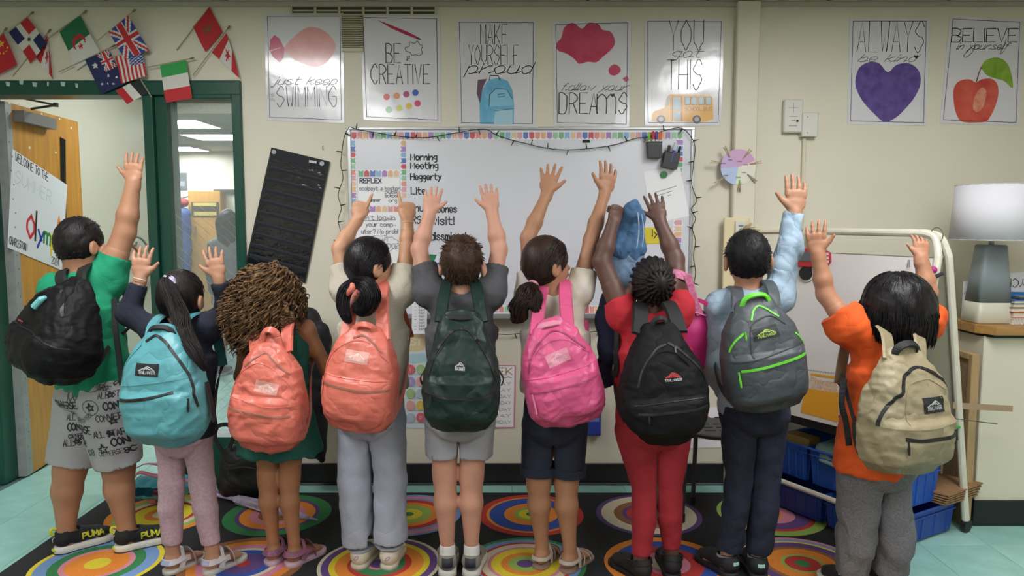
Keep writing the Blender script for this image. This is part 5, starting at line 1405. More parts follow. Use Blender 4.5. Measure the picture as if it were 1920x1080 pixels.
trousers(d2, M('pink_leggings', 'B69AA2', .85, var=.12, vscale=90, bump=.08, bscale=200), (1.86, 1.86), .037, 'leggings', 23, .002, loose=.005)
rs = np.random.RandomState(2); T = Tubes(); hm = hairm('141012', '2A211E')
fl = cap_field(d2, .010, (0, -.70, .70), -.052); V, Q = fl.mesh(); V = smooth_mesh(V, Q, 1)
tie = (0.0, -.62, .66); slick(d2, T, rs, tie, 750, .012)
tp_ = headpt(d2, unit(tie), 1, .014)
spine = [tp_, tp_+nv((0, -.035, -.02)), JH(d2, (337, 590, -.15)), JH(d2, (347, 625, -.20)), JH(d2, (368, 662, -.27)), JH(d2, (386, 695, -.28))]
tail(T, rs, spine, [.016, .026, .034, .032, .024, .008], 420); T.build('hair', hm, d2['root'], cat2((V, Q), solid_tail(spine, [.012, .022, .028, .026, .018, .004], 1)))
m = MB(); c = Vector(tp_+nv((0, -.012, -.004)))
m.tube([c+Vector((.020*math.cos(a*.5), -.004*math.sin(a), .014*math.sin(a*.5))) for a in range(13)], .006, 7, closed=True)
m.tube(crom([c+Vector((.004, -.014, .012)), c+Vector((.020, -.02, .004)), c+Vector((.030, -.016, -.010))], 4), .005, 6); m.tube(crom([c+Vector((-.012, -.014, .006)), c+Vector((-.006, -.022, .018))], 4), .006, 6)
m.build('scrunchie', M('satin_lilac', 'B9B6D6', .3), d2['root'])
for w_ in 'LR': sandal(d2, w_, .195, M('white_sandal', 'BDB7BA', .4), M('sandal_sole', 'B9B7AE', .6), 'sport', .02, M('holo_badge', '8FC0D6', .15, .3, col2='C79AD0', vscale=30))
a = nv(d2['WL']); u = unit(d2['WL']-d2['EL'])
ring_band('bracelet', a-u*.004, u, .024, .022, (1, 0, 0), .004, .003, M('beads_white', 'D6C8BC', .4), d2['root']); ring_band('bracelet', a-u*.014, u, .025, .023, (1, 0, 0), .005, .003, M('bracelet_tan', 'A8805E', .5), d2['root'])
# ---- 3: curly hair, green dress
d3 = person(dict(label='child with big curly brown hair in sleeveless green dress, coral backpack', skin='9C6C4C', heel=[(503, 1063), (539, 1066)], fyaw=(16, 30), yaw=10, hyaw=6, foot=.195,
    neck=(520, 602), pelvis=(524, 790), head=(500, 548), sL=(468, 628), sR=(572, 618), eL=(452, 705, .08), eR=(612, 690, .06), wL=(480, 745, .22), wR=(632, 745, .2),
    hL=[(500, 755, .28)], hR=[(640, 760, .3)], kL=(503, 900), kR=(543, 900), skull=(.076, .088, .096), bw=.95, arm=(.033, .028, .029, .020), leg=(.056, .041, .038, .024)))
dg = M('green_cotton', '115246', .85, var=.07, vscale=30, bump=.1, bscale=300)
fl = Fld(nv(d3['PV'])-nv((.32, .28, .24)), nv(d3['NB'])+nv((.26, .2, .06)), .0056); r_, ch, nb, pv = d3['r'], d3['CH'], d3['NB'], d3['PV']
fl.cone(ch+ZV*.03, d3['WA'], (.128, .098), (.118, .092), .02, xdir=r_); hz = zpx(d3, 523, 846)
fl.cone(d3['WA'], nv((pv[0], pv[1], hz)), (.116, .092), (.185, .145), .02, flat=True, xdir=r_)
for s in (-1, 1): fl.cone(ch+r_*s*.075+ZV*.02, nb+r_*s*.06-ZV*.012, .05, .034, .03)
fl.cone(nb-ZV*.03, nb+ZV*.1, .06, .08, .006, op='-'); fl.cone(nv((pv[0], pv[1], hz+.05)), nv((pv[0], pv[1], hz-.03)), (.155, .12), (.178, .138), .003, xdir=r_, op='-', flat=True)
cloth('dress', d3, fl, dg, 33, .008, 55, (1, 1, .12))
rs = np.random.RandomState(3); T = Tubes(); H3 = d3['H']
for i, v in enumerate(scalp(rs, d3, 850, -.62)):
    a = headpt(d3, v, 1, .004); o = unit(v@d3['R']); out = o*nv((1, 1, .55)); lnz = rs.uniform(.09, .16)
    if v[1] > .5: lnz *= .5
    dt = nv((o[0]*.7, o[1]*.7, -.9)); dt = unit(dt-o*dt.dot(o)+1e-6); p = [a]; vel = unit(out*.75+dt*.9+rs.normal(size=3)*.22)*.022
    for k in range(7): p.append(p[-1]+vel); vel = vel*.80+nv((o[0]*.002-.001, o[1]*.002, -lnz*.052))
    q = bez(p, 6); m_ = len(q); s_ = np.linspace(0, 1, m_); ph = rs.uniform(0, 6.28); w0 = rs.uniform(18, 29); rr = .0095*np.minimum(1, s_*6+.15)*rs.uniform(.7, 1.25)
    t = np.gradient(q, axis=0); t /= np.linalg.norm(t, axis=1)[:, None]; x = np.cross(t, (.3, .9, .2)); x /= np.linalg.norm(x, axis=1)[:, None]; y = np.cross(t, x)
    q = q+(x*np.cos(s_*w0+ph)[:, None]+y*np.sin(s_*w0+ph)[:, None])*rr[:, None]; T.add(q, np.interp(s_, [0, .1, .85, 1], [.0018, .0039, .0033, .0010]), 5)
# the longer locks hanging at the nape and left shoulder
for i in range(190):
    left = rs.uniform() < .5
    c0 = JH(d3, (rs.uniform(425, 460), rs.uniform(560, 600), rs.uniform(-.09, .02))) if left else JH(d3, (rs.uniform(465, 545), rs.uniform(560, 600), rs.uniform(-.12, -.08)))
    Ln = rs.uniform(.07, .13) if left else rs.uniform(.06, .135)*(1 if c0[0] < JH(d3, (520, 0))[0] else .55)
    n_ = 30; s_ = np.linspace(0, 1, n_); ph = rs.uniform(0, 6.28); w0 = rs.uniform(24, 40)
    q = c0[None, :]+np.stack([s_*rs.normal()*.012, s_*rs.normal()*.010-.01*np.sin(s_*3), -s_*Ln], 1)+np.stack([np.cos(s_*w0+ph), np.sin(s_*w0+ph), 0*s_], 1)*.006
    T.add(q, np.interp(s_, [0, .1, .85, 1], [.002, .0050, .0044, .001]), 5)
fl = Fld(H3-.19, H3+.19, .007); fl.ell(d3['hl'](0, -.012, .004), (.105, .115, .112), d3['R'], 0); fl.ell(d3['hl'](-.03, -.04, -.07), (.10, .07, .07), d3['R'], .03); fl.half(H3+d3['R'][1]*.045-ZV*.0, unit(d3['R'][1]-ZV*.35), .01)
V, Q = fl.mesh(); V = folds(V, Q, 3, .006, 130)
T.build('hair', M('hair_curly', '2C1C12', .5, col2='80603E', vscale=34, bump=.6, bscale=260, bstretch=(1, 1, .5), spec=.3), d3['root'], (V, Q))
for w_ in 'LR': sandal(d3, w_, .20, M('mauve_strap', '8E5A72', .5, col2='6A4258', vscale=120), M('lilac_sole', 'B79AA8', .6), 'sport', .022)
# ---- 4: beige tee, wide pale trousers, low ponytail, pointing
d4 = person(dict(label='child in beige tee and wide pale trousers pointing both index fingers up', skin='B98A6C', heel=[(669, 1070), (727, 1071)], fyaw=(12, 2), yaw=12, hyaw=54, hpitch=4, foot=.21,
    neck=(704, 546), pelvis=(697, 772), head=(692, 494), sL=(650, 545), sR=(752, 545), eL=(637, 466, .05), eR=(764, 466, .06), wL=(671, 410, .10), wR=(764, 412, .10),
    hL=[(681, 361, .12), dict(pose='point')], hR=[(764, 356, .12), dict(pose='point', roll=.3)], kL=(664, 900), kR=(732, 900), skull=(.075, .088, .096), arm=(.036, .031, .031, .020), leg=(.066, .046, .044, .026)))
shirt(d4, jersey('beige_jersey', 'B7AF9E'), zpx(d4, 740, 722), (.60, .60), seed=44, sl_r=.020, loose=.02, hemw=(.152, .12))
trousers(d4, jersey('pale_blue_knit', '9BA0AE', var=.04), (1.93, 1.88), .072, 'trousers', 45, .0025, loose=.018, kn=.066)
rs = np.random.RandomState(4); T = Tubes(); hm = hairm('0E0D10', '221D20', .3)
fl = cap_field(d4, .011, (0, -.62, .78), -.05); V, Q = fl.mesh(); V = smooth_mesh(V, Q, 1)
tie = unit(nv(d4['R']@(JH(d4, (672, 528, -.085))-d4['H']))/nv(d4['HD'])); slick(d4, T, rs, tie, 800, .012, .0018, -.6)
tp_ = JH(d4, (668, 528, -.12))
sp1 = [tp_, JH(d4, (688, 537, -.17)), JH(d4, (694, 556, -.18)), JH(d4, (682, 576, -.18)), JH(d4, (668, 572, -.16))]; sp2 = [tp_, JH(d4, (648, 545, -.17)), JH(d4, (643, 572, -.19)), JH(d4, (650, 594, -.20)), JH(d4, (657, 606, -.20))]
tail(T, rs, sp1, [.02, .036, .040, .036, .024], 330); tail(T, rs, sp2, [.02, .028, .026, .018, .006], 260)
T.build('hair', hm, d4['root'], cat2((V, Q), solid_tail(sp1, [.018, .034, .038, .032, .018], 1), solid_tail(sp2, [.018, .024, .022, .014, .004], 2)))
m = MB(); c = Vector(JH(d4, (657, 546, -.235))); m.tube(crom([c+Vector((.006, 0, .03)), c+Vector((.010, -.012, .014)), c+Vector((-.004, -.010, -.004)), c+Vector((-.010, 0, -.016))], 5), [.004, .007, .009, .010, .011, .012, .012, .012, .011, .010, .009, .008, .007, .006, .005, .003], 8)
m.build('scrunchie', M('coral_band', 'C9705E', .6), d4['root'])
for w_ in 'LR':
    o, V, Q = sneaker(d4, w_, .215, M('cream_leather', 'C6BFAC', .45), M('cream_sole', 'BDB5A0', .55), .022, top=.086, lining=M('teal_lining', '4D6E72', .8), midc=M('grey_outsole', '77766C', .6))
    decal(o, '', nv(d4['F%sf' % w_][0])+ZV*.055, 0, .003, M('lilac_print', '8E6E9E', .5), o, 0, sts=[[(-.010, -.006), (-.003, .004), (.006, .010), (.011, .008), (.006, -.002), (-.004, -.008), (-.010, -.006)]], name='heel_print', n=tuple(d4['F%sf' % w_][1]), start=.12)
for s in (.10, .34):
    c = d4['WR']+(d4['ER']-d4['WR'])*s; u = unit(d4['WR']-d4['ER']); ring_band('bracelet', c, u, .0235+.004*s, .022+.004*s, (1, 0, 0), .004, .003, M('beads_gold', 'BE9A72', .4), d4['root'], sag=.003)
# ---- 5: charcoal tee, grey shorts
d5 = person(dict(label='child in charcoal tee and grey shorts with both arms raised, green backpack', skin='C08E78', heel=[(839, 1086), (882, 1086)], fyaw=(-4, 5), yaw=0, hyaw=0,
    neck=(866, 550), pelvis=(862, 775), head=(866, 492), sL=(806, 548), sR=(921, 548), eL=(786, 468, .06), eR=(936, 468, .06), wL=(806, 400, .10), wR=(922, 396, .10),
    hL=[(815, 341, .12)], hR=[(914, 336, .12)], kL=(834, 892), kR=(884, 892), skull=(.074, .088, .096), arm=(.037, .032, .034, .021), leg=(.062, .047, .045, .026)))
shirt(d5, jersey('charcoal_jersey', '4C4B4F', var=.08), zpx(d5, 860, 790), (.62, .62), seed=5)
trousers(d5, M('grey_fleece', '97979C', .9, var=.07, vscale=300, bump=.1, bscale=300), (.62, .62), .080, 'shorts', 6, loose=.02)
hair_short(d5, hairm('2A1D16', '4A3426'), 5, .016, .010, messy=.25, up=.1)
sk5 = M('sock_white', 'CFCDCB', .9, bump=.2, bscale=250)
for w_ in 'LR':
    h, f, r = d5['F%sf' % w_]
    fl = Fld(h-.1, h+nv((.1, .16, .2)), .0045); a = d5['a'+w_]
    fl.cone(a-ZV*.03, a+ZV*.045, .034, .032, .01, flat=True); fl.cone(a+ZV*.03, a+ZV*.06, .026, .027, .003, op='-', flat=True); v, q = fl.mesh(); npm('sock', v, q, sk5, d5['root'])
    sneaker(d5, w_, .215, M('suede_grey', '7C776E', .85, bump=.2, bscale=250), M('midsole_white', 'C9C5BE', .6), .03, tab=M('navy_tab', '23242E', .5), lining=M('navy_lining', '1C1D26', .8), top=.082, midc=M('gum_rubber', '8A6E58', .6))
# ---- 6: tie-dye tee, navy shorts, wavy ponytail
d6 = person(dict(label='child in pale tie-dye tee and navy shorts with wavy brown ponytail, both arms raised', skin='A5775A', heel=[(1009, 1070), (1058, 1077)], fyaw=(22, 34), yaw=6, hyaw=62, hpitch=6, foot=.205,
    neck=(1042, 552), pelvis=(1040, 785), head=(1024, 493), sL=(994, 556), sR=(1086, 548), eL=(990, 446, .05), eR=(1108, 450, .06), wL=(1026, 362, .10), wR=(1134, 362, .10),
    hL=[(1036, 298, .12), dict(spread=1.9)], hR=[(1146, 295, .12), dict(spread=1.3, roll=.35)], kL=(1010, 905), kR=(1062, 905), skull=(.076, .089, .097), arm=(.035, .030, .031, .020), leg=(.066, .048, .045, .027)))
shirt(d6, M('tie_dye', 'BDB3AE', .85, col2='C8BEA4', vscale=16, bump=.12, bscale=400), zpx(d6, 1040, 735), (.42, .42), seed=66, sl_r=.018, loose=.016)
s6 = trousers(d6, M('navy_denim', '171D30', .8, var=.18, vscale=220, bump=.15, bscale=350), (.80, .80), .074, 'shorts', 67, .002, loose=.010)
for Hh, K in ((d6['HL'], d6['KL']), (d6['HR'], d6['KR'])):
    e = Hh+(K-Hh)*.765; ring_band('cuff', e, unit(Hh-K), .0745, .0745, (1, 0, 0), .036, .004, M('navy_denim', '171D30'), s6)
rs = np.random.RandomState(6); T = Tubes(); hm = hairm('1E1512', '3A2820', .4)
fl = cap_field(d6, .011, (0, -.62, .78), -.048); V, Q = fl.mesh(); V = smooth_mesh(V, Q, 1)
tp_ = JH(d6, (1000, 535, -.075)); tie = unit(nv(d6['R']@(tp_-d6['H']))/nv(d6['HD'])); slick(d6, T, rs, tie, 800, .012, .0018, -.6)
sp1 = [tp_, JH(d6, (988, 550, -.13)), JH(d6, (978, 568, -.15)), JH(d6, (972, 588, -.15)), JH(d6, (962, 604, -.14))]; sp2 = [tp_, JH(d6, (1004, 552, -.13)), JH(d6, (1006, 575, -.15)), JH(d6, (1002, 592, -.15))]
tail(T, rs, sp1, [.016, .036, .040, .036, .010], 420, .0018, .006); tail(T, rs, sp2, [.012, .024, .022, .008], 160, .0018, .006)
T.build('hair', hm, d6['root'], cat2((V, Q), solid_tail(sp1, [.014, .030, .034, .028, .006], 1), solid_tail(sp2, [.01, .018, .016, .006], 1)))
u = unit(nv(sp1[1])-nv(tp_)); ring_band('hair_tie', tp_+u*.008, u, .019, .019, (1, 0, 0), .014, .006, M('pink_tie', 'B9808C', .6), d6['root'])
for w_ in 'LR': sandal(d6, w_, .205, M('pearl_strap', 'B9AEA4', .35), M('tan_sole', '8C7262', .6), 'strap', .014)
# ---- 7: braids, red top and leggings
d7 = person(dict(label='child with braided hair in red top and red leggings holding up a denim jacket', skin='5E4238', heel=[(1214, 1096), (1262, 1088)], fyaw=(-28, 3), yaw=-6, hyaw=-2, hpitch=12, foot=.22,
    neck=(1224, 598), pelvis=(1226, 790), head=(1223, 530), sL=(1170, 592), sR=(1270, 580), eL=(1128, 490, .05), eR=(1266, 486, .08), wL=(1150, 416, .08), wR=(1237, 414, .12),
    hL=[(1163, 374, .09), dict(pose='fist', roll=-.5)], hR=[(1222, 353, .14), dict(spread=1.3)], kL=(1211, 925), kR=(1254, 925), skull=(.076, .088, .092), bw=1.12, arm=(.042, .036, .035, .022), leg=(.076, .045, .043, .029), hip=.06))
shirt(d7, jersey('red_jersey', 'B01F2C'), zpx(d7, 1226, 790), (.30, .30), seed=77, sl_r=.018, loose=.016)
trousers(d7, jersey('red_leggings', '96202C', var=.04), (1.93, 1.86), .036, 'leggings', 78, .002, loose=.006)
rs = np.random.RandomState(7); T = Tubes(); hm = hairm('131011', '2B2423', .5)
fl = cap_field(d7, .006, (0, -.60, .80), -.05); V, Q = fl.mesh(); V = smooth_mesh(V, Q, 1)
tie = unit((0.02, -.80, .22))
for i in range(22):
    a = 2*math.pi*i/22; ax1 = unit(np.cross(tie, (0, 0, 1))); ax2 = np.cross(ax1, tie); far = unit(tie*-.35+(ax1*math.cos(a)+ax2*math.sin(a))*1.0)
    if far[2] < -.5: far = unit(tie*.35+(ax1*math.cos(a)+ax2*math.sin(a)))
    m_ = 34; pts = [headpt(d7, unit(far*(1-t)+tie*t), 1, .008+.004*t) for t in np.linspace(0, .93, m_)]
    T.add(pts, .0062+.0014*np.sin(np.arange(m_)*1.6), 6)
bc = headpt(d7, tie, 1, .022); bf = unit(tie@d7['R'])
for i in range(15):
    a = 2*math.pi*i/15+.2; x1 = unit(np.cross(bf, ZV)); x2 = np.cross(x1, bf); e = x1*math.cos(a)+x2*math.sin(a); m_ = 22
    pts = [bc+bf*.028*math.cos(t)+(e*math.sin(t)+np.cross(bf, e)*.3*math.sin(t*1.2))*.044 for t in np.linspace(.1, 2.2, m_)]
    T.add(pts, .0072+.0014*np.sin(np.arange(m_)*1.6), 6)
fl = Fld(bc-.09, bc+.09, .006); fl.ell(bc, (.040, .040, .040), None, 0); bv, bq_ = fl.mesh()
T.build('hair', hm, d7['root'], cat2((V, Q), (bv, bq_)))
for w_ in 'LR':
    sneaker(d7, w_, .225, M('black_canvas', '131315', .7), M('black_rubber', '0E0E10', .6), .022, top=.08, lining=M('black_canvas', '131315', .7), laces=False)
    h, f, r = d7['F%sf' % w_]; ring_band('ankle_strap', h+f*.05+ZV*.078, ZV+f*.25, .041, .050, r, .022, .005, M('black_strap', '1A1A1C', .5), d7['root'])
# ---- 8: light blue long sleeves, navy trousers
d8 = person(dict(label='child in pale blue long sleeves and navy trousers raising the right arm', skin='A97C62', heel=[(1378, 1088), (1426, 1092)], fyaw=(-24, 2), yaw=-8, hyaw=6, hpitch=2, htilt=3, foot=.215,
    neck=(1403, 543), pelvis=(1415, 762), head=(1402, 482), sL=(1352, 578), sR=(1455, 556), eL=(1340, 690, .02), eR=(1479, 470, .04), wL=(1358, 742, .14), wR=(1490, 398, .06),
    hL=[(1378, 765, .22)], hR=[(1495, 319, .07), dict(spread=.45)], kL=(1386, 905), kR=(1436, 905), skull=(.078, .090, .096), bw=1.02, arm=(.037, .034, .033, .023), leg=(.062, .044, .042, .029)))
shirt(d8, M('sky_jersey', '98AEC0', .85, var=.05, vscale=100, bump=.1, bscale=300, wr=.5, wscale=14), zpx(d8, 1415, 770), (1.9, 1.98), seed=88, sl_r=.016, amp=.007)
trousers(d8, M('navy_cotton', '161D31', .85, var=.08, vscale=120, bump=.1, bscale=300, wr=.4, wscale=10), (1.92, 1.94), .049, 'trousers', 89, .004, loose=.013, kn=.055)
hair_short(d8, hairm('0D0C0E', '1C191A'), 28, .010, .008, messy=.3, up=.6, nape=-.46)
for w_ in 'LR':
    o, V, Q = sneaker(d8, w_, .22, M('black_mesh', '17191C', .75, bump=.3, bscale=250), M('black_foam', '15161A', .6), .028, top=.086, lining=M('grey_lining', '8F9298', .85))
    decal(o, '', nv(d8['F%sf' % w_][0])+ZV*.07, .010, .003, M('mint_print', '9CC8C2', .5), o, 0, n=tuple(d8['F%sf' % w_][1]), start=.12, name='heel_print', sts=[[(x_*.004, -.005), (x_*.004+.001, .005)] for x_ in range(-3, 4)]+[[(-.012, .004), (.012, .004)]])
# ---- 9: orange tee, grey sweatpants, long black bob
d9 = person(dict(label='child in orange tee and heather sweatpants with long black hair, both arms up', skin='A9785C', heel=[(1606, 1128), (1676, 1128)], fyaw=(-10, 4), yaw=-24, hyaw=-14, hpitch=4, foot=.21,
    neck=(1672, 628), pelvis=(1640, 862), head=(1680, 572), sL=(1590, 610), sR=(1728, 606), eL=(1548, 552, .05), eR=(1740, 548, .08), wL=(1533, 474, .06), wR=(1727, 484, .10),
    hL=[(1527, 405, .07), dict(roll=.55, spread=.9)], hR=[(1728, 428, .12), dict(spread=1.0, curl=.3)], kL=(1606, 1000), kR=(1676, 1000), skull=(.078, .090, .096), arm=(.037, .033, .033, .023), leg=(.066, .050, .046, .03)))
shirt(d9, jersey('orange_jersey', 'D65314', var=.04), zpx(d9, 1640, 880), (.40, .40), seed=99, sl_r=.034, loose=.030, hemw=(.170, .135), amp=.006)
trousers(d9, M('heather_fleece', '55555A', .92, col2='78787C', vscale=160, vstretch=(1, 1, 3), bump=.15, bscale=250, wr=.5, wscale=11), (1.93, 1.93), .056, 'sweatpants', 100, .005, loose=.022, kn=.070)
rs = np.random.RandomState(9); T = Tubes(); hm = hairm('0B0A0C', '1F1B1C', .32); H9 = d9['H']; R9 = d9['R']
fl = Fld(H9-.26, H9+.2, .006); fl.ell(d9['hl'](0, -.008, .010), (.108, .114, .110), R9, 0); fl.cone(d9['hl'](0, -.02, -.01), d9['hl'](.0, -.03, -.13), (.120, .104), (.106, .086), .07, xdir=R9[0]); fl.half(H9+R9[1]*.050, R9[1], .01)
V, Q = fl.mesh(); V = smooth_mesh(V, Q, 2); V = folds(V, Q, 9, .004, 90, (1, 1, .1))
for i in range(1500):
    az = rs.uniform(-2.5, 2.5)-math.pi/2; dirh = nv((math.cos(az), math.sin(az), 0)); L_ = rs.uniform(.11, .185)*(1 if abs(az+math.pi/2) < 1.3 else .8)
    pts = []; st_ = rs.uniform(.05, .75)
    for t in np.linspace(st_*.6, 1, 10):
        th = t*1.75
        if th < math.pi/2: p = nv((dirh[0]*.122*math.sin(th), dirh[1]*.118*math.sin(th)-.008, .010+.114*math.cos(th)))
        else: p = nv((dirh[0]*.124, dirh[1]*.118-.008, .01))
        pts.append(p)
    e = pts[-1]; nd = 6
    for k in range(1, nd): pts.append(e+nv((dirh[0]*.012*math.sin(k*.6)+rs.normal()*.003, dirh[1]*.010*math.sin(k*.6)-.002*k*(dirh[1] < 0), -L_*k/nd)))
    pts = [d9['hl'](*p) for p in pts]; pts = np.array(pts)+rs.normal(size=3)*.0025
    T.add(pts, np.r_[np.full(len(pts)-1, .0019), .0004])
T.build('hair', hm, d9['root'], (V, Q))
for w_ in 'LR': sneaker(d9, w_, .215, M('black_mesh', '17191C'), M('foam_white', 'D2CFC6'), .026, top=.085, lining=M('grey_lining', '8F9298'))
# ================================================================== backpacks
WPROF = [(0, .80), (.05, .93), (.15, .99), (.30, 1.0), (.45, .97), (.60, .89), (.72, .78), (.82, .65), (.90, .51), (.96, .36), (1, .22)]
DPROF = [(0, .78), (.08, .95), (.25, 1.0), (.5, .92), (.7, .78), (.85, .58), (.95, .36), (1, .2)]
class Bag:
    def __init__(s, label, D, bot, top, hw, dep, Yoff, mt, yaw=None, seed=1, vp=.40, bulge=.022, wprof=None, dprof=None, amp=.004, name='backpack', lean=0., group='backpacks worn by the children', eu=.55, ew=.62):
        Yb = D['Y']+Yoff; B, T = Vector(P(*bot, Yb)), Vector(P(*top, Yb+lean)); s.H = (T-B).length
        s.V = (T-B).normalized(); yw = math.radians(yaw or 0); n = Vector((-math.sin(yw), -math.cos(yw), 0)); s.N = (n-s.V*n.dot(s.V)).normalized(); s.U = s.V.cross(s.N) 
        if s.U.x < 0: s.U = -s.U
        s.B = B; s.W = hw; s.D = dep; s.wp = wprof or WPROF; s.dp = dprof or DPROF; s.vp = vp; s.bulge = bulge; s.eu, s.ew = eu, ew; s.D0 = D
        s.root = thing(name, label, 'backpack', B, group)
        NV, NP = 84, 128; Vv = []
        for i in range(NV+1):
            v = i/NV
            for j in range(NP): Vv.append(tuple(s.raw(v, 2*math.pi*j/NP)))
        A = np.array(Vv); Q = [(i*NP+j, i*NP+(j+1) % NP, (i+1)*NP+(j+1) % NP, (i+1)*NP+j) for i in range(NV) for j in range(NP)]
        # rounded closing rings at bottom and top
        n0 = len(A); ex = []
        for (v, sg) in ((0, -1), (1, 1)):
            ring0 = [np.array(tuple(s.raw(v, 2*math.pi*j/NP))) for j in range(NP)]; c = sum(ring0)/NP
            for kk, (sc, dz) in enumerate(((.88, .022), (.6, .034), (.25, .038), (.02, .039))):
                for p in ring0: ex.append(tuple(c+(p-c)*sc+nv(s.V)*sg*dz*(1 if sg < 0 else .5)))
        A = np.concatenate([A, np.array(ex)])
        for g, start, sg in ((0, 0, -1), (1, NV*NP, 1)):
            prev = start
            for kk in range(4):
                cur = n0+g*4*NP+kk*NP
                for j in range(NP):
                    q = (prev+j, prev+(j+1) % NP, cur+(j+1) % NP, cur+j); Q.append(q if sg > 0 else q[::-1])
                prev = cur
        Q = np.array(Q); c0 = A.mean(0)
        N_ = vnorm(A, Q)
        if ((A-c0)*N_).sum() < 0: Q = Q[:, ::-1]; N_ = -N_
        w_ = waves(A, seed, 30, 5); w3 = waves(A, seed+5, 70, 5); w4 = waves(A, seed+11, 150, 5)
        A = A+N_*((.35-np.abs(w_))*amp*2.6+(.3-np.abs(w3))*amp*1.5+(.3-np.abs(w4))*amp*.6)[:, None]
        s.body = npm('main_body', A, Q, mt, s.root); s.mt = mt
        s.bvh = BVHTree.FromPolygons([tuple(a) for a in A], [tuple(int(i) for i in q) for q in Q])
    def ip(s, pr, v): return float(np.interp(v, [a for a, _ in pr], [b for _, b in pr]))
    def raw(s, v, ph):
        W = s.ip(s.wp, v)*s.W; Dp = s.ip(s.dp, v)*s.D; c, q = math.cos(ph), math.sin(ph)
        u = W*math.copysign(abs(c)**s.eu, c); w = (Dp if q > 0 else Dp*.35)*math.copysign(abs(q)**s.ew, q)
        if q > 0 and v < s.vp+.03: w += s.bulge*min(1, (s.vp+.03-v)/.05)*(1-(abs(u)/W)**4)*min(1, v/.06+.3)
        return s.B+s.U*u+s.V*(v*s.H)+s.N*w
    def at(s, uf, v, lift=.0015):
        """point on the outer face: uf fraction of the half width (-1..1), v fraction of height"""
        W = s.ip(s.wp, v)*s.W; o = s.B+s.U*(uf*W)+s.V*(v*s.H)+s.N*.5
        h = s.bvh.ray_cast(o, -s.N, 1.0)
        if h[0] is None:
            ph = math.acos(max(-1, min(1, math.copysign(abs(uf)**(1/s.eu), uf)))); p = s.raw(v, ph); return p+s.N*lift, s.N.copy()
        return h[0]+h[1]*lift, h[1]
    def ribbon(s, name, path, w, th, mt, parent=None, n=5, lift=.0008):
        """band laid on the face along (uf, v) points"""
        ps = [(p.x, p.y) for p in crom([(a, b, 0) for a, b in path], n)]; pt = [s.at(a, b, lift) for a, b in ps]
        V, F = strap_mesh([p for p, _ in pt], [q for _, q in pt], w, th, 1); return pyd(name, V, F, mt, parent or s.body)
    def zipper(s, path, w, mt, pull=None, name='zipper', parent=None, pullmt=None, pl=.03):
        z = s.ribbon(name, path, w, .0022, mt, parent)
        if pull is not None:
            p, q = s.at(*pull, .004); m = MB(); d = (-s.V+s.N*.12).normalized()
            m.tube([p, p+d*.008], .0035, 6).tube([p+d*.006, p+d*pl*.6, p+d*pl], [.0028, .0045, .003], 6); m.build('zip_pull', pullmt or mt, z)
        return z
    def patch(s, uf, v, w, h, mt, rot=0, name='label_patch', lift=.0014):
        V = []; F = []; c, sn = math.cos(rot), math.sin(rot); nx, ny = 8, 5; Wc = s.ip(s.wp, v)*s.W
        s.pc = (uf*Wc, v*s.H, c, sn)
        for i in range(nx+1):
            for j in range(ny+1):
                V.append(s.loc((i/nx-.5)*w, (j/ny-.5)*h, lift))
        for i in range(nx):
            for j in range(ny): k = i*(ny+1)+j; F.append((k, k+ny+1, k+ny+2, k+1))
        return pyd(name, V, F, mt, s.body)
    def loc(s, x, y, lift):
        u0, v0, c, sn = s.pc; u, v = u0+x*c-y*sn, v0+x*sn+y*c; o = s.B+s.U*u+s.V*v+s.N*.5; h = s.bvh.ray_cast(o, -s.N, 1.0)
        return (h[0]+s.N*lift) if h[0] is not None else o-s.N*.4
    def onpatch(s, name, sts, pen, mt, parent, lift=.0024):
        V, F = ribbons(sts, pen, .01); return pyd(name, [s.loc(v[0], v[1], lift) for v in V], F, mt, parent)
    def logo(s, pat, w, h, mt, inkc=None):
        """mountain mark above small lettering"""
        st, wd = strokes('TRAILMAKER', h*.24, 1.0, 1.0); k = w*.72/wd
        s.onpatch('lettering', [[(p[0]*k-w*.36, p[1]-h*.30) for p in q] for q in st], .0016, mt, pat)
        s.onpatch('mountain_mark', [[(-w*.30, -h*.02), (-w*.10, h*.14), (0, h*.28), (w*.12, h*.20), (w*.30, -h*.02)], [(-w*.12, h*.02), (0, h*.18), (w*.06, h*.10), (w*.16, h*.02)], [(-w*.04, h*.2), (w*.02, h*.05)]], .003, mt, pat)
    def straps(s, D, mt, over, start=.07, w=.048, v0=.93, low=.12, webm=None, front=.11, sides=(True, True), lowu=.9, th=.008, hang=None):
        """shoulder straps: from the bag top over the shoulder, round the chest and back under the arm"""
        f, r = Vector(D['f']), Vector(D['r'])
        for i, sg in enumerate((-1, 1)):
            if not sides[i]: continue
            S = Vector(D['NB']).lerp(Vector(D['SL' if sg < 0 else 'SR']), over[i][0])+Vector((0, 0, over[i][1])); W = s.ip(s.wp, v0)*s.W
            a = s.B+s.U*(sg*start)+s.V*(v0*s.H)+s.N*.012
            b = a.lerp(S, .55)-f*.025+Vector((0, 0, .012)); c = S+f*.005; d = S+f*front-Vector((0, 0, .07)); e = Vector(D['CH'])+r*sg*.10*D['bw']+f*(.115*D['bw']+.01)-Vector((0, 0, .06))
            nn = [s.N, (-f+Vector((0, 0, .6))).normalized(), Vector((0, 0, 1)), (f+Vector((0, 0, .4))).normalized(), f]
            V, F = strap_mesh([a-s.V*.02, b, c, d, e], nn, w, th, 8); st = pyd('shoulder_strap', V, F, mt, s.root)
            g = Vector(D['CH'])+r*sg*(.132*D['bw'])+f*.03-Vector((0, 0, .13)); k_ = s.raw(low, 0 if sg > 0 else math.pi)-s.N*.01
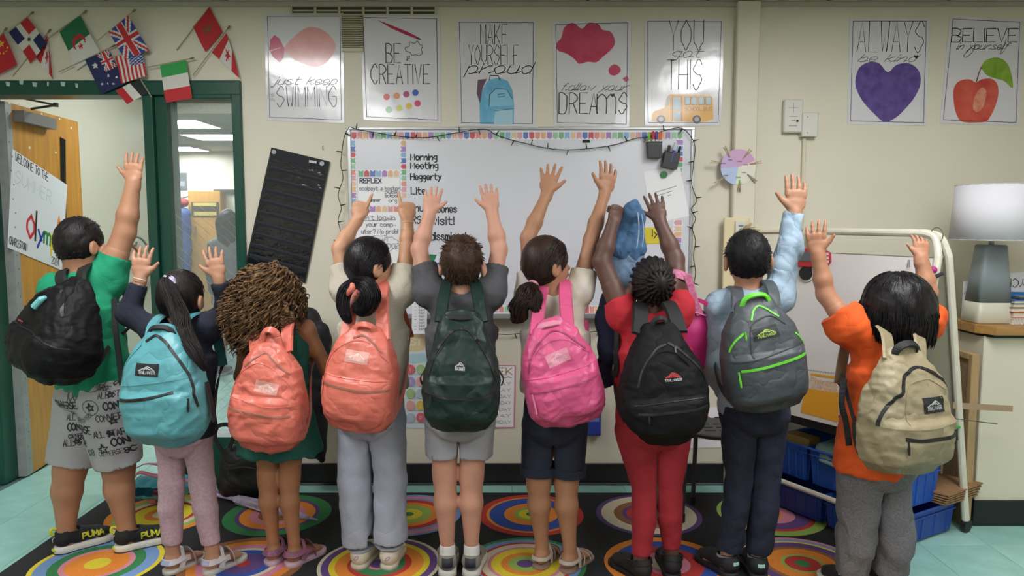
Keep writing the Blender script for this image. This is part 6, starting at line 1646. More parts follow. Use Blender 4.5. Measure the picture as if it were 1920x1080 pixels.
            V, F = strap_mesh([e, g, g.lerp(k_, .6)+r*sg*.01, k_], [f, r*sg, (r*sg-f*.2), s.U*sg], .022, .003, 7); pyd('strap_webbing', V, F, webm or mt, st)
    def handle(s, mt, span=.05, rise=.05, v=.95, w=.022, up=None, back=.0, name='grab_handle', sag=0):
        W = s.ip(s.wp, v)*s.W; c = s.B+s.V*(v*s.H); a, b = c-s.U*span+s.N*.015, c+s.U*span+s.N*.015
        t = c+s.V*rise+s.N*(.03+back); u = up or s.V
        V, F = strap_mesh([a-s.V*.01, a.lerp(t, .55)+u*rise*.25-s.U*span*.2, t+u*rise*.1, b.lerp(t, .55)+u*rise*.25+s.U*span*.2, b-s.V*.01], [s.N, s.N+s.V, s.V+s.N, s.N+s.V, s.N], w, .005, 7)
        return pyd(name, V, F, mt, s.root)
def nylon(n, c, rough=.42, var=.05, sp_=.4): return M('nylon_'+n, c, rough, var=var, vscale=6, bump=.55, bscale=38, spec=sp_, wr=.55, wscale=8)
blkz = M('zip_black', '0F1012', .5); blkweb = M('web_black', '111214', .7)
whp = M('patch_print', 'B9BDC0', .5)
# 1 black, hanging askew
b = Bag('black backpack with small aqua tag hanging askew on the green shirt child', d1, (118, 694), (152, 530), .196, .17, -.20, nylon('black_a', '0B0B0D', .62, sp_=.22), 34, 1, .42, .02,
        [(0, .62), (.06, .80), (.2, .96), (.36, 1.0), (.52, .93), (.66, .78), (.8, .60), (.9, .46), (1, .28)], amp=.006)
b.zipper([(-.98, .34), (-.95, .5), (-.85, .7), (-.5, .88), (0, .93), (.5, .88), (.85, .7)], .016, blkz, (-.8, .62)); b.ribbon('pocket_seam', [(-.97, .42), (-.5, .45), (0, .45), (.5, .44), (.97, .40)], .006, .002, blkz)
p, q = b.at(-.05, .80, .01); m = MB().tube([p, p-b.V*.012-b.U*.01+b.N*.01, p-b.V*.05-b.U*.03+b.N*.02], [.007, .013, .014], 10); m.build('luggage_tag', M('aqua_rubber', '6FB3B4', .4), b.root)
p, q = b.at(-.35, .5, .002); MB().prism([(-.018, -.003), (.018, .001), (.018, .006), (-.018, .003)], (p, b.U, b.V, b.N), .001).build('red_label', M('red_tab', 'A23A40', .6), b.body)
b.straps(d1, M('black_pad', '141517', .75), [(.55, .055), (.42, .052)], .07, .06, .9, .12, blkweb, th=.012)
V, F = strap_mesh([P(214, 560, d1['Y']-.09), P(216, 610, d1['Y']-.155), P(222, 660, d1['Y']-.165), P(229, 722, d1['Y']-.17)], [-Y_, -Y_, -Y_, -Y_], .026, .004, 6); pyd('loose_webbing', V, F, blkweb, b.root)
# 2 aqua
aq = nylon('aqua', '54959C', .42)
b = Bag('aqua backpack with black zips and black label on the navy top child', d2, (324, 812), (308, 617), .160, .115, -.20, aq, 12, 2, .43, .02,
        [(0, .80), (.05, .9), (.15, .96), (.3, 1.0), (.48, .98), (.62, .92), (.74, .82), (.84, .67), (.92, .50), (1, .30)])
b.zipper([(-.5, .905), (-.1, .955), (.3, .93), (.62, .86), (.85, .70), (.95, .52), (.97, .3)], .011, blkz, (.90, .40), pl=.05); b.zipper([(-.78, .385), (-.2, .40), (.3, .43), (.62, .46)], .013, blkz)
b.ribbon('pocket_seam', [(-.96, .50), (-.4, .52), (.3, .55), (.9, .58)], .004, .0015, aq); b.ribbon('side_seam', [(-.86, .03), (-.9, .3), (-.9, .55), (-.82, .75), (-.6, .87)], .004, .0018, aq)
pt = b.patch(-.08, .66, .098, .046, M('patch_black', '15171A', .6), -.04); b.logo(pt, .098, .046, whp)
b.straps(d2, aq, [(.62, .05), (.62, .05)], .06, .05, .93, .1, blkweb); b.handle(blkweb, .055, .025, .96)
V, F = strap_mesh([b.raw(.5, 0)+b.U*.004, b.raw(.35, 0)+b.U*.014-b.V*.02, b.raw(.22, 0)+b.U*.018, b.raw(.12, 0)+b.U*.030], [b.U]*4, .024, .004, 6); pyd('loose_webbing', V, F, blkweb, b.root)
# 3 coral on the curly haired child
co = nylon('coral', 'CB6A5A', .36); coz = M('zip_coral', '8E5B4C', .6); pkp = M('patch_pink', 'CF9488', .5)
b = Bag('coral backpack with creased top on the green dress child', d3, (508, 822), (512, 640), .145, .105, -.20, co, 10, 3, .46, .02, amp=.006)
b.zipper([(-.72, .76), (-.45, .85), (0, .90), (.45, .83), (.9, .72)], .008, coz); b.zipper([(-.86, .355), (-.3, .34), (.3, .32), (.84, .32)], .009, coz, (-.82, .35), pullmt=co, pl=.035)
b.ribbon('pocket_seam', [(-.93, .47), (-.3, .44), (.3, .41), (.93, .42)], .005, .002, co)
b.ribbon('front_seam', [(-.88, .45), (-.82, .66), (-.4, .79), (0, .80), (.4, .76), (.85, .62), (.92, .44)], .004, .0018, co)
pt = b.patch(.20, .585, .092, .042, pkp, -.12); b.logo(pt, .092, .042, M('patch_line', 'DDC2BA', .5))
b.straps(d3, co, [(.60, .045), (.60, .045)], .065, .052, .95, .1, co); b.handle(co, .038, .055, .97, .03)
# 4 coral, flatter
b = Bag('coral backpack with smooth front on the beige shirt child', d4, (676, 786), (688, 618), .143, .10, -.20, co, 10, 4, .48, .014,
        [(0, .86), (.05, .94), (.15, .98), (.3, 1.0), (.5, .99), (.66, .93), (.78, .84), (.88, .72), (.95, .58), (1, .44)])
b.zipper([(-.35, .92), (0, .95), (.4, .90), (.75, .80)], .008, coz); b.zipper([(-.90, .425), (-.3, .40), (.3, .39), (.92, .42)], .009, coz, (-.88, .42), pullmt=co, pl=.045); b.zipper([(-.97, .5), (-.98, .42)], .008, co, (-.98, .46), pullmt=co)
b.ribbon('pocket_seam', [(-.97, .52), (-.3, .50), (.3, .50), (.97, .51)], .005, .002, co); b.ribbon('front_seam', [(-.92, .5), (-.86, .72), (-.5, .86), (0, .90), (.5, .85), (.9, .70)], .004, .0018, co)
pt = b.patch(-.03, .73, .092, .044, pkp, -.02); b.logo(pt, .092, .044, M('patch_line', 'DDC2BA', .5))
b.straps(d4, co, [(.45, .05), (.35, .045)], .075, .056, .96, .1, co); b.handle(co, .045, .030, .97, .026)
V, F = strap_mesh([P(756, 640, d4['Y']+.06), P(757, 665, d4['Y']+.02), P(759, 690, d4['Y']-.03)], [X_]*3, .012, .003, 5); pyd('loose_webbing', V, F, M('coral_dark', 'A5473E', .6), b.root)
# 5 bottle green
gn = nylon('green', '152A25', .48, sp_=.35)
b = Bag('dark green backpack on the child in charcoal tee and grey shorts', d5, (865, 785), (866, 590), .142, .10, -.20, gn, 0, 5, .42, .02,
        [(0, .84), (.05, .94), (.15, .98), (.3, 1.0), (.45, .97), (.6, .89), (.72, .79), (.82, .69), (.90, .60), (1, .46)], amp=.005)
b.zipper([(-.86, .45), (-.80, .6), (-.62, .77), (-.3, .87), (0, .885), (.3, .87), (.62, .77), (.84, .58), (.92, .42)], .012, blkz); b.zipper([(-.86, .30), (-.4, .275), (.1, .265), (.5, .265), (.88, .31)], .012, blkz, (-.72, .29))
b.ribbon('pocket_seam', [(-.86, .41), (-.4, .395), (0, .39), (.4, .39)], .004, .0018, gn); b.ribbon('front_seam', [(-.84, .42), (-.74, .62), (-.5, .75), (-.2, .80)], .004, .0018, gn)
pt = b.patch(.0, .555, .045, .045, M('patch_black', '15171A', .6), -.05); b.logo(pt, .05, .05, whp)
b.straps(d5, gn, [(.42, .048), (.42, .048)], .078, .046, .98, .1, blkweb); b.handle(blkweb, .058, -.008, 1.0, .026)
for sg in (-1, 1): V, F = strap_mesh([b.raw(.46, 0 if sg > 0 else math.pi)-b.N*.02, b.raw(.38, 0 if sg > 0 else math.pi)-b.N*.02+b.U*sg*.014, b.raw(.32, 0 if sg > 0 else math.pi)-b.N*.02+b.U*sg*.006], [b.U*sg]*3, .022, .004, 5); pyd('side_tab', V, F, blkweb, b.root)
# 6 pink, tilted
pk_ = nylon('pink', 'CC5480', .40)
b = Bag('bright pink backpack tilted sideways on the tie-dye shirt child', d6, (1066, 774), (1030, 606), .146, .10, -.20, pk_, -4, 6, .47, .02,
        [(0, .86), (.05, .95), (.15, .99), (.3, 1.0), (.5, .97), (.64, .89), (.76, .79), (.86, .67), (.94, .54), (1, .38)], amp=.006)
pkz = M('zip_pink', 'A03A60', .5)
b.zipper([(-.88, .55), (-.82, .70), (-.55, .85), (0, .93), (.5, .87), (.85, .68)], .008, pkz); b.zipper([(-.9, .355), (-.3, .36), (.3, .365), (.9, .39)], .008, pkz, (-.84, .35), pullmt=M('pull_pink', 'D77C9C', .4), pl=.075)
b.ribbon('pocket_seam', [(-.95, .49), (-.3, .49), (.3, .50), (.95, .53)], .005, .002, pk_); b.ribbon('front_seam', [(-.9, .48), (-.84, .66), (-.5, .80), (0, .84), (.5, .80), (.9, .62)], .004, .0018, pk_)
pt = b.patch(-.02, .66, .088, .048, M('patch_rose', 'D8879C', .5), .16); b.logo(pt, .088, .048, M('patch_rose_line', 'E3B6C0', .5))
b.straps(d6, pk_, [(.45, .045), (.40, .050)], .062, .052, .96, .1, pk_); b.handle(M('rose_web', 'D0839A', .5), .048, .010, .97, .026)
V, F = strap_mesh([P(1098, 600, d6['Y']-.02), P(1103, 660, d6['Y']-.05), P(1110, 700, d6['Y']-.08), P(1108, 735, d6['Y']-.1)], [X_-Y_]*4, .026, .005, 6); pyd('loose_webbing', V, F, pk_, b.root)
# 7 black, full
b = Bag('full black backpack with red mountain logo on the red shirt child', d7, (1243, 806), (1234, 612), .160, .14, -.22, nylon('black_b', '0E0E10', .68, sp_=.2), -4, 7, .36, .022,
        [(0, .62), (.05, .78), (.13, .92), (.25, 1.0), (.4, 1.0), (.55, .93), (.68, .81), (.8, .66), (.9, .52), (1, .38)], amp=.003)
b.zipper([(-.72, .50), (-.66, .68), (-.35, .82), (.05, .86)], .009, blkz); b.zipper([(.15, .87), (.5, .80), (.85, .62), (.95, .45)], .011, blkz, (.35, .83), pullmt=M('pull_steel', '8F9294', .3, .8), pl=.04)
b.zipper([(-.75, .27), (-.2, .275), (.3, .28), (.8, .29)], .010, blkz, (-.55, .27)); b.ribbon('pocket_seam', [(-.8, .34), (-.2, .36), (.4, .37), (.85, .37)], .004, .0018, blkz); b.ribbon('front_seam', [(-.6, .5), (-.5, .72), (-.2, .80), (.3, .78), (.6, .66)], .006, .003, nylon('black_b', '141517'))
b.pc = (.012, .575*b.H, 1, 0)
b.onpatch('mountain_mark', [[(-.026, .001), (-.012, .008), (-.002, .016), (.012, .012), (.026, .001)], [(-.014, .004), (0, .010), (.012, .006)], [(-.02, .002), (.02, .002)]], .004, M('logo_red', 'A81F2A', .5), b.body)
st, wd = strokes('TRAILMAKER', .008, 1.0, 1.0); b.onpatch('lettering', [[(p[0]*.06/wd-.03, p[1]-.012) for p in q] for q in st], .0013, whp, b.body)
b.straps(d7, M('black_pad', '141517', .75), [(.50, .05), (.42, .05)], .075, .062, .98, .1, blkweb, th=.012); b.handle(blkweb, .03, .03, 1.0)
V, F = strap_mesh([P(1158, 600, d7['Y']+.0), P(1156, 650, d7['Y']-.03), P(1155, 690, d7['Y']-.05), P(1152, 706, d7['Y']-.05)], [-Y_-X_]*4, .026, .004, 6); pyd('loose_webbing', V, F, blkweb, b.root)
# 8 grey with neon green
gy = nylon('slate', '42484C', .5); ne = M('neon_green', '5FBF2E', .5)
b = Bag('slate grey backpack with neon green zips on the pale blue sleeve child', d8, (1434, 746), (1412, 566), .152, .11, -.20, gy, -8, 8, .50, .02,
        [(0, .86), (.05, .95), (.15, .99), (.3, 1.0), (.48, .99), (.62, .94), (.74, .85), (.84, .72), (.92, .58), (1, .44)], amp=.003)
b.zipper([(-.95, .57), (-.85, .67), (-.65, .74)], .009, ne, (-.62, .75), pullmt=ne, pl=.04); b.zipper([(-.42, .845), (-.3, .93), (0, .965), (.3, .93), (.55, .84)], .008, ne); b.zipper([(.78, .66), (.9, .58), (.97, .5)], .008, ne)
b.zipper([(-.80, .385), (-.2, .40), (.4, .425), (.84, .45)], .010, ne, (-.84, .38), pullmt=ne, pl=.055); b.ribbon('pocket_seam', [(-.92, .47), (-.3, .49), (.3, .52), (.9, .55)], .005, .002, M('seam_dark', '2E3336', .7))
b.ribbon('front_seam', [(-.50, .50), (-.48, .74), (-.3, .83), (.3, .86), (.62, .76)], .005, .002, M('seam_dark', '2E3336', .7))
pt = b.patch(-.05, .715, .098, .042, M('patch_black', '15171A', .6), .07); b.logo(pt, .098, .042, M('patch_lime', '9AB84A', .5))
b.straps(d8, gy, [(.55, .045), (.55, .045)], .075, .055, .95, .1, M('seam_dark', '2E3336', .7)); b.handle(ne, .060, .036, .97, .020)
# 9 khaki
kh = nylon('khaki', '8F8468', .5)
b = Bag('khaki backpack with black zips and label on the orange shirt child', d9, (1682, 860), (1690, 660), .172, .12, -.22, kh, -20, 9, .42, .02,
        [(0, .82), (.05, .92), (.15, .97), (.3, 1.0), (.45, .98), (.6, .92), (.72, .83), (.82, .71), (.90, .58), (1, .42)], amp=.005)
b.zipper([(-.97, .40), (-.92, .52), (-.72, .64), (-.56, .70), (-.52, .80), (-.35, .86), (0, .885), (.4, .86), (.75, .78), (.9, .68)], .013, blkz, (.05, .885), pullmt=blkz, pl=.06); b.zipper([(-.62, .305), (-.3, .285), (.1, .28), (.5, .285), (.88, .30)], .013, blkz, (-.58, .30), pl=.05)
b.ribbon('pocket_seam', [(-.93, .40), (-.4, .385), (.2, .38), (.9, .40)], .005, .002, kh); b.ribbon('front_seam', [(-.5, .42), (-.48, .66), (-.3, .76), (.3, .78), (.7, .68)], .004, .0018, kh)
pt = b.patch(.22, .565, .096, .052, M('patch_black', '15171A', .6), .0); b.logo(pt, .096, .052, whp)
b.straps(d9, kh, [(.42, .028), (.40, .028)], .075, .058, .97, .1, blkweb); b.handle(blkweb, .062, .045, .96, .028)
V, F = strap_mesh([P(1580, 700, d9['Y']-.10), P(1590, 745, d9['Y']-.12), P(1602, 790, d9['Y']-.15)], [-X_-Y_]*3, .014, .004, 6); pyd('loose_webbing', V, F, blkweb, b.root)
V, F = strap_mesh([P(1583, 710, d9['Y']-.125), P(1578, 755, d9['Y']-.13), P(1586, 790, d9['Y']-.135), P(1592, 835, d9['Y']-.14)], [-X_-Y_, -Y_, -X_-Y_, -Y_], .022, .004, 6); pyd('loose_webbing', V, F, blkweb, b.root)
# ================================================================== rug
RX0, RX1, RY0, RY1 = -2.11, 1.60, 1.75, 3.86
rug = thing('rug', 'black classroom rug with rows of bright concentric circles', 'rug', ((RX0+RX1)/2, (RY0+RY1)/2, 0))
MB().box((RX0, RY0, 0), (RX1, RY1, .003), .001).build('pile', M('rug_black', '191A1D', .95, var=.25, vscale=60, bump=.4, bscale=400), rug)
RC = {'O': 'D9822A', 'L': '8DAA4E', 'C': 'C9C0A6', 'R': 'B3322C', 'Y': 'D6C22C', 'G': '2F7A45', 'P': '5B3F78', 'K': 'CB7F92', 'W': '8A5A34', 'B': '2A4A9A', 'S': '6E8FBE'}
rms = {k: M('rug_'+k, v, .95, var=.08, vscale=150, bump=.4, bscale=400) for k, v in RC.items()}
def medal(x, y, rings, R_=.258):
    ks = list(RC); m = MB(); n = 64
    for i, (c, r) in enumerate(rings):
        m.mi = ks.index(c); ro = R_*r; ri = R_*rings[i+1][1] if i+1 < len(rings) else 0
        a = [(x+ro*math.cos(2*math.pi*k/n), y+ro*math.sin(2*math.pi*k/n), .0036) for k in range(n)]
        if ri: b = [(x+ri*math.cos(2*math.pi*k/n), y+ri*math.sin(2*math.pi*k/n), .0036) for k in range(n)]; m.add(a+b, [(k, (k+1) % n, n+(k+1) % n, n+k) for k in range(n)])
        else: m.add(a, [tuple(range(n))])
    m.build('circle_motif', [rms[k] for k in ks], rug)
rows = [(3.567, [((305), "O1 L.86 C.74 R.62 Y.54 O.32 C.18"), (521, "G1 P.78 O.70 K.52 W.36 Y.14"), (766, "S1 K.92 S.80 R.72 O.58 L.44 Y.26 G.1"), (996, "R1 O.86 B.80 O.52 L.32 Y.24 G.10"), (1216, "P1 C.90 W.66 P.50 R.42 K.22"), (1445, "L1 R.80 P.70 K.44 O.22")]),
        (3.036, [(183, "Y1 S.92 G.72 K.56 O.48 Y.20"), (455, "W1 O.86 K.72 C.58 B.50 P.36 R.12"), (712, "C1 P.94 Y.82 O.72 R.52 G.42 K.22 P.16"), (985, "G1 S.92 R.80 C.74 K.62 Y.56 O.40 L.28 P.14"), (1248, "O1 B.84 R.62 K.40 C.25"), (1505, "K1 S.93 Y.85 P.80 W.64 O.56 L.34 R.28 G.12")])]
for k, (yy, row) in enumerate(rows):
    for px, s in row:
        x = (px-960)/FPX*yy/(.9677 if k == 0 else .9615)
        medal(x, yy, [(t[0], float(t[1:])) for t in s.split()])
for i, s in enumerate(("G1 P.78 O.70 K.52 Y.2", "R1 O.86 B.80 L.4 Y.2", "P1 C.90 W.66 R.4", "Y1 S.92 G.72 O.48", "C1 P.94 Y.82 R.52 G.4", "K1 S.93 Y.85 O.56 R.28")):
    medal(-1.81+i*.605, 2.47, [(t[0], float(t[1:])) for t in s.split()])

# ================================================================== easel with bins
FLp, FRp, RRp = Vector((1.236, 3.71, 0)), Vector((1.60, 3.07, 0)), Vector((2.16, 3.35, 0)); EA = (FRp-FLp).normalized(); EW = (FRp-FLp).length; dv = RRp-FRp; EB = (dv-EA*dv.dot(EA)).normalized(); ED = .60
EH = 1.392
E = lambda s, t, z: FLp+EA*s+EB*t+Z_*z
es = thing('easel', 'white metal double-sided easel with dry-erase panel and trays', 'easel', E(EW/2, ED/2, 0))
wem = M('easel_white', 'D3CFBE', .4, var=.05, vscale=15)
fp = lambda s, z: E(s, ED/2*z/EH*.94, z); rp = lambda s, z: E(s, ED-ED/2*z/EH*.94, z)
for g, nm in ((fp, 'front_frame'), (rp, 'rear_frame')):
    pts = [g(0, .06), g(0, .7), g(0, EH-.10), g(.03, EH-.02), g(.09, EH), g(EW/2, EH), g(EW-.09, EH), g(EW-.03, EH-.02), g(EW, EH-.10), g(EW, .7), g(EW, .06)]
    q = [pts[0], pts[1]]+crom(pts[2:5], 5)+crom(pts[6:9], 5)+pts[9:]
    MB().tube(q, .017, 10).build(nm, wem, es)
    MB().tube([g(0, .16), g(EW, .16)], .013, 8).build('lower_rail', wem, es); MB().tube([g(0, .47), g(EW, .47)], .012, 8).build('tray_rail', wem, es)
for s in (0, EW):
    for g in (fp, rp):
        c = g(s, .034); m = MB(); d = EA
        m.tube([c-d*.012, c+d*.012], .03, 14).tube([c+Z_*.03, c+Z_*.005], .01, 8); m.build('caster', M('caster_black', '121214', .5), es)
pn_ = lambda s, z, o=0: fp(s, z)-EB*o
def plate(name, g, s0, s1, z0, z1, off, th, mt, par):
    A_ = [g(s0, z0), g(s1, z0), g(s1, z1), g(s0, z1)]; n = EB if g is fp else -EB
    V = [p-n*off for p in A_]+[p-n*(off-th) for p in A_]; return pyd(name, V, [(0,1,2,3), (7,6,5,4), (0,4,5,1), (1,5,6,2), (2,6,7,3), (3,7,4,0)] if g is fp else [(3,2,1,0), (4,5,6,7), (1,5,4,0), (2,6,5,1), (3,7,6,2), (0,4,7,3)], mt, par)
plate('dry_erase_panel', fp, .015, EW-.015, .50, 1.285, .012, .012, M('easel_panel', 'CFC9C6', .22, spec=.6), es)
plate('rear_panel', rp, .015, EW-.015, .50, 1.285, .012, .012, M('rear_board', 'A9A691', .5), es)
plate('rear_panel_rail', rp, .015, EW-.015, .80, .83, .016, .006, wem, es)
box_tr = MB()
def eb(m, s0, s1, t0, t1, z0, z1): 
    A_ = [E(s, t, z) for s in (s0, s1) for t in (t0, t1) for z in (z0, z1)]; return m.add(A_, [(0,1,3,2), (4,6,7,5), (0,4,5,1), (2,3,7,6), (0,2,6,4), (1,5,7,3)])
m = MB(); eb(m, .0, EW, .08, .52, .455, .47); eb(m, 0, EW, .07, .085, .455, .505); eb(m, 0, EW, .515, .53, .455, .505); eb(m, 0, .012, .08, .52, .455, .505); eb(m, EW-.012, EW, .08, .52, .455, .505)
m.build('shelf_tray', M('tray_black', '17181B', .45), es)
def bin_(label, s0, s1, t0, t1, z0, z1, mt, grp):
    t = thing('storage_bin', label, 'bin', E((s0+s1)/2, (t0+t1)/2, z0), grp); m = MB(); th = .004; k = .012
    def ring(o, z): return [E(s0+o, t0+o, z), E(s1-o, t0+o, z), E(s1-o, t1-o, z), E(s0+o, t1-o, z)]
    R4 = [ring(k, z0), ring(0, z1), ring(th, z1), ring(k+th, z0+th)]; V = [p for q in R4 for p in q]
    F = [(3, 2, 1, 0)]+[(i*4+j, i*4+(j+1) % 4, (i+1)*4+(j+1) % 4, (i+1)*4+j) for i in range(3) for j in range(4)]+[(12, 13, 14, 15)]
    m.add(V, F); m.build('tub', mt, t)
    m = MB(); q = ring(-.006, z1); m.tube(q, .006, 6, closed=True); m.tube(ring(-.002, z1-.03), .004, 6, closed=True); m.build('rim', mt, t)
    for i in range(5):
        f_ = (i+.5)/5
        for (a, b, c, d_) in ((E(s0+(s1-s0)*f_, t0+.002, z1-.03), E(s0+(s1-s0)*f_, t0+k, z0+.004), 0, 0), (E(s1-.002, t0+(t1-t0)*f_, z1-.03), E(s1-k, t0+(t1-t0)*f_, z0+.004), 0, 0)):
            MB().tube([a, b], .006, 5).build('rib', mt, t)
    return t
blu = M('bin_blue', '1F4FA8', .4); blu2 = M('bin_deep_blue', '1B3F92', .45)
bin_('blue bin with papers on the easel rail, upper left', .02, .235, .10, .42, .172, .345, blu, 'blue storage bins'); bin_('blue bin with towel on the easel rail, upper middle', .255, .70, .10, .42, .172, .345, blu, 'blue storage bins')
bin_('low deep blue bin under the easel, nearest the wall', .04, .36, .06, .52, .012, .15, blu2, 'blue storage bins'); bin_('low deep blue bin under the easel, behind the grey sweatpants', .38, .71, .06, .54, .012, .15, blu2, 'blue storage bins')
bin_('shallow blue bin on the black easel tray', .05, .50, .10, .35, .472, .54, blu, 'blue storage bins')
# contents
o = MB(); eb(o, .05, .20, .16, .24, .18, .365); props(o.build('folder_stack', M('folder_tan', 'B59A5A', .7)), 'tan folders sticking out of the upper left blue bin', 'folders')
fl = Fld(nv(E(.42, .22, .28))-.26, nv(E(.42, .22, .34))+.26, .007); c = nv(E(.40, .22, .35)); xd = nv(EA)
fl.cone(c-xd*.11, c+xd*.11+ZV*.01, (.10, .03), (.11, .035), .03, xdir=nv(EB)); fl.cone(c-nv(EB)*.08, c-nv(EB)*.12-ZV*.05, (.11, .018), (.10, .012), .03, xdir=xd)
V, Q = fl.mesh(); V = folds(V, Q, 4, .006, 40); props(npm('towel', V, Q, M('towel_teal', '86A6A2', .95, bump=.5, bscale=200)), 'pale teal towel heaped in the blue bin', 'towel')
# cardboard sheets on the lower bin's end
cbm = M('cardboard', '8B6A48', .85, var=.1, vscale=12)
for k in range(5):
    m = MB(); A_ = [E(.50+k*.006, .40-k*.01, .20), E(.745+k*.004, .40, .20), E(.745, .66+k*.01, .20), E(.52, .64, .20)]
    m.prism([(p.x, p.y) for p in A_], (Vector((0, 0, .165+k*.012)), X_, Y_, Z_), .007); 
    props(m.build('cardboard_sheet', cbm), 'brown cardboard sheet in the pile beside the easel, %s' % ('lowest', 'second from below', 'middle one', 'second from top', 'topmost')[k], 'cardboard', 'cardboard sheets by the easel')
# things on the panel
def onp(px, py, off=.014):
    u = (px-960)/FPX; v = (540-py)/FPX; d = Vector((u, CP+v*SP, -SP+v*CP)); o = Vector((0, 0, HC)); a = fp(0, 0)-EB*off; b = fp(EW, 0)-EB*off; c_ = fp(0, 1)-EB*off; n = (b-a).cross(c_-a).normalized()
    t = (a-o).dot(n)/d.dot(n); return o+d*t
EU = EA; EV = (fp(0, 1)-fp(0, 0)).normalized(); EN = -EA.cross(EV)
if EN.y > 0: EN = -EN
def opoly(name, pxs, mt, th, par, off=.014):
    o = onp(*pxs[0], off); pts = [((p-o).dot(EU), (p-o).dot(EV)) for p in [onp(*q, off) for q in pxs]]; return MB().prism(pts, (o, EU, EV, EN), th).build(name, mt, par)
t = thing('timer', 'red handheld timer with grey screen on the easel panel', 'timer', onp(1528, 503))
opoly('case', [(1488, 472), (1500, 467), (1548, 467), (1558, 474), (1559, 490), (1551, 503), (1490, 500)], M('timer_red', 'A8202A', .35), .02, t); opoly('screen', [(1500, 472), (1545, 472), (1545, 491), (1500, 490)], M('timer_screen', '555A60', .25), .002, t, .035)
for i in range(3): opoly('key', [(1548, 474+i*7), (1554, 474+i*7), (1554, 479+i*7), (1548, 479+i*7)], M('timer_key', 'D8B8B8', .4), .004, t, .035)
t = thing('round_magnet', 'round black magnet with white rim on the easel', 'magnet', onp(1513, 520)); opoly('disc', [(1513+12*math.cos(a*.3), 513+13*math.sin(a*.3)) for a in range(21)], M('magnet_black', '15151A', .3), .012, t); opoly('rim', [(1513+13*math.cos(a*.3), 515+14*math.sin(a*.3)) for a in range(21)], M('magnet_rim', 'C9C6C0', .4), .006, t)
t = thing('round_magnet', 'small magenta ball magnet on the easel panel', 'magnet', onp(1750, 505)); c = onp(1750, 506, .026)
m = MB(); m.lathe([(.001, -.016), (.009, -.013), (.015, -.006), (.016, 0), (.015, .006), (.009, .013), (.001, .016)], c, 14); m.build('ball', M('magenta_gloss', 'A8307E', .25), t)
t = thing('eraser', 'small dark eraser bar on the easel panel', 'eraser', onp(1762, 516)); opoly('felt', [(1754, 517), (1769, 510), (1770, 515), (1756, 522)], M('eraser_dark', '33343A', .7), .012, t)
t = thing('binder_clip', 'thin wire clip on the easel panel top', 'clip', onp(1706, 500)); c = onp(1706, 494, .018); MB().tube([c+EU*-.008-EV*.02, c-EU*.010+EV*.014, c-EU*.004+EV*.016, c+EU*.002-EV*.016], .0018, 5).build('wire', steel, t)
bk = thing('flip_book', 'spiral flip book with orange block reading phonemic awareness on the tray', 'book', onp(1530, 795, .03))
opoly('page', [(1506, 694), (1572, 702), (1572, 800), (1478, 776)], M('book_white', 'CFC8BE', .5), .012, bk, .03); opoly('orange_block', [(1510, 727), (1572, 737), (1572, 792), (1501, 773)], M('book_orange', 'D9981E', .5), .001, bk, .0425); opoly('orange_bar', [(1520, 700), (1572, 706), (1572, 711), (1520, 704)], M('book_orange', 'D9981E', .5), .001, bk, .0425)
om = M('book_peach', 'D9AE84', .5)
for tx, y0 in (('Phonemic', 722), ('Awareness', 733)):
    o0 = onp(1520, y0-4, .043); e0 = onp(1572, y0+4, .043); U2 = (e0-o0).normalized(); write('lettering', tx, (o0, U2, EV, EN), 0, 0, .028, .005, om, bk, fit=(e0-o0).length)
m = MB()
for k in range(14):
    c = onp(1508+k*4.6, 694+k*.6, .036); m.tube([c+EV*.006*math.cos(a)+EN*.006*math.sin(a) for a in [i*.9 for i in range(7)]], .0014, 4)
m.build('spiral_binding', M('spiral_black', '222226', .5), bk)
for px, lab in ((1552, 'wire book ring on the easel bar, left'), (1756, 'wire book ring on the easel bar, right')):
    c = onp(px, 442, 0); c = Vector((c.x, c.y, c.z)); o = MB().tube([c+EU*.028*math.cos(a*.4)*1.0-Y_*.02*math.sin(a*.4)*0+Z_*.035*math.sin(a*.4) for a in range(16)], .0022, 6, closed=True).build('book_ring', M('ring_wire', '77735E', .35, .7)); props(o, lab, 'ring', 'wire rings on the easel')
# sticks lying in the tray
c = P(1786, 760, 3.30); o = MB().prism([(0, -.014), (.27, -.028), (.27, -.002), (0, .014)], (Vector(c), X_, Z_, -Y_), .004).build('yardstick', M('ruler_wood', '9A8466', .7)); props(o, 'wooden ruler sticking out of the easel tray', 'ruler')
a_, b_ = P(1776, 783, 3.28), P(1870, 795, 3.28); t = thing('pointer', 'thin dark pointer with red grip beside the ruler', 'pointer', a_); MB().tube([a_, b_], .002, 6).build('rod', M('rod_dark', '3A3A3C', .4), t); MB().tube([a_-X_*.01, a_+X_*.03], .008, 8).build('grip', M('grip_red', 'B02A2E', .5), t)
a_, b_ = P(1772, 800, 3.3), P(1800, 801, 3.3); o = MB().tube([a_, a_.lerp(b_, .9), b_], [.008, .008, .005], 8).build('marker', M('marker_green', '2E9A3A', .4)); props(o, 'green marker lying in the easel tray', 'marker')

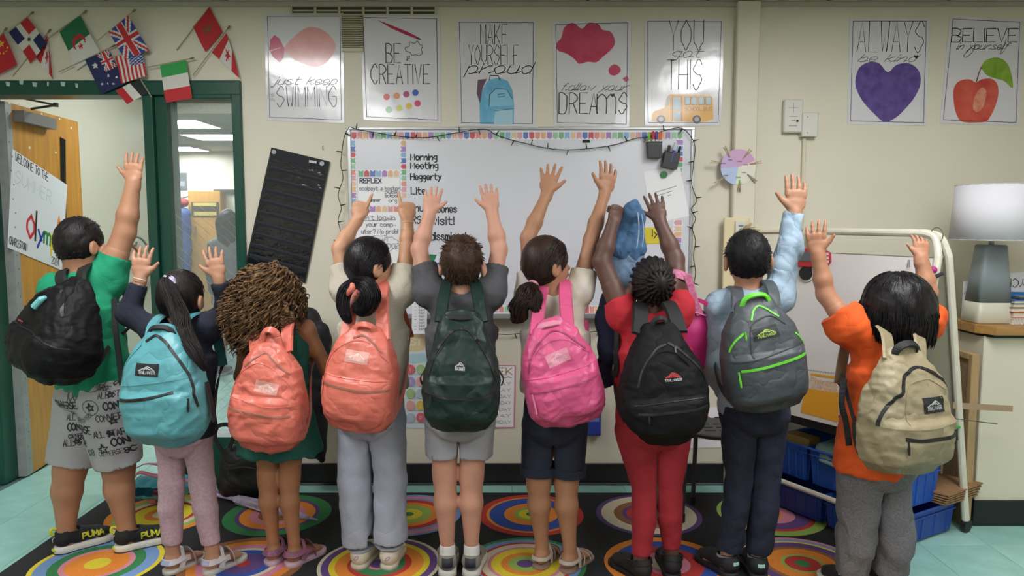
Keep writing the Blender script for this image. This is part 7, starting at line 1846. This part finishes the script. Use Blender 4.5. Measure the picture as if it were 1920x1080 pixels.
# ================================================================== half wall with wooden cap, lamp, books
HWX = 2.20; HY0, HY2 = 3.44, 3.66
struct(box('wall_half', (HWX, HY0, 0), (XR, HY2, .912), M('half_wall_paint', 'D3CDB8', .5, var=.03, vscale=2), None, .004), 'cream half wall at the right of the room', 'wall')
struct(MB().box((HWX-.006, HY0-.012, 0), (XR, HY0+.001, .125), .003).box((HWX-.012, HY0-.012, 0), (HWX+.001, HY2, .125), .003).build('baseboard_half', bbm), 'black vinyl baseboard on the half wall', 'baseboard')
cap = MB().prism([(HWX-.03+.05, HY0-.05), (XR, HY0-.05), (XR, HY2+.04), (HWX-.03, HY2+.04), (HWX-.03, HY0+.03)], (Vector((0, 0, .922)), X_, Y_, Z_), .04)
struct(cap.build('trim_4', M('cap_wood', 'A67C46', .45, var=.15, vscale=10, vstretch=(.6, 6, 6))), 'honey wood cap on the half wall', 'trim')
struct(MB().prism([(HWX+.02, HY0-.03), (XR, HY0-.03), (XR, HY2+.03), (HWX-.01, HY2+.03), (HWX-.01, HY0+.04)], (Vector((0, 0, .908)), X_, Y_, Z_), .014).build('trim_5', darkm), 'dark strip under the wood cap', 'trim')
ZT = .962
LC = P(1850, 603, 3.545); lx, ly = LC.x, 3.545
lp = thing('table_lamp', 'grey tapered table lamp with white drum shade on the half wall', 'lamp', (lx, ly, ZT))
def sqring(hw_, z, n=32, e=.32):
    out = []
    for k in range(n):
        a = 2*math.pi*k/n; c_, s_ = math.cos(a), math.sin(a); out.append((lx+hw_*math.copysign(abs(c_)**e, c_), ly+hw_*.8*math.copysign(abs(s_)**e, s_), z))
    return out
def ringmesh(rings):
    n = len(rings[0]); V = [p for r_ in rings for p in r_]; F = [(i*n+k, i*n+(k+1) % n, (i+1)*n+(k+1) % n, (i+1)*n+k) for i in range(len(rings)-1) for k in range(n)]; F += [tuple(range(n))[::-1], tuple((len(rings)-1)*n+k for k in range(n))]; return V, F
ztop = P(1855, 459, ly).z; zmid = ZT+.10
V, F = ringmesh([sqring(.084, ZT), sqring(.092, ZT+.008), sqring(.088, ZT+.05), sqring(.083, zmid)]); pyd('base_lower', V, F, M('ceramic_cream', 'C3C0AC', .35), lp, True)
V, F = ringmesh([sqring(.083, zmid), sqring(.070, (zmid+ztop)/2), sqring(.058, ztop-.006), sqring(.054, ztop)]); pyd('base_upper', V, F, M('ceramic_grey', '7C8588', .4), lp, True)
z1, z2 = P(1855, 449, ly).z, P(1855, 347, ly).z
MB().lathe([(.012, ztop), (.012, ztop+.03), (.008, ztop+.032), (.008, z2-.06)], (lx, ly, 0), 16).build('stem', steel, lp)
n = 48; sh_ = MB(); pr = [(.188, z1), (.172, z2), (.169, z2), (.185, z1)]; V = []
for (r_, z) in pr: V += [(lx+.012+r_*math.cos(2*math.pi*k/n), ly+r_*math.sin(2*math.pi*k/n), z) for k in range(n)]
sh_.add(V, [(i*n+k, i*n+(k+1) % n, ((i+1) % 4)*n+(k+1) % n, ((i+1) % 4)*n+k) for i in range(4) for k in range(n)]); sh_.build('lamp_shade', M('shade_linen', 'D3D3D8', .8, bump=.1, bscale=300), lp, True)
m = MB(); 
for z, r_ in ((z1, .187), (z2, .171)): m.tube([(lx+.012+r_*math.cos(a*.2618), ly+r_*math.sin(a*.2618), z) for a in range(24)], .003, 6, closed=True)
for a in (0, 2.1, 4.2): m.tube([(lx, ly, z2-.055), (lx+.012+.168*math.cos(a), ly+.168*math.sin(a), z2-.01)], .0025, 5)
m.build('shade_wire', M('shade_rim', 'B9B9BC', .5), lp)
# books and papers at the frame edge
bx0 = P(1876, 560, 3.55).x; z = ZT
for k, (nm, lab, h_, c, x0, dep) in enumerate((('notebook', 'white spiral notebook at the bottom of the book stack', .030, 'C9C4C0', .00, .16), ('book', 'orange book lying second in the stack', .028, 'C2622E', .004, .17), ('book', 'brown book lying third in the stack', .022, '6E4A30', -.004, .16), ('book', 'tan book near the top of the stack', .018, '8F7A58', .002, .15), ('book', 'blue magazine on top of the stack', .016, '2F5FA8', .006, .16))):
    t = thing(nm, lab, 'book', (bx0+x0+.15, 3.55, z), 'books beside the lamp'); MB().box((bx0+x0, 3.46, z), (bx0+x0+.3, 3.46+dep, z+h_*.15), .001).box((bx0+x0, 3.46, z+h_*.85), (bx0+x0+.3, 3.46+dep, z+h_), .001).box((bx0+x0+.29, 3.46, z), (bx0+x0+.3, 3.46+dep, z+h_)).build('cover', M('cover_'+c, c, .5), t)
    box('pages', (bx0+x0+.004, 3.464, z+h_*.15), (bx0+x0+.29, 3.456+dep, z+h_*.85), M('book_pages', 'CFC9B8', .8), t)
    if k == 0:
        m = MB()
        for i in range(18): c_ = Vector((bx0+.006+i*.014, 3.458, z+h_/2)); m.tube([c_+Vector((0, .009*math.cos(a), .016*math.sin(a))) for a in [j*.9 for j in range(7)]], .0018, 4, closed=True)
        m.build('spiral_binding', M('spiral_white', 'C7C7C9', .4), t)
    z += h_
t = thing('phone', 'dark grey phone lying on the blue magazine', 'phone', (bx0+.15, 3.53, z)); box('case', (bx0+.05, 3.49, z), (bx0+.22, 3.57, z+.012), M('phone_grey', '4A4C50', .35), t, .004); box('screen', (bx0+.055, 3.495, z+.012), (bx0+.215, 3.565, z+.0128), M('phone_glass', '22242A', .12), t)
t = thing('recycle_sign', 'white paper sign with upside-down lettering behind the book stack', 'sign', (bx0+.15, 3.63, ZT)); a_ = P(1874, 522, 3.63); FRS = (Vector((bx0-.02, 3.64, ZT)), X_, Z_, -Y_)
MB().prism([(0, 0), (.5, 0), (.5, .27), (0, .215)], FRS, .002).build('sheet', M('plain_paper', 'D5D6DA'), t); MB().prism([(0, .06), (.5, .06), (.5, .13), (0, .14)], (FRS[0]-Y_*.003, X_, Z_, -Y_), .001).build('blue_band', M('sign_blue', '2F7FC4', .5), t)
write('lettering', 'RECYCLE', (FRS[0]-Y_*.003, -X_, -Z_, -Y_), -.30, -.20, .04, .004, inkm, t); write('lettering', 'hill', (FRS[0]-Y_*.004, X_, Z_, -Y_), .0, .06, .045, .010, M('sign_navy', '2A2F6A', .5), t)
t = thing('small_paper', 'pale paper with faint writing standing behind the lamp base', 'paper', (P(1805, 600, 3.66).x+.03, 3.665, ZT)); FRS = (Vector((P(1796, 600, 3.665).x+.02, 3.672, ZT)), X_, Z_, -Y_)
MB().prism([(0, 0), (.09, 0), (.09, .19), (0, .185)], FRS, .002).build('sheet', M('plain_paper', 'D5D6DA'), t); write('lettering', 'MON A', (FRS[0]-Y_*.0025, X_, Z_, -Y_), .005, .12, .014, .0018, pn, t)
# wooden board leaning on the half wall end
t = thing('wooden_board', 'narrow framed particle board standing between easel and half wall', 'board', (2.15, 3.5, 0)); pbm = M('particle_board', '8E7758', .85, var=.2, vscale=60); sft = M('frame_pine', 'A68A62', .7, var=.1, vscale=20, vstretch=(4, 4, .5))
box('panel', (2.140, 3.42, .004), (2.158, 3.63, .80), pbm, t); m = MB().box((2.13, 3.41, 0), (2.168, 3.44, .83), .003).box((2.13, 3.61, 0), (2.168, 3.64, .83), .003); m.box((2.13, 3.44, .80), (2.168, 3.61, .83), .003).build('frame', sft, t)

# ================================================================== stool
sx, sy, sz = .985, 3.53, .455
t = thing('stool', 'dark round-topped metal stool behind the navy trousers child', 'stool', (sx, sy, 0)); skm = M('stool_black', '3A3A3E', .45, .2)
MB().lathe([(.02, sz-.022), (.155, sz-.022), (.168, sz-.014), (.170, sz-.004), (.162, sz), (.02, sz)], (sx, sy, 0), 40).build('seat', skm, t)
m = MB()
for i in range(2):
    for j in range(3): m.box((sx-.07+i*.07, sy-.075+j*.055, sz-.0005), (sx-.02+i*.07, sy-.06+j*.055, sz+.001))
for q_ in range(1): m.build('seat_slots', darkm, t)
for a in (200, 290, 20, 110):
    d = Vector((math.cos(math.radians(a)), math.sin(math.radians(a)), 0)); b0 = Vector((sx, sy, 0))
    MB().tube(crom([b0+d*.10+Z_*(sz-.03), b0+d*.145+Z_*(sz-.036), b0+d*.165+Z_*(sz-.07)], 4)+[b0+d*.178+Z_*.04], .011, 10).build('leg', skm, t); MB().tube([b0+d*.178+Z_*.045, b0+d*.179+Z_*.0], .014, 10).build('foot_cap', M('foot_rubber', '151517', .7), t)

# ================================================================== carried things
# denim jacket in the raised fist
t = thing('denim_jacket', 'light and dark blue denim jacket hanging from a raised fist', 'jacket', P(1160, 745, d7['Y']+.14)); Yj = d7['Y']+.13
dn1 = M('denim_light', '46688C', .85, var=.22, vscale=40, bump=.3, bscale=350, wr=.5, wscale=12); dn2 = M('denim_dark', '2A3450', .85, var=.15, vscale=40, bump=.3, bscale=350, wr=.5, wscale=12); dn3 = M('denim_faded', '6F86A0', .85, var=.15, vscale=40, bump=.3, bscale=350, wr=.5, wscale=12)
J7 = lambda x, y, dy=0: nv(P(x, y, Yj+dy))
fl = Fld(J7(1140, 520)-.12, J7(1215, 375)+.1, .0055)
fl.cone(J7(1182, 386, -.03), J7(1186, 408, -.01), (.022, .014), (.046, .020), .02, xdir=(1, 0, 0)); fl.cone(J7(1186, 408, -.01), J7(1178, 462), (.046, .020), (.066, .030), .03, xdir=(1, 0, 0)); fl.cone(J7(1178, 462), J7(1172, 478), (.066, .030), (.064, .03), .02, xdir=(1, 0, .1)); 
fl.cone(J7(1192, 376, -.05), J7(1186, 400, -.03), .012, .03, .02)
V, Q = fl.mesh(); V = folds(V, Q, 71, .011, 60, (1, 1, .25)); bod = npm('bodice', V, Q, dn1, t)
m = MB(); m.tube(crom([J7(1196, 398, -.055), J7(1198, 430, -.058), J7(1194, 465, -.062)], 6), .0022, 5); m.tube(crom([J7(1203, 402, -.04), J7(1207, 435, -.045), J7(1204, 462, -.05)], 6), .0022, 5); m.build('stitching', M('denim_thread', '9FB0C4', .8), bod)
fl = Fld(J7(1130, 600)-.14, J7(1210, 470)+.12, .006); fl.cone(J7(1176, 474, .01), J7(1172, 540, .01), (.070, .04), (.060, .045), .03, xdir=(1, 0, 0)); fl.cone(J7(1172, 540, .01), J7(1160, 590, .02), (.060, .045), (.05, .04), .03, xdir=(1, 0, 0))
V, Q = fl.mesh(); V = folds(V, Q, 72, .010, 55, (1, 1, .25)); npm('lower_panel', V, Q, dn3, t)
fl = Fld(J7(1120, 745)-.1, J7(1180, 540)+.1, .0055); fl.cone(J7(1140, 560), J7(1136, 600, -.01), .03, .04, .03); fl.cone(J7(1136, 600, -.01), J7(1140, 655, -.02), .04, .036, .02); fl.cone(J7(1140, 655, -.02), J7(1130, 700, -.02), .034, .030, .02); fl.cone(J7(1128, 690, -.02), J7(1138, 722, -.02), .034, .036, .02, flat0=True)
V, Q = fl.mesh(); V = folds(V, Q, 73, .006, 60); npm('sleeve', V, Q, dn2, t)
fl = Fld(J7(1150, 660)-.1, J7(1190, 560)+.1, .006); fl.cone(J7(1160, 575, .02), J7(1152, 650, .03), .04, .03, .02); V, Q = fl.mesh(); V = folds(V, Q, 74, .005, 60); npm('sleeve', V, Q, M('denim_grey', '525C72', .85, var=.1, vscale=40), t)
# magenta lunch bag on the arm
Yl = d7['Y']+.03; JL = lambda x, y, dy=0: nv(P(x, y, Yl+dy))
t = thing('lunch_bag', 'magenta lunch bag hanging by its strap from the bent arm', 'bag', P(1303, 705, Yl)); mg = M('magenta_nylon', 'B8246E', .5, var=.05, vscale=10, bump=.2, bscale=60)
fl = Fld(JL(1250, 715)-.12, JL(1340, 560)+.12, .006); fl.cone(JL(1290, 620), JL(1298, 680), (.075, .045), (.070, .045), .01, xdir=(1, 0, -.1)); fl.cone(JL(1300, 592), JL(1300, 640), (.050, .035), (.068, .045), .02, xdir=(1, 0, 0))
V, Q = fl.mesh(); V = folds(V, Q, 75, .003, 40); pouch = npm('pouch', V, Q, mg, t)
u = unit(d7['ER']-d7['SR']); c = d7['SR']+(d7['ER']-d7['SR'])*.62; ring_band('arm_loop', c, u+nv((.25, 0, 0)), .050, .048, (1, 0, 0), .034, .004, M('pink_web', 'C2557E', .6, col2='D08AA8', vscale=80), t, seg=32)
V, F = strap_mesh([Vector(JL(1288, 515, -.06)), Vector(JL(1296, 540, -.055)), Vector(JL(1302, 562, -.05)), Vector(JL(1312, 590, -.04))], [-Y_]*4, .030, .004, 6); pyd('strap', V, F, M('pink_web', 'C2557E'), t)
V, F = strap_mesh([Vector(JL(1302, 560, -.05)), Vector(JL(1322, 568, -.045)), Vector(JL(1332, 580, -.04)), Vector(JL(1326, 596, -.03))], [-Y_]*4, .016, .004, 6); pyd('handle_loop', V, F, mg, t)
MB().tube([JL(1284, 590, -.048), JL(1305, 586, -.045), JL(1324, 592, -.04)], .003, 6).build('zipper', M('zip_rose', 'D07AA4', .5), pouch)

# ================================================================== coat, floor bags, umbrella
Yk = 3.80; JK = lambda x, y, dy=0: nv(P(x, y, Yk+dy)); blk = M('coat_black', '121317', .7, var=.2, vscale=20, bump=.3, bscale=80)
t = thing('coat', 'black coat hanging on the wall behind the green dress child', 'coat', P(588, 870, Yk))
fl = Fld(JK(540, 880)-.1, JK(640, 580)+.12, .0075); fl.cone(JK(580, 600), JK(590, 640), .06, .085, .03); fl.cone(JK(590, 640), JK(586, 750), (.085, .07), (.08, .07), .03, xdir=(1, 0, 0)); fl.cone(JK(586, 750), JK(588, 840), (.08, .07), (.065, .06), .03, xdir=(1, 0, 0)); fl.cone(JK(600, 620, -.03), JK(612, 720, -.04), .045, .036, .02); fl.cone(JK(600, 820), JK(604, 862), .03, .022, .02)
V, Q = fl.mesh(); V = folds(V, Q, 81, .008, 40); npm('coat_body', V, Q, blk, t)
hk = P(584, 590, YW); MB().tube([hk+Vector((0, 0, .01)), hk+Vector((0, -.10, 0)), hk+Vector((0, -.13, .03))], .006, 6).build('coat_hook', steel, t)
t = thing('floor_bag', 'black rucksack slumped on the floor under the side light', 'bag', P(450, 925, 3.8)); Yk = 3.78; nb2 = nylon('black_c', '0F1012', .55)
fl = Fld(JK(400, 950)-.1, JK(520, 800)+.1, .0075); fl.cone(JK(440, 905), JK(492, 900), .085, .085, .03); fl.cone(JK(436, 850), JK(440, 900), .045, .07, .04); fl.cone(JK(440, 870), JK(500, 868), .06, .07, .04); fl.half((0, 0, .0045), (0, 0, -1), .004)
V, Q = fl.mesh(); V = folds(V, Q, 82, .006, 35); V[:, 2] = np.maximum(V[:, 2], .0042); npm('bag_body', V, Q, nb2, t)
V, F = strap_mesh([Vector(JK(420, 850, -.05)), Vector(JK(404, 822, -.05)), Vector(JK(408, 800, -.05)), Vector(JK(428, 797, -.05)), Vector(JK(438, 815, -.05)), Vector(JK(430, 840, -.05))], [-Y_]*6, .022, .004, 6); pyd('carry_loop', V, F, blkweb, t)
MB().tube([JK(425, 880, -.075), JK(455, 876, -.092), JK(490, 880, -.095)], .004, 6).build('zipper', blkz, t)
t = thing('lunch_box', 'turquoise quilted lunch bag with pink strap lying on the rug', 'bag', P(300, 935, 3.72)); Yk = 3.70; tq = M('turquoise_quilt', '4AA6BC', .5, var=.06, vscale=12, bump=.1, bscale=120)
fl = Fld(JK(240, 945)-.08, JK(365, 870)+.1, .006); fl.cone(JK(272, 912), JK(335, 912), (.058, .085), (.056, .085), .01, xdir=(0, 0, 1)); fl.half((0, 0, .0045), (0, 0, -1), .004)
V, Q = fl.mesh(); N_ = vnorm(V, Q); dq = np.abs(np.sin((V[:, 0]+V[:, 2]*1.2)*52))**.4*np.abs(np.sin((V[:, 0]-V[:, 2]*1.2)*52))**.4; V = V+N_*(dq*.008-.004)[:, None]; V[:, 2] = np.maximum(V[:, 2], .0042); lb = npm('quilted_body', V, Q, tq, t)
pkm = M('strap_pink', 'C97A92', .5)
V, F = strap_mesh([Vector(JK(250, 900, -.06)), Vector(JK(262, 886, -.085)), Vector(JK(290, 892, -.095)), Vector(JK(330, 896, -.095)), Vector(JK(352, 902, -.06))], [Vector((0, -.6, .8))]*5, .020, .004, 6); pyd('pink_piping', V, F, pkm, lb)
V, F = strap_mesh([Vector(JK(256, 878, .02)), Vector(JK(275, 870, 0)), Vector(JK(300, 873, 0)), Vector(JK(320, 882, 0))], [Z_]*4, .022, .004, 6); pyd('top_handle', V, F, pkm, t)
m = MB()
for k in range(4): c = PF(300-k*4, 912+k*9, .03+.012*(3-k)); m.box(c-Vector((.018, .012, .012)), c+Vector((.016, .012, .014)), .004)
m.build('strap_buckles', M('buckle_pink', 'C96A82', .4), t)
a_, b_ = PF(400, 926, .03), PF(596, 975, .024); d = (b_-a_).normalized(); n_ = Vector((-d.y, d.x, 0)); L_ = (b_-a_).length
t = thing('umbrella', 'folded lilac umbrella lying across the rug', 'umbrella', (a_+b_)/2)
lil = M('umbrella_lilac', '9A8BB6', .35, col2='B7AFC6', vscale=30); m = MB(); pts = [a_+d*L_*f for f in (.20, .24, .3, .5, .7, .85, .93)]; m.tube(pts, [.010, .020, .026, .025, .022, .014, .008], 12); cn = m.build('canopy', lil, t, True)
for k in range(6):
    a0 = k*math.pi/3; o_ = lambda r_, a: n_*r_*math.cos(a)+Z_*r_*math.sin(a); MB().tube([pts[1]+o_(.020, a0), pts[3]+o_(.027, a0+.5), pts[5]+o_(.014, a0+1.0)], [.004, .006, .002], 6).build('fold', M('umbrella_silver', 'B5AEBE', .3), cn)
MB().tube([a_+d*L_*.92, b_], [.006, .004], 8).build('tip', M('lilac_plastic', 'A795C4', .35), t)
hk_ = [a_+d*L_*.22, a_+d*L_*.05, a_+d*.0+n_*.004, a_-d*.018+n_*.03, a_+d*.01+n_*.055, a_+d*.07+n_*.05]; MB().tube(crom(hk_, 6), .010, 10).build('handle', M('lilac_plastic', 'A795C4', .35), t)
# blue wall pocket behind the pink backpack
t = thing('wall_pocket', 'blue plastic wall pocket beside the pink backpack', 'holder', (w2(1110, 815)[0], YW-.04, w2(1110, 815)[1])); a_, b_ = w2(1093, 682), w2(1126, 816); bpm = M('pocket_blue', '28409C', .45)
box('back_plate', (a_[0], YW-.008, b_[1]), (b_[0], YW-.001, a_[1]), bpm, t, .002); box('front_pocket', (a_[0]+.004, YW-.05, b_[1]+.01), (b_[0]-.004, YW-.008, b_[1]+.20), bpm, t, .006); box('label_strip', (a_[0]+.015, YW-.052, b_[1]+.09), (b_[0]-.015, YW-.0495, b_[1]+.14), M('pocket_pale', '6C86C8', .5), t)

# ================================================================== hallway things seen through doorway and glass
hoopm = [M('hoop_red', 'A8503A', .45), M('hoop_grey', '7C8078', .45)]
for k, (yy, zz, r_, lab) in enumerate(((5.95, .98, .27, 'orange red hoop hanging on the hallway wall'), (6.05, 1.06, .25, 'grey green hoop hanging on the hallway wall'))):
    o = MB().tube([(HX+.03+.025*k, yy+r_*math.cos(a*.2094), zz+r_*math.sin(a*.2094)) for a in range(30)], .009, 8, closed=True).build('hoop', hoopm[k]); props(o, lab, 'hoop', 'hoops on the hallway wall')
o = MB().tube([(HX, 6.0, 1.24), (HX+.08, 6.0, 1.24), (HX+.09, 6.0, 1.27)], .008, 8).build('wall_peg', steel); props(o, 'steel wall peg carrying the hoops', 'peg')
t = thing('hall_cabinet', 'orange wood cabinet door with black and yellow sign far behind glass', 'cabinet', (-4.25, 10.3, 0)); ye0 = 10.20
a_, b_ = P(352, 358, ye0), P(420, 560, ye0); box('cabinet_body', (a_.x, ye0, 0), (b_.x, HY1-.001, a_.z), M('cabinet_wood', 'B08440', .5, var=.12, vscale=6, vstretch=(5, 5, .6)), t, .005); box('cabinet_base', (a_.x-.005, ye0-.005, 0), (b_.x+.005, HY1-.001, .08), darkm, t)
a_, b_ = P(359, 379, ye0), P(411, 405, ye0); sg = box('sign_plate', (a_.x, ye0-.012, b_.z), (b_.x, ye0-.001, a_.z), M('sign_black', '3A3424', .6), t); h_ = a_.z-b_.z
for f0, f1 in ((.04, .30), (.70, .96)): box('sign_stripe', (a_.x+.03, ye0-.014, b_.z+h_*f0), (b_.x-.03, ye0-.0115, b_.z+h_*f1), M('sign_yellow', 'B5A45A', .6), sg)
MB().tube([P(366, 425, ye0-.02), P(366, 440, ye0-.02)], .012, 8).build('handle', steel, t)
t = thing('hall_coat', 'blue coat with red collar hanging at the hallway end', 'coat', P(340, 520, 9.9)); fl = Fld(nv(P(315, 545, 10.0))-.2, nv(P(362, 365, 10.0))+.2, .02); Yk = 10.1; fl.cone(JK(340, 400), JK(340, 470), (.12, .09), (.13, .1), .04, xdir=(1, 0, 0)); fl.cone(JK(340, 470), JK(340, 540), (.13, .1), (.14, .1), .04, xdir=(1, 0, 0)); V, Q = fl.mesh(); V = folds(V, Q, 91, .015, 20); npm('coat_body', V, Q, M('coat_blue', '21407A', .7), t)
fl = Fld(JK(338, 380)-.2, JK(338, 380)+.2, .015); fl.cone(JK(332, 382), JK(345, 380), .06, .06, .03); V, Q = fl.mesh(); npm('collar', V, Q, M('collar_red', '9A2A34', .7), t); MB().tube([JK(339, 372, 0), nv((JK(339, 366)[0], HY1, JK(339, 366)[2]))], .01, 6).build('coat_hook', steel, t)
t = thing('hall_notice', 'grey notice sheet on the far hallway wall', 'notice', P(339, 356, HY1)); a_, b_ = P(327, 324, HY1-.01), P(351, 356, HY1-.01); box('sheet', (a_.x, HY1-.012, b_.z), (b_.x, HY1-.001, a_.z), M('notice_grey', '5B6064', .6), t); box('sheet_print', (a_.x+.03, HY1-.014, b_.z+.05), (b_.x-.03, HY1-.0115, (a_.z+b_.z)/2), M('notice_pale', '8C9194', .6), t)
o = box('hall_rail', (P(398, 358, 10.3).x, HY1-.06, P(398, 361, 10.3).z), (P(470, 358, 10.3).x, HY1-.001, P(398, 355, 10.3).z), M('rail_dark', '3A3F42', .5)); props(o, 'dark rail on the far hallway wall', 'rail')
dh = person(dict(label='person with long black hair in grey jacket walking away in the hallway', skin='A97C66', heel=[(411, 706), (452, 706)], fyaw=(0, 0), yaw=0, hyaw=0, foot=.24,
    neck=(428, 446), pelvis=(432, 566), head=(428, 416), sL=(404, 462), sR=(454, 462), eL=(396, 510), eR=(462, 510), wL=(402, 555, .1), wR=(456, 555, .1), hL=[(404, 580, .12)], hR=[(454, 580, .12)], kL=(416, 640), kR=(450, 640), skull=(.076, .09, .10), arm=(.042, .036, .034, .024), leg=(.07, .05, .048, .03)))
dh['root']['group'] = 'people in the hallway'
shirt(dh, M('grey_jacket', '5C6064', .85, var=.1, vscale=20), P(430, 545, dh['Y']).z, (1.9, 1.9), seed=12, sl_r=.02, loose=.02)
fl = Fld(dh['PV']-nv((.3, .3, .4)), dh['PV']+nv((.3, .3, .2)), .009); fl.cone(dh['PV']+ZV*.12, nv((dh['PV'][0], dh['PV'][1], P(430, 612, dh['Y']).z)), (.13, .11), (.19, .16), .02, flat=True, xdir=(1, 0, 0)); cloth('skirt', dh, fl, M('floral_teal', '5C8C94', .8, col2='B9C0C8', vscale=30), 14, .008, 40, (1, 1, .1))
fl = Fld(dh['H']-.36, dh['H']+.2, .009); fl.ell(dh['hl'](0, -.012, .008), (.094, .106, .110), dh['R'], 0); fl.cone(dh['hl'](0, -.05, -.02), dh['hl'](0, -.07, -.26), (.095, .06), (.085, .04), .03, xdir=(1, 0, 0)); fl.half(dh['H']+dh['R'][1]*.05, dh['R'][1], .01); V, Q = fl.mesh(); V = folds(V, Q, 15, .006, 60, (1, 1, .1)); npm('hair', V, Q, hairm('141216', '26201F'), dh['root'])
for w_ in 'LR': sneaker(dh, w_, .25, M('black_mesh', '17191C'), M('sole_grey', '8A8A8C', .6), .026, lining=M('grey_lining', '8F9298'))
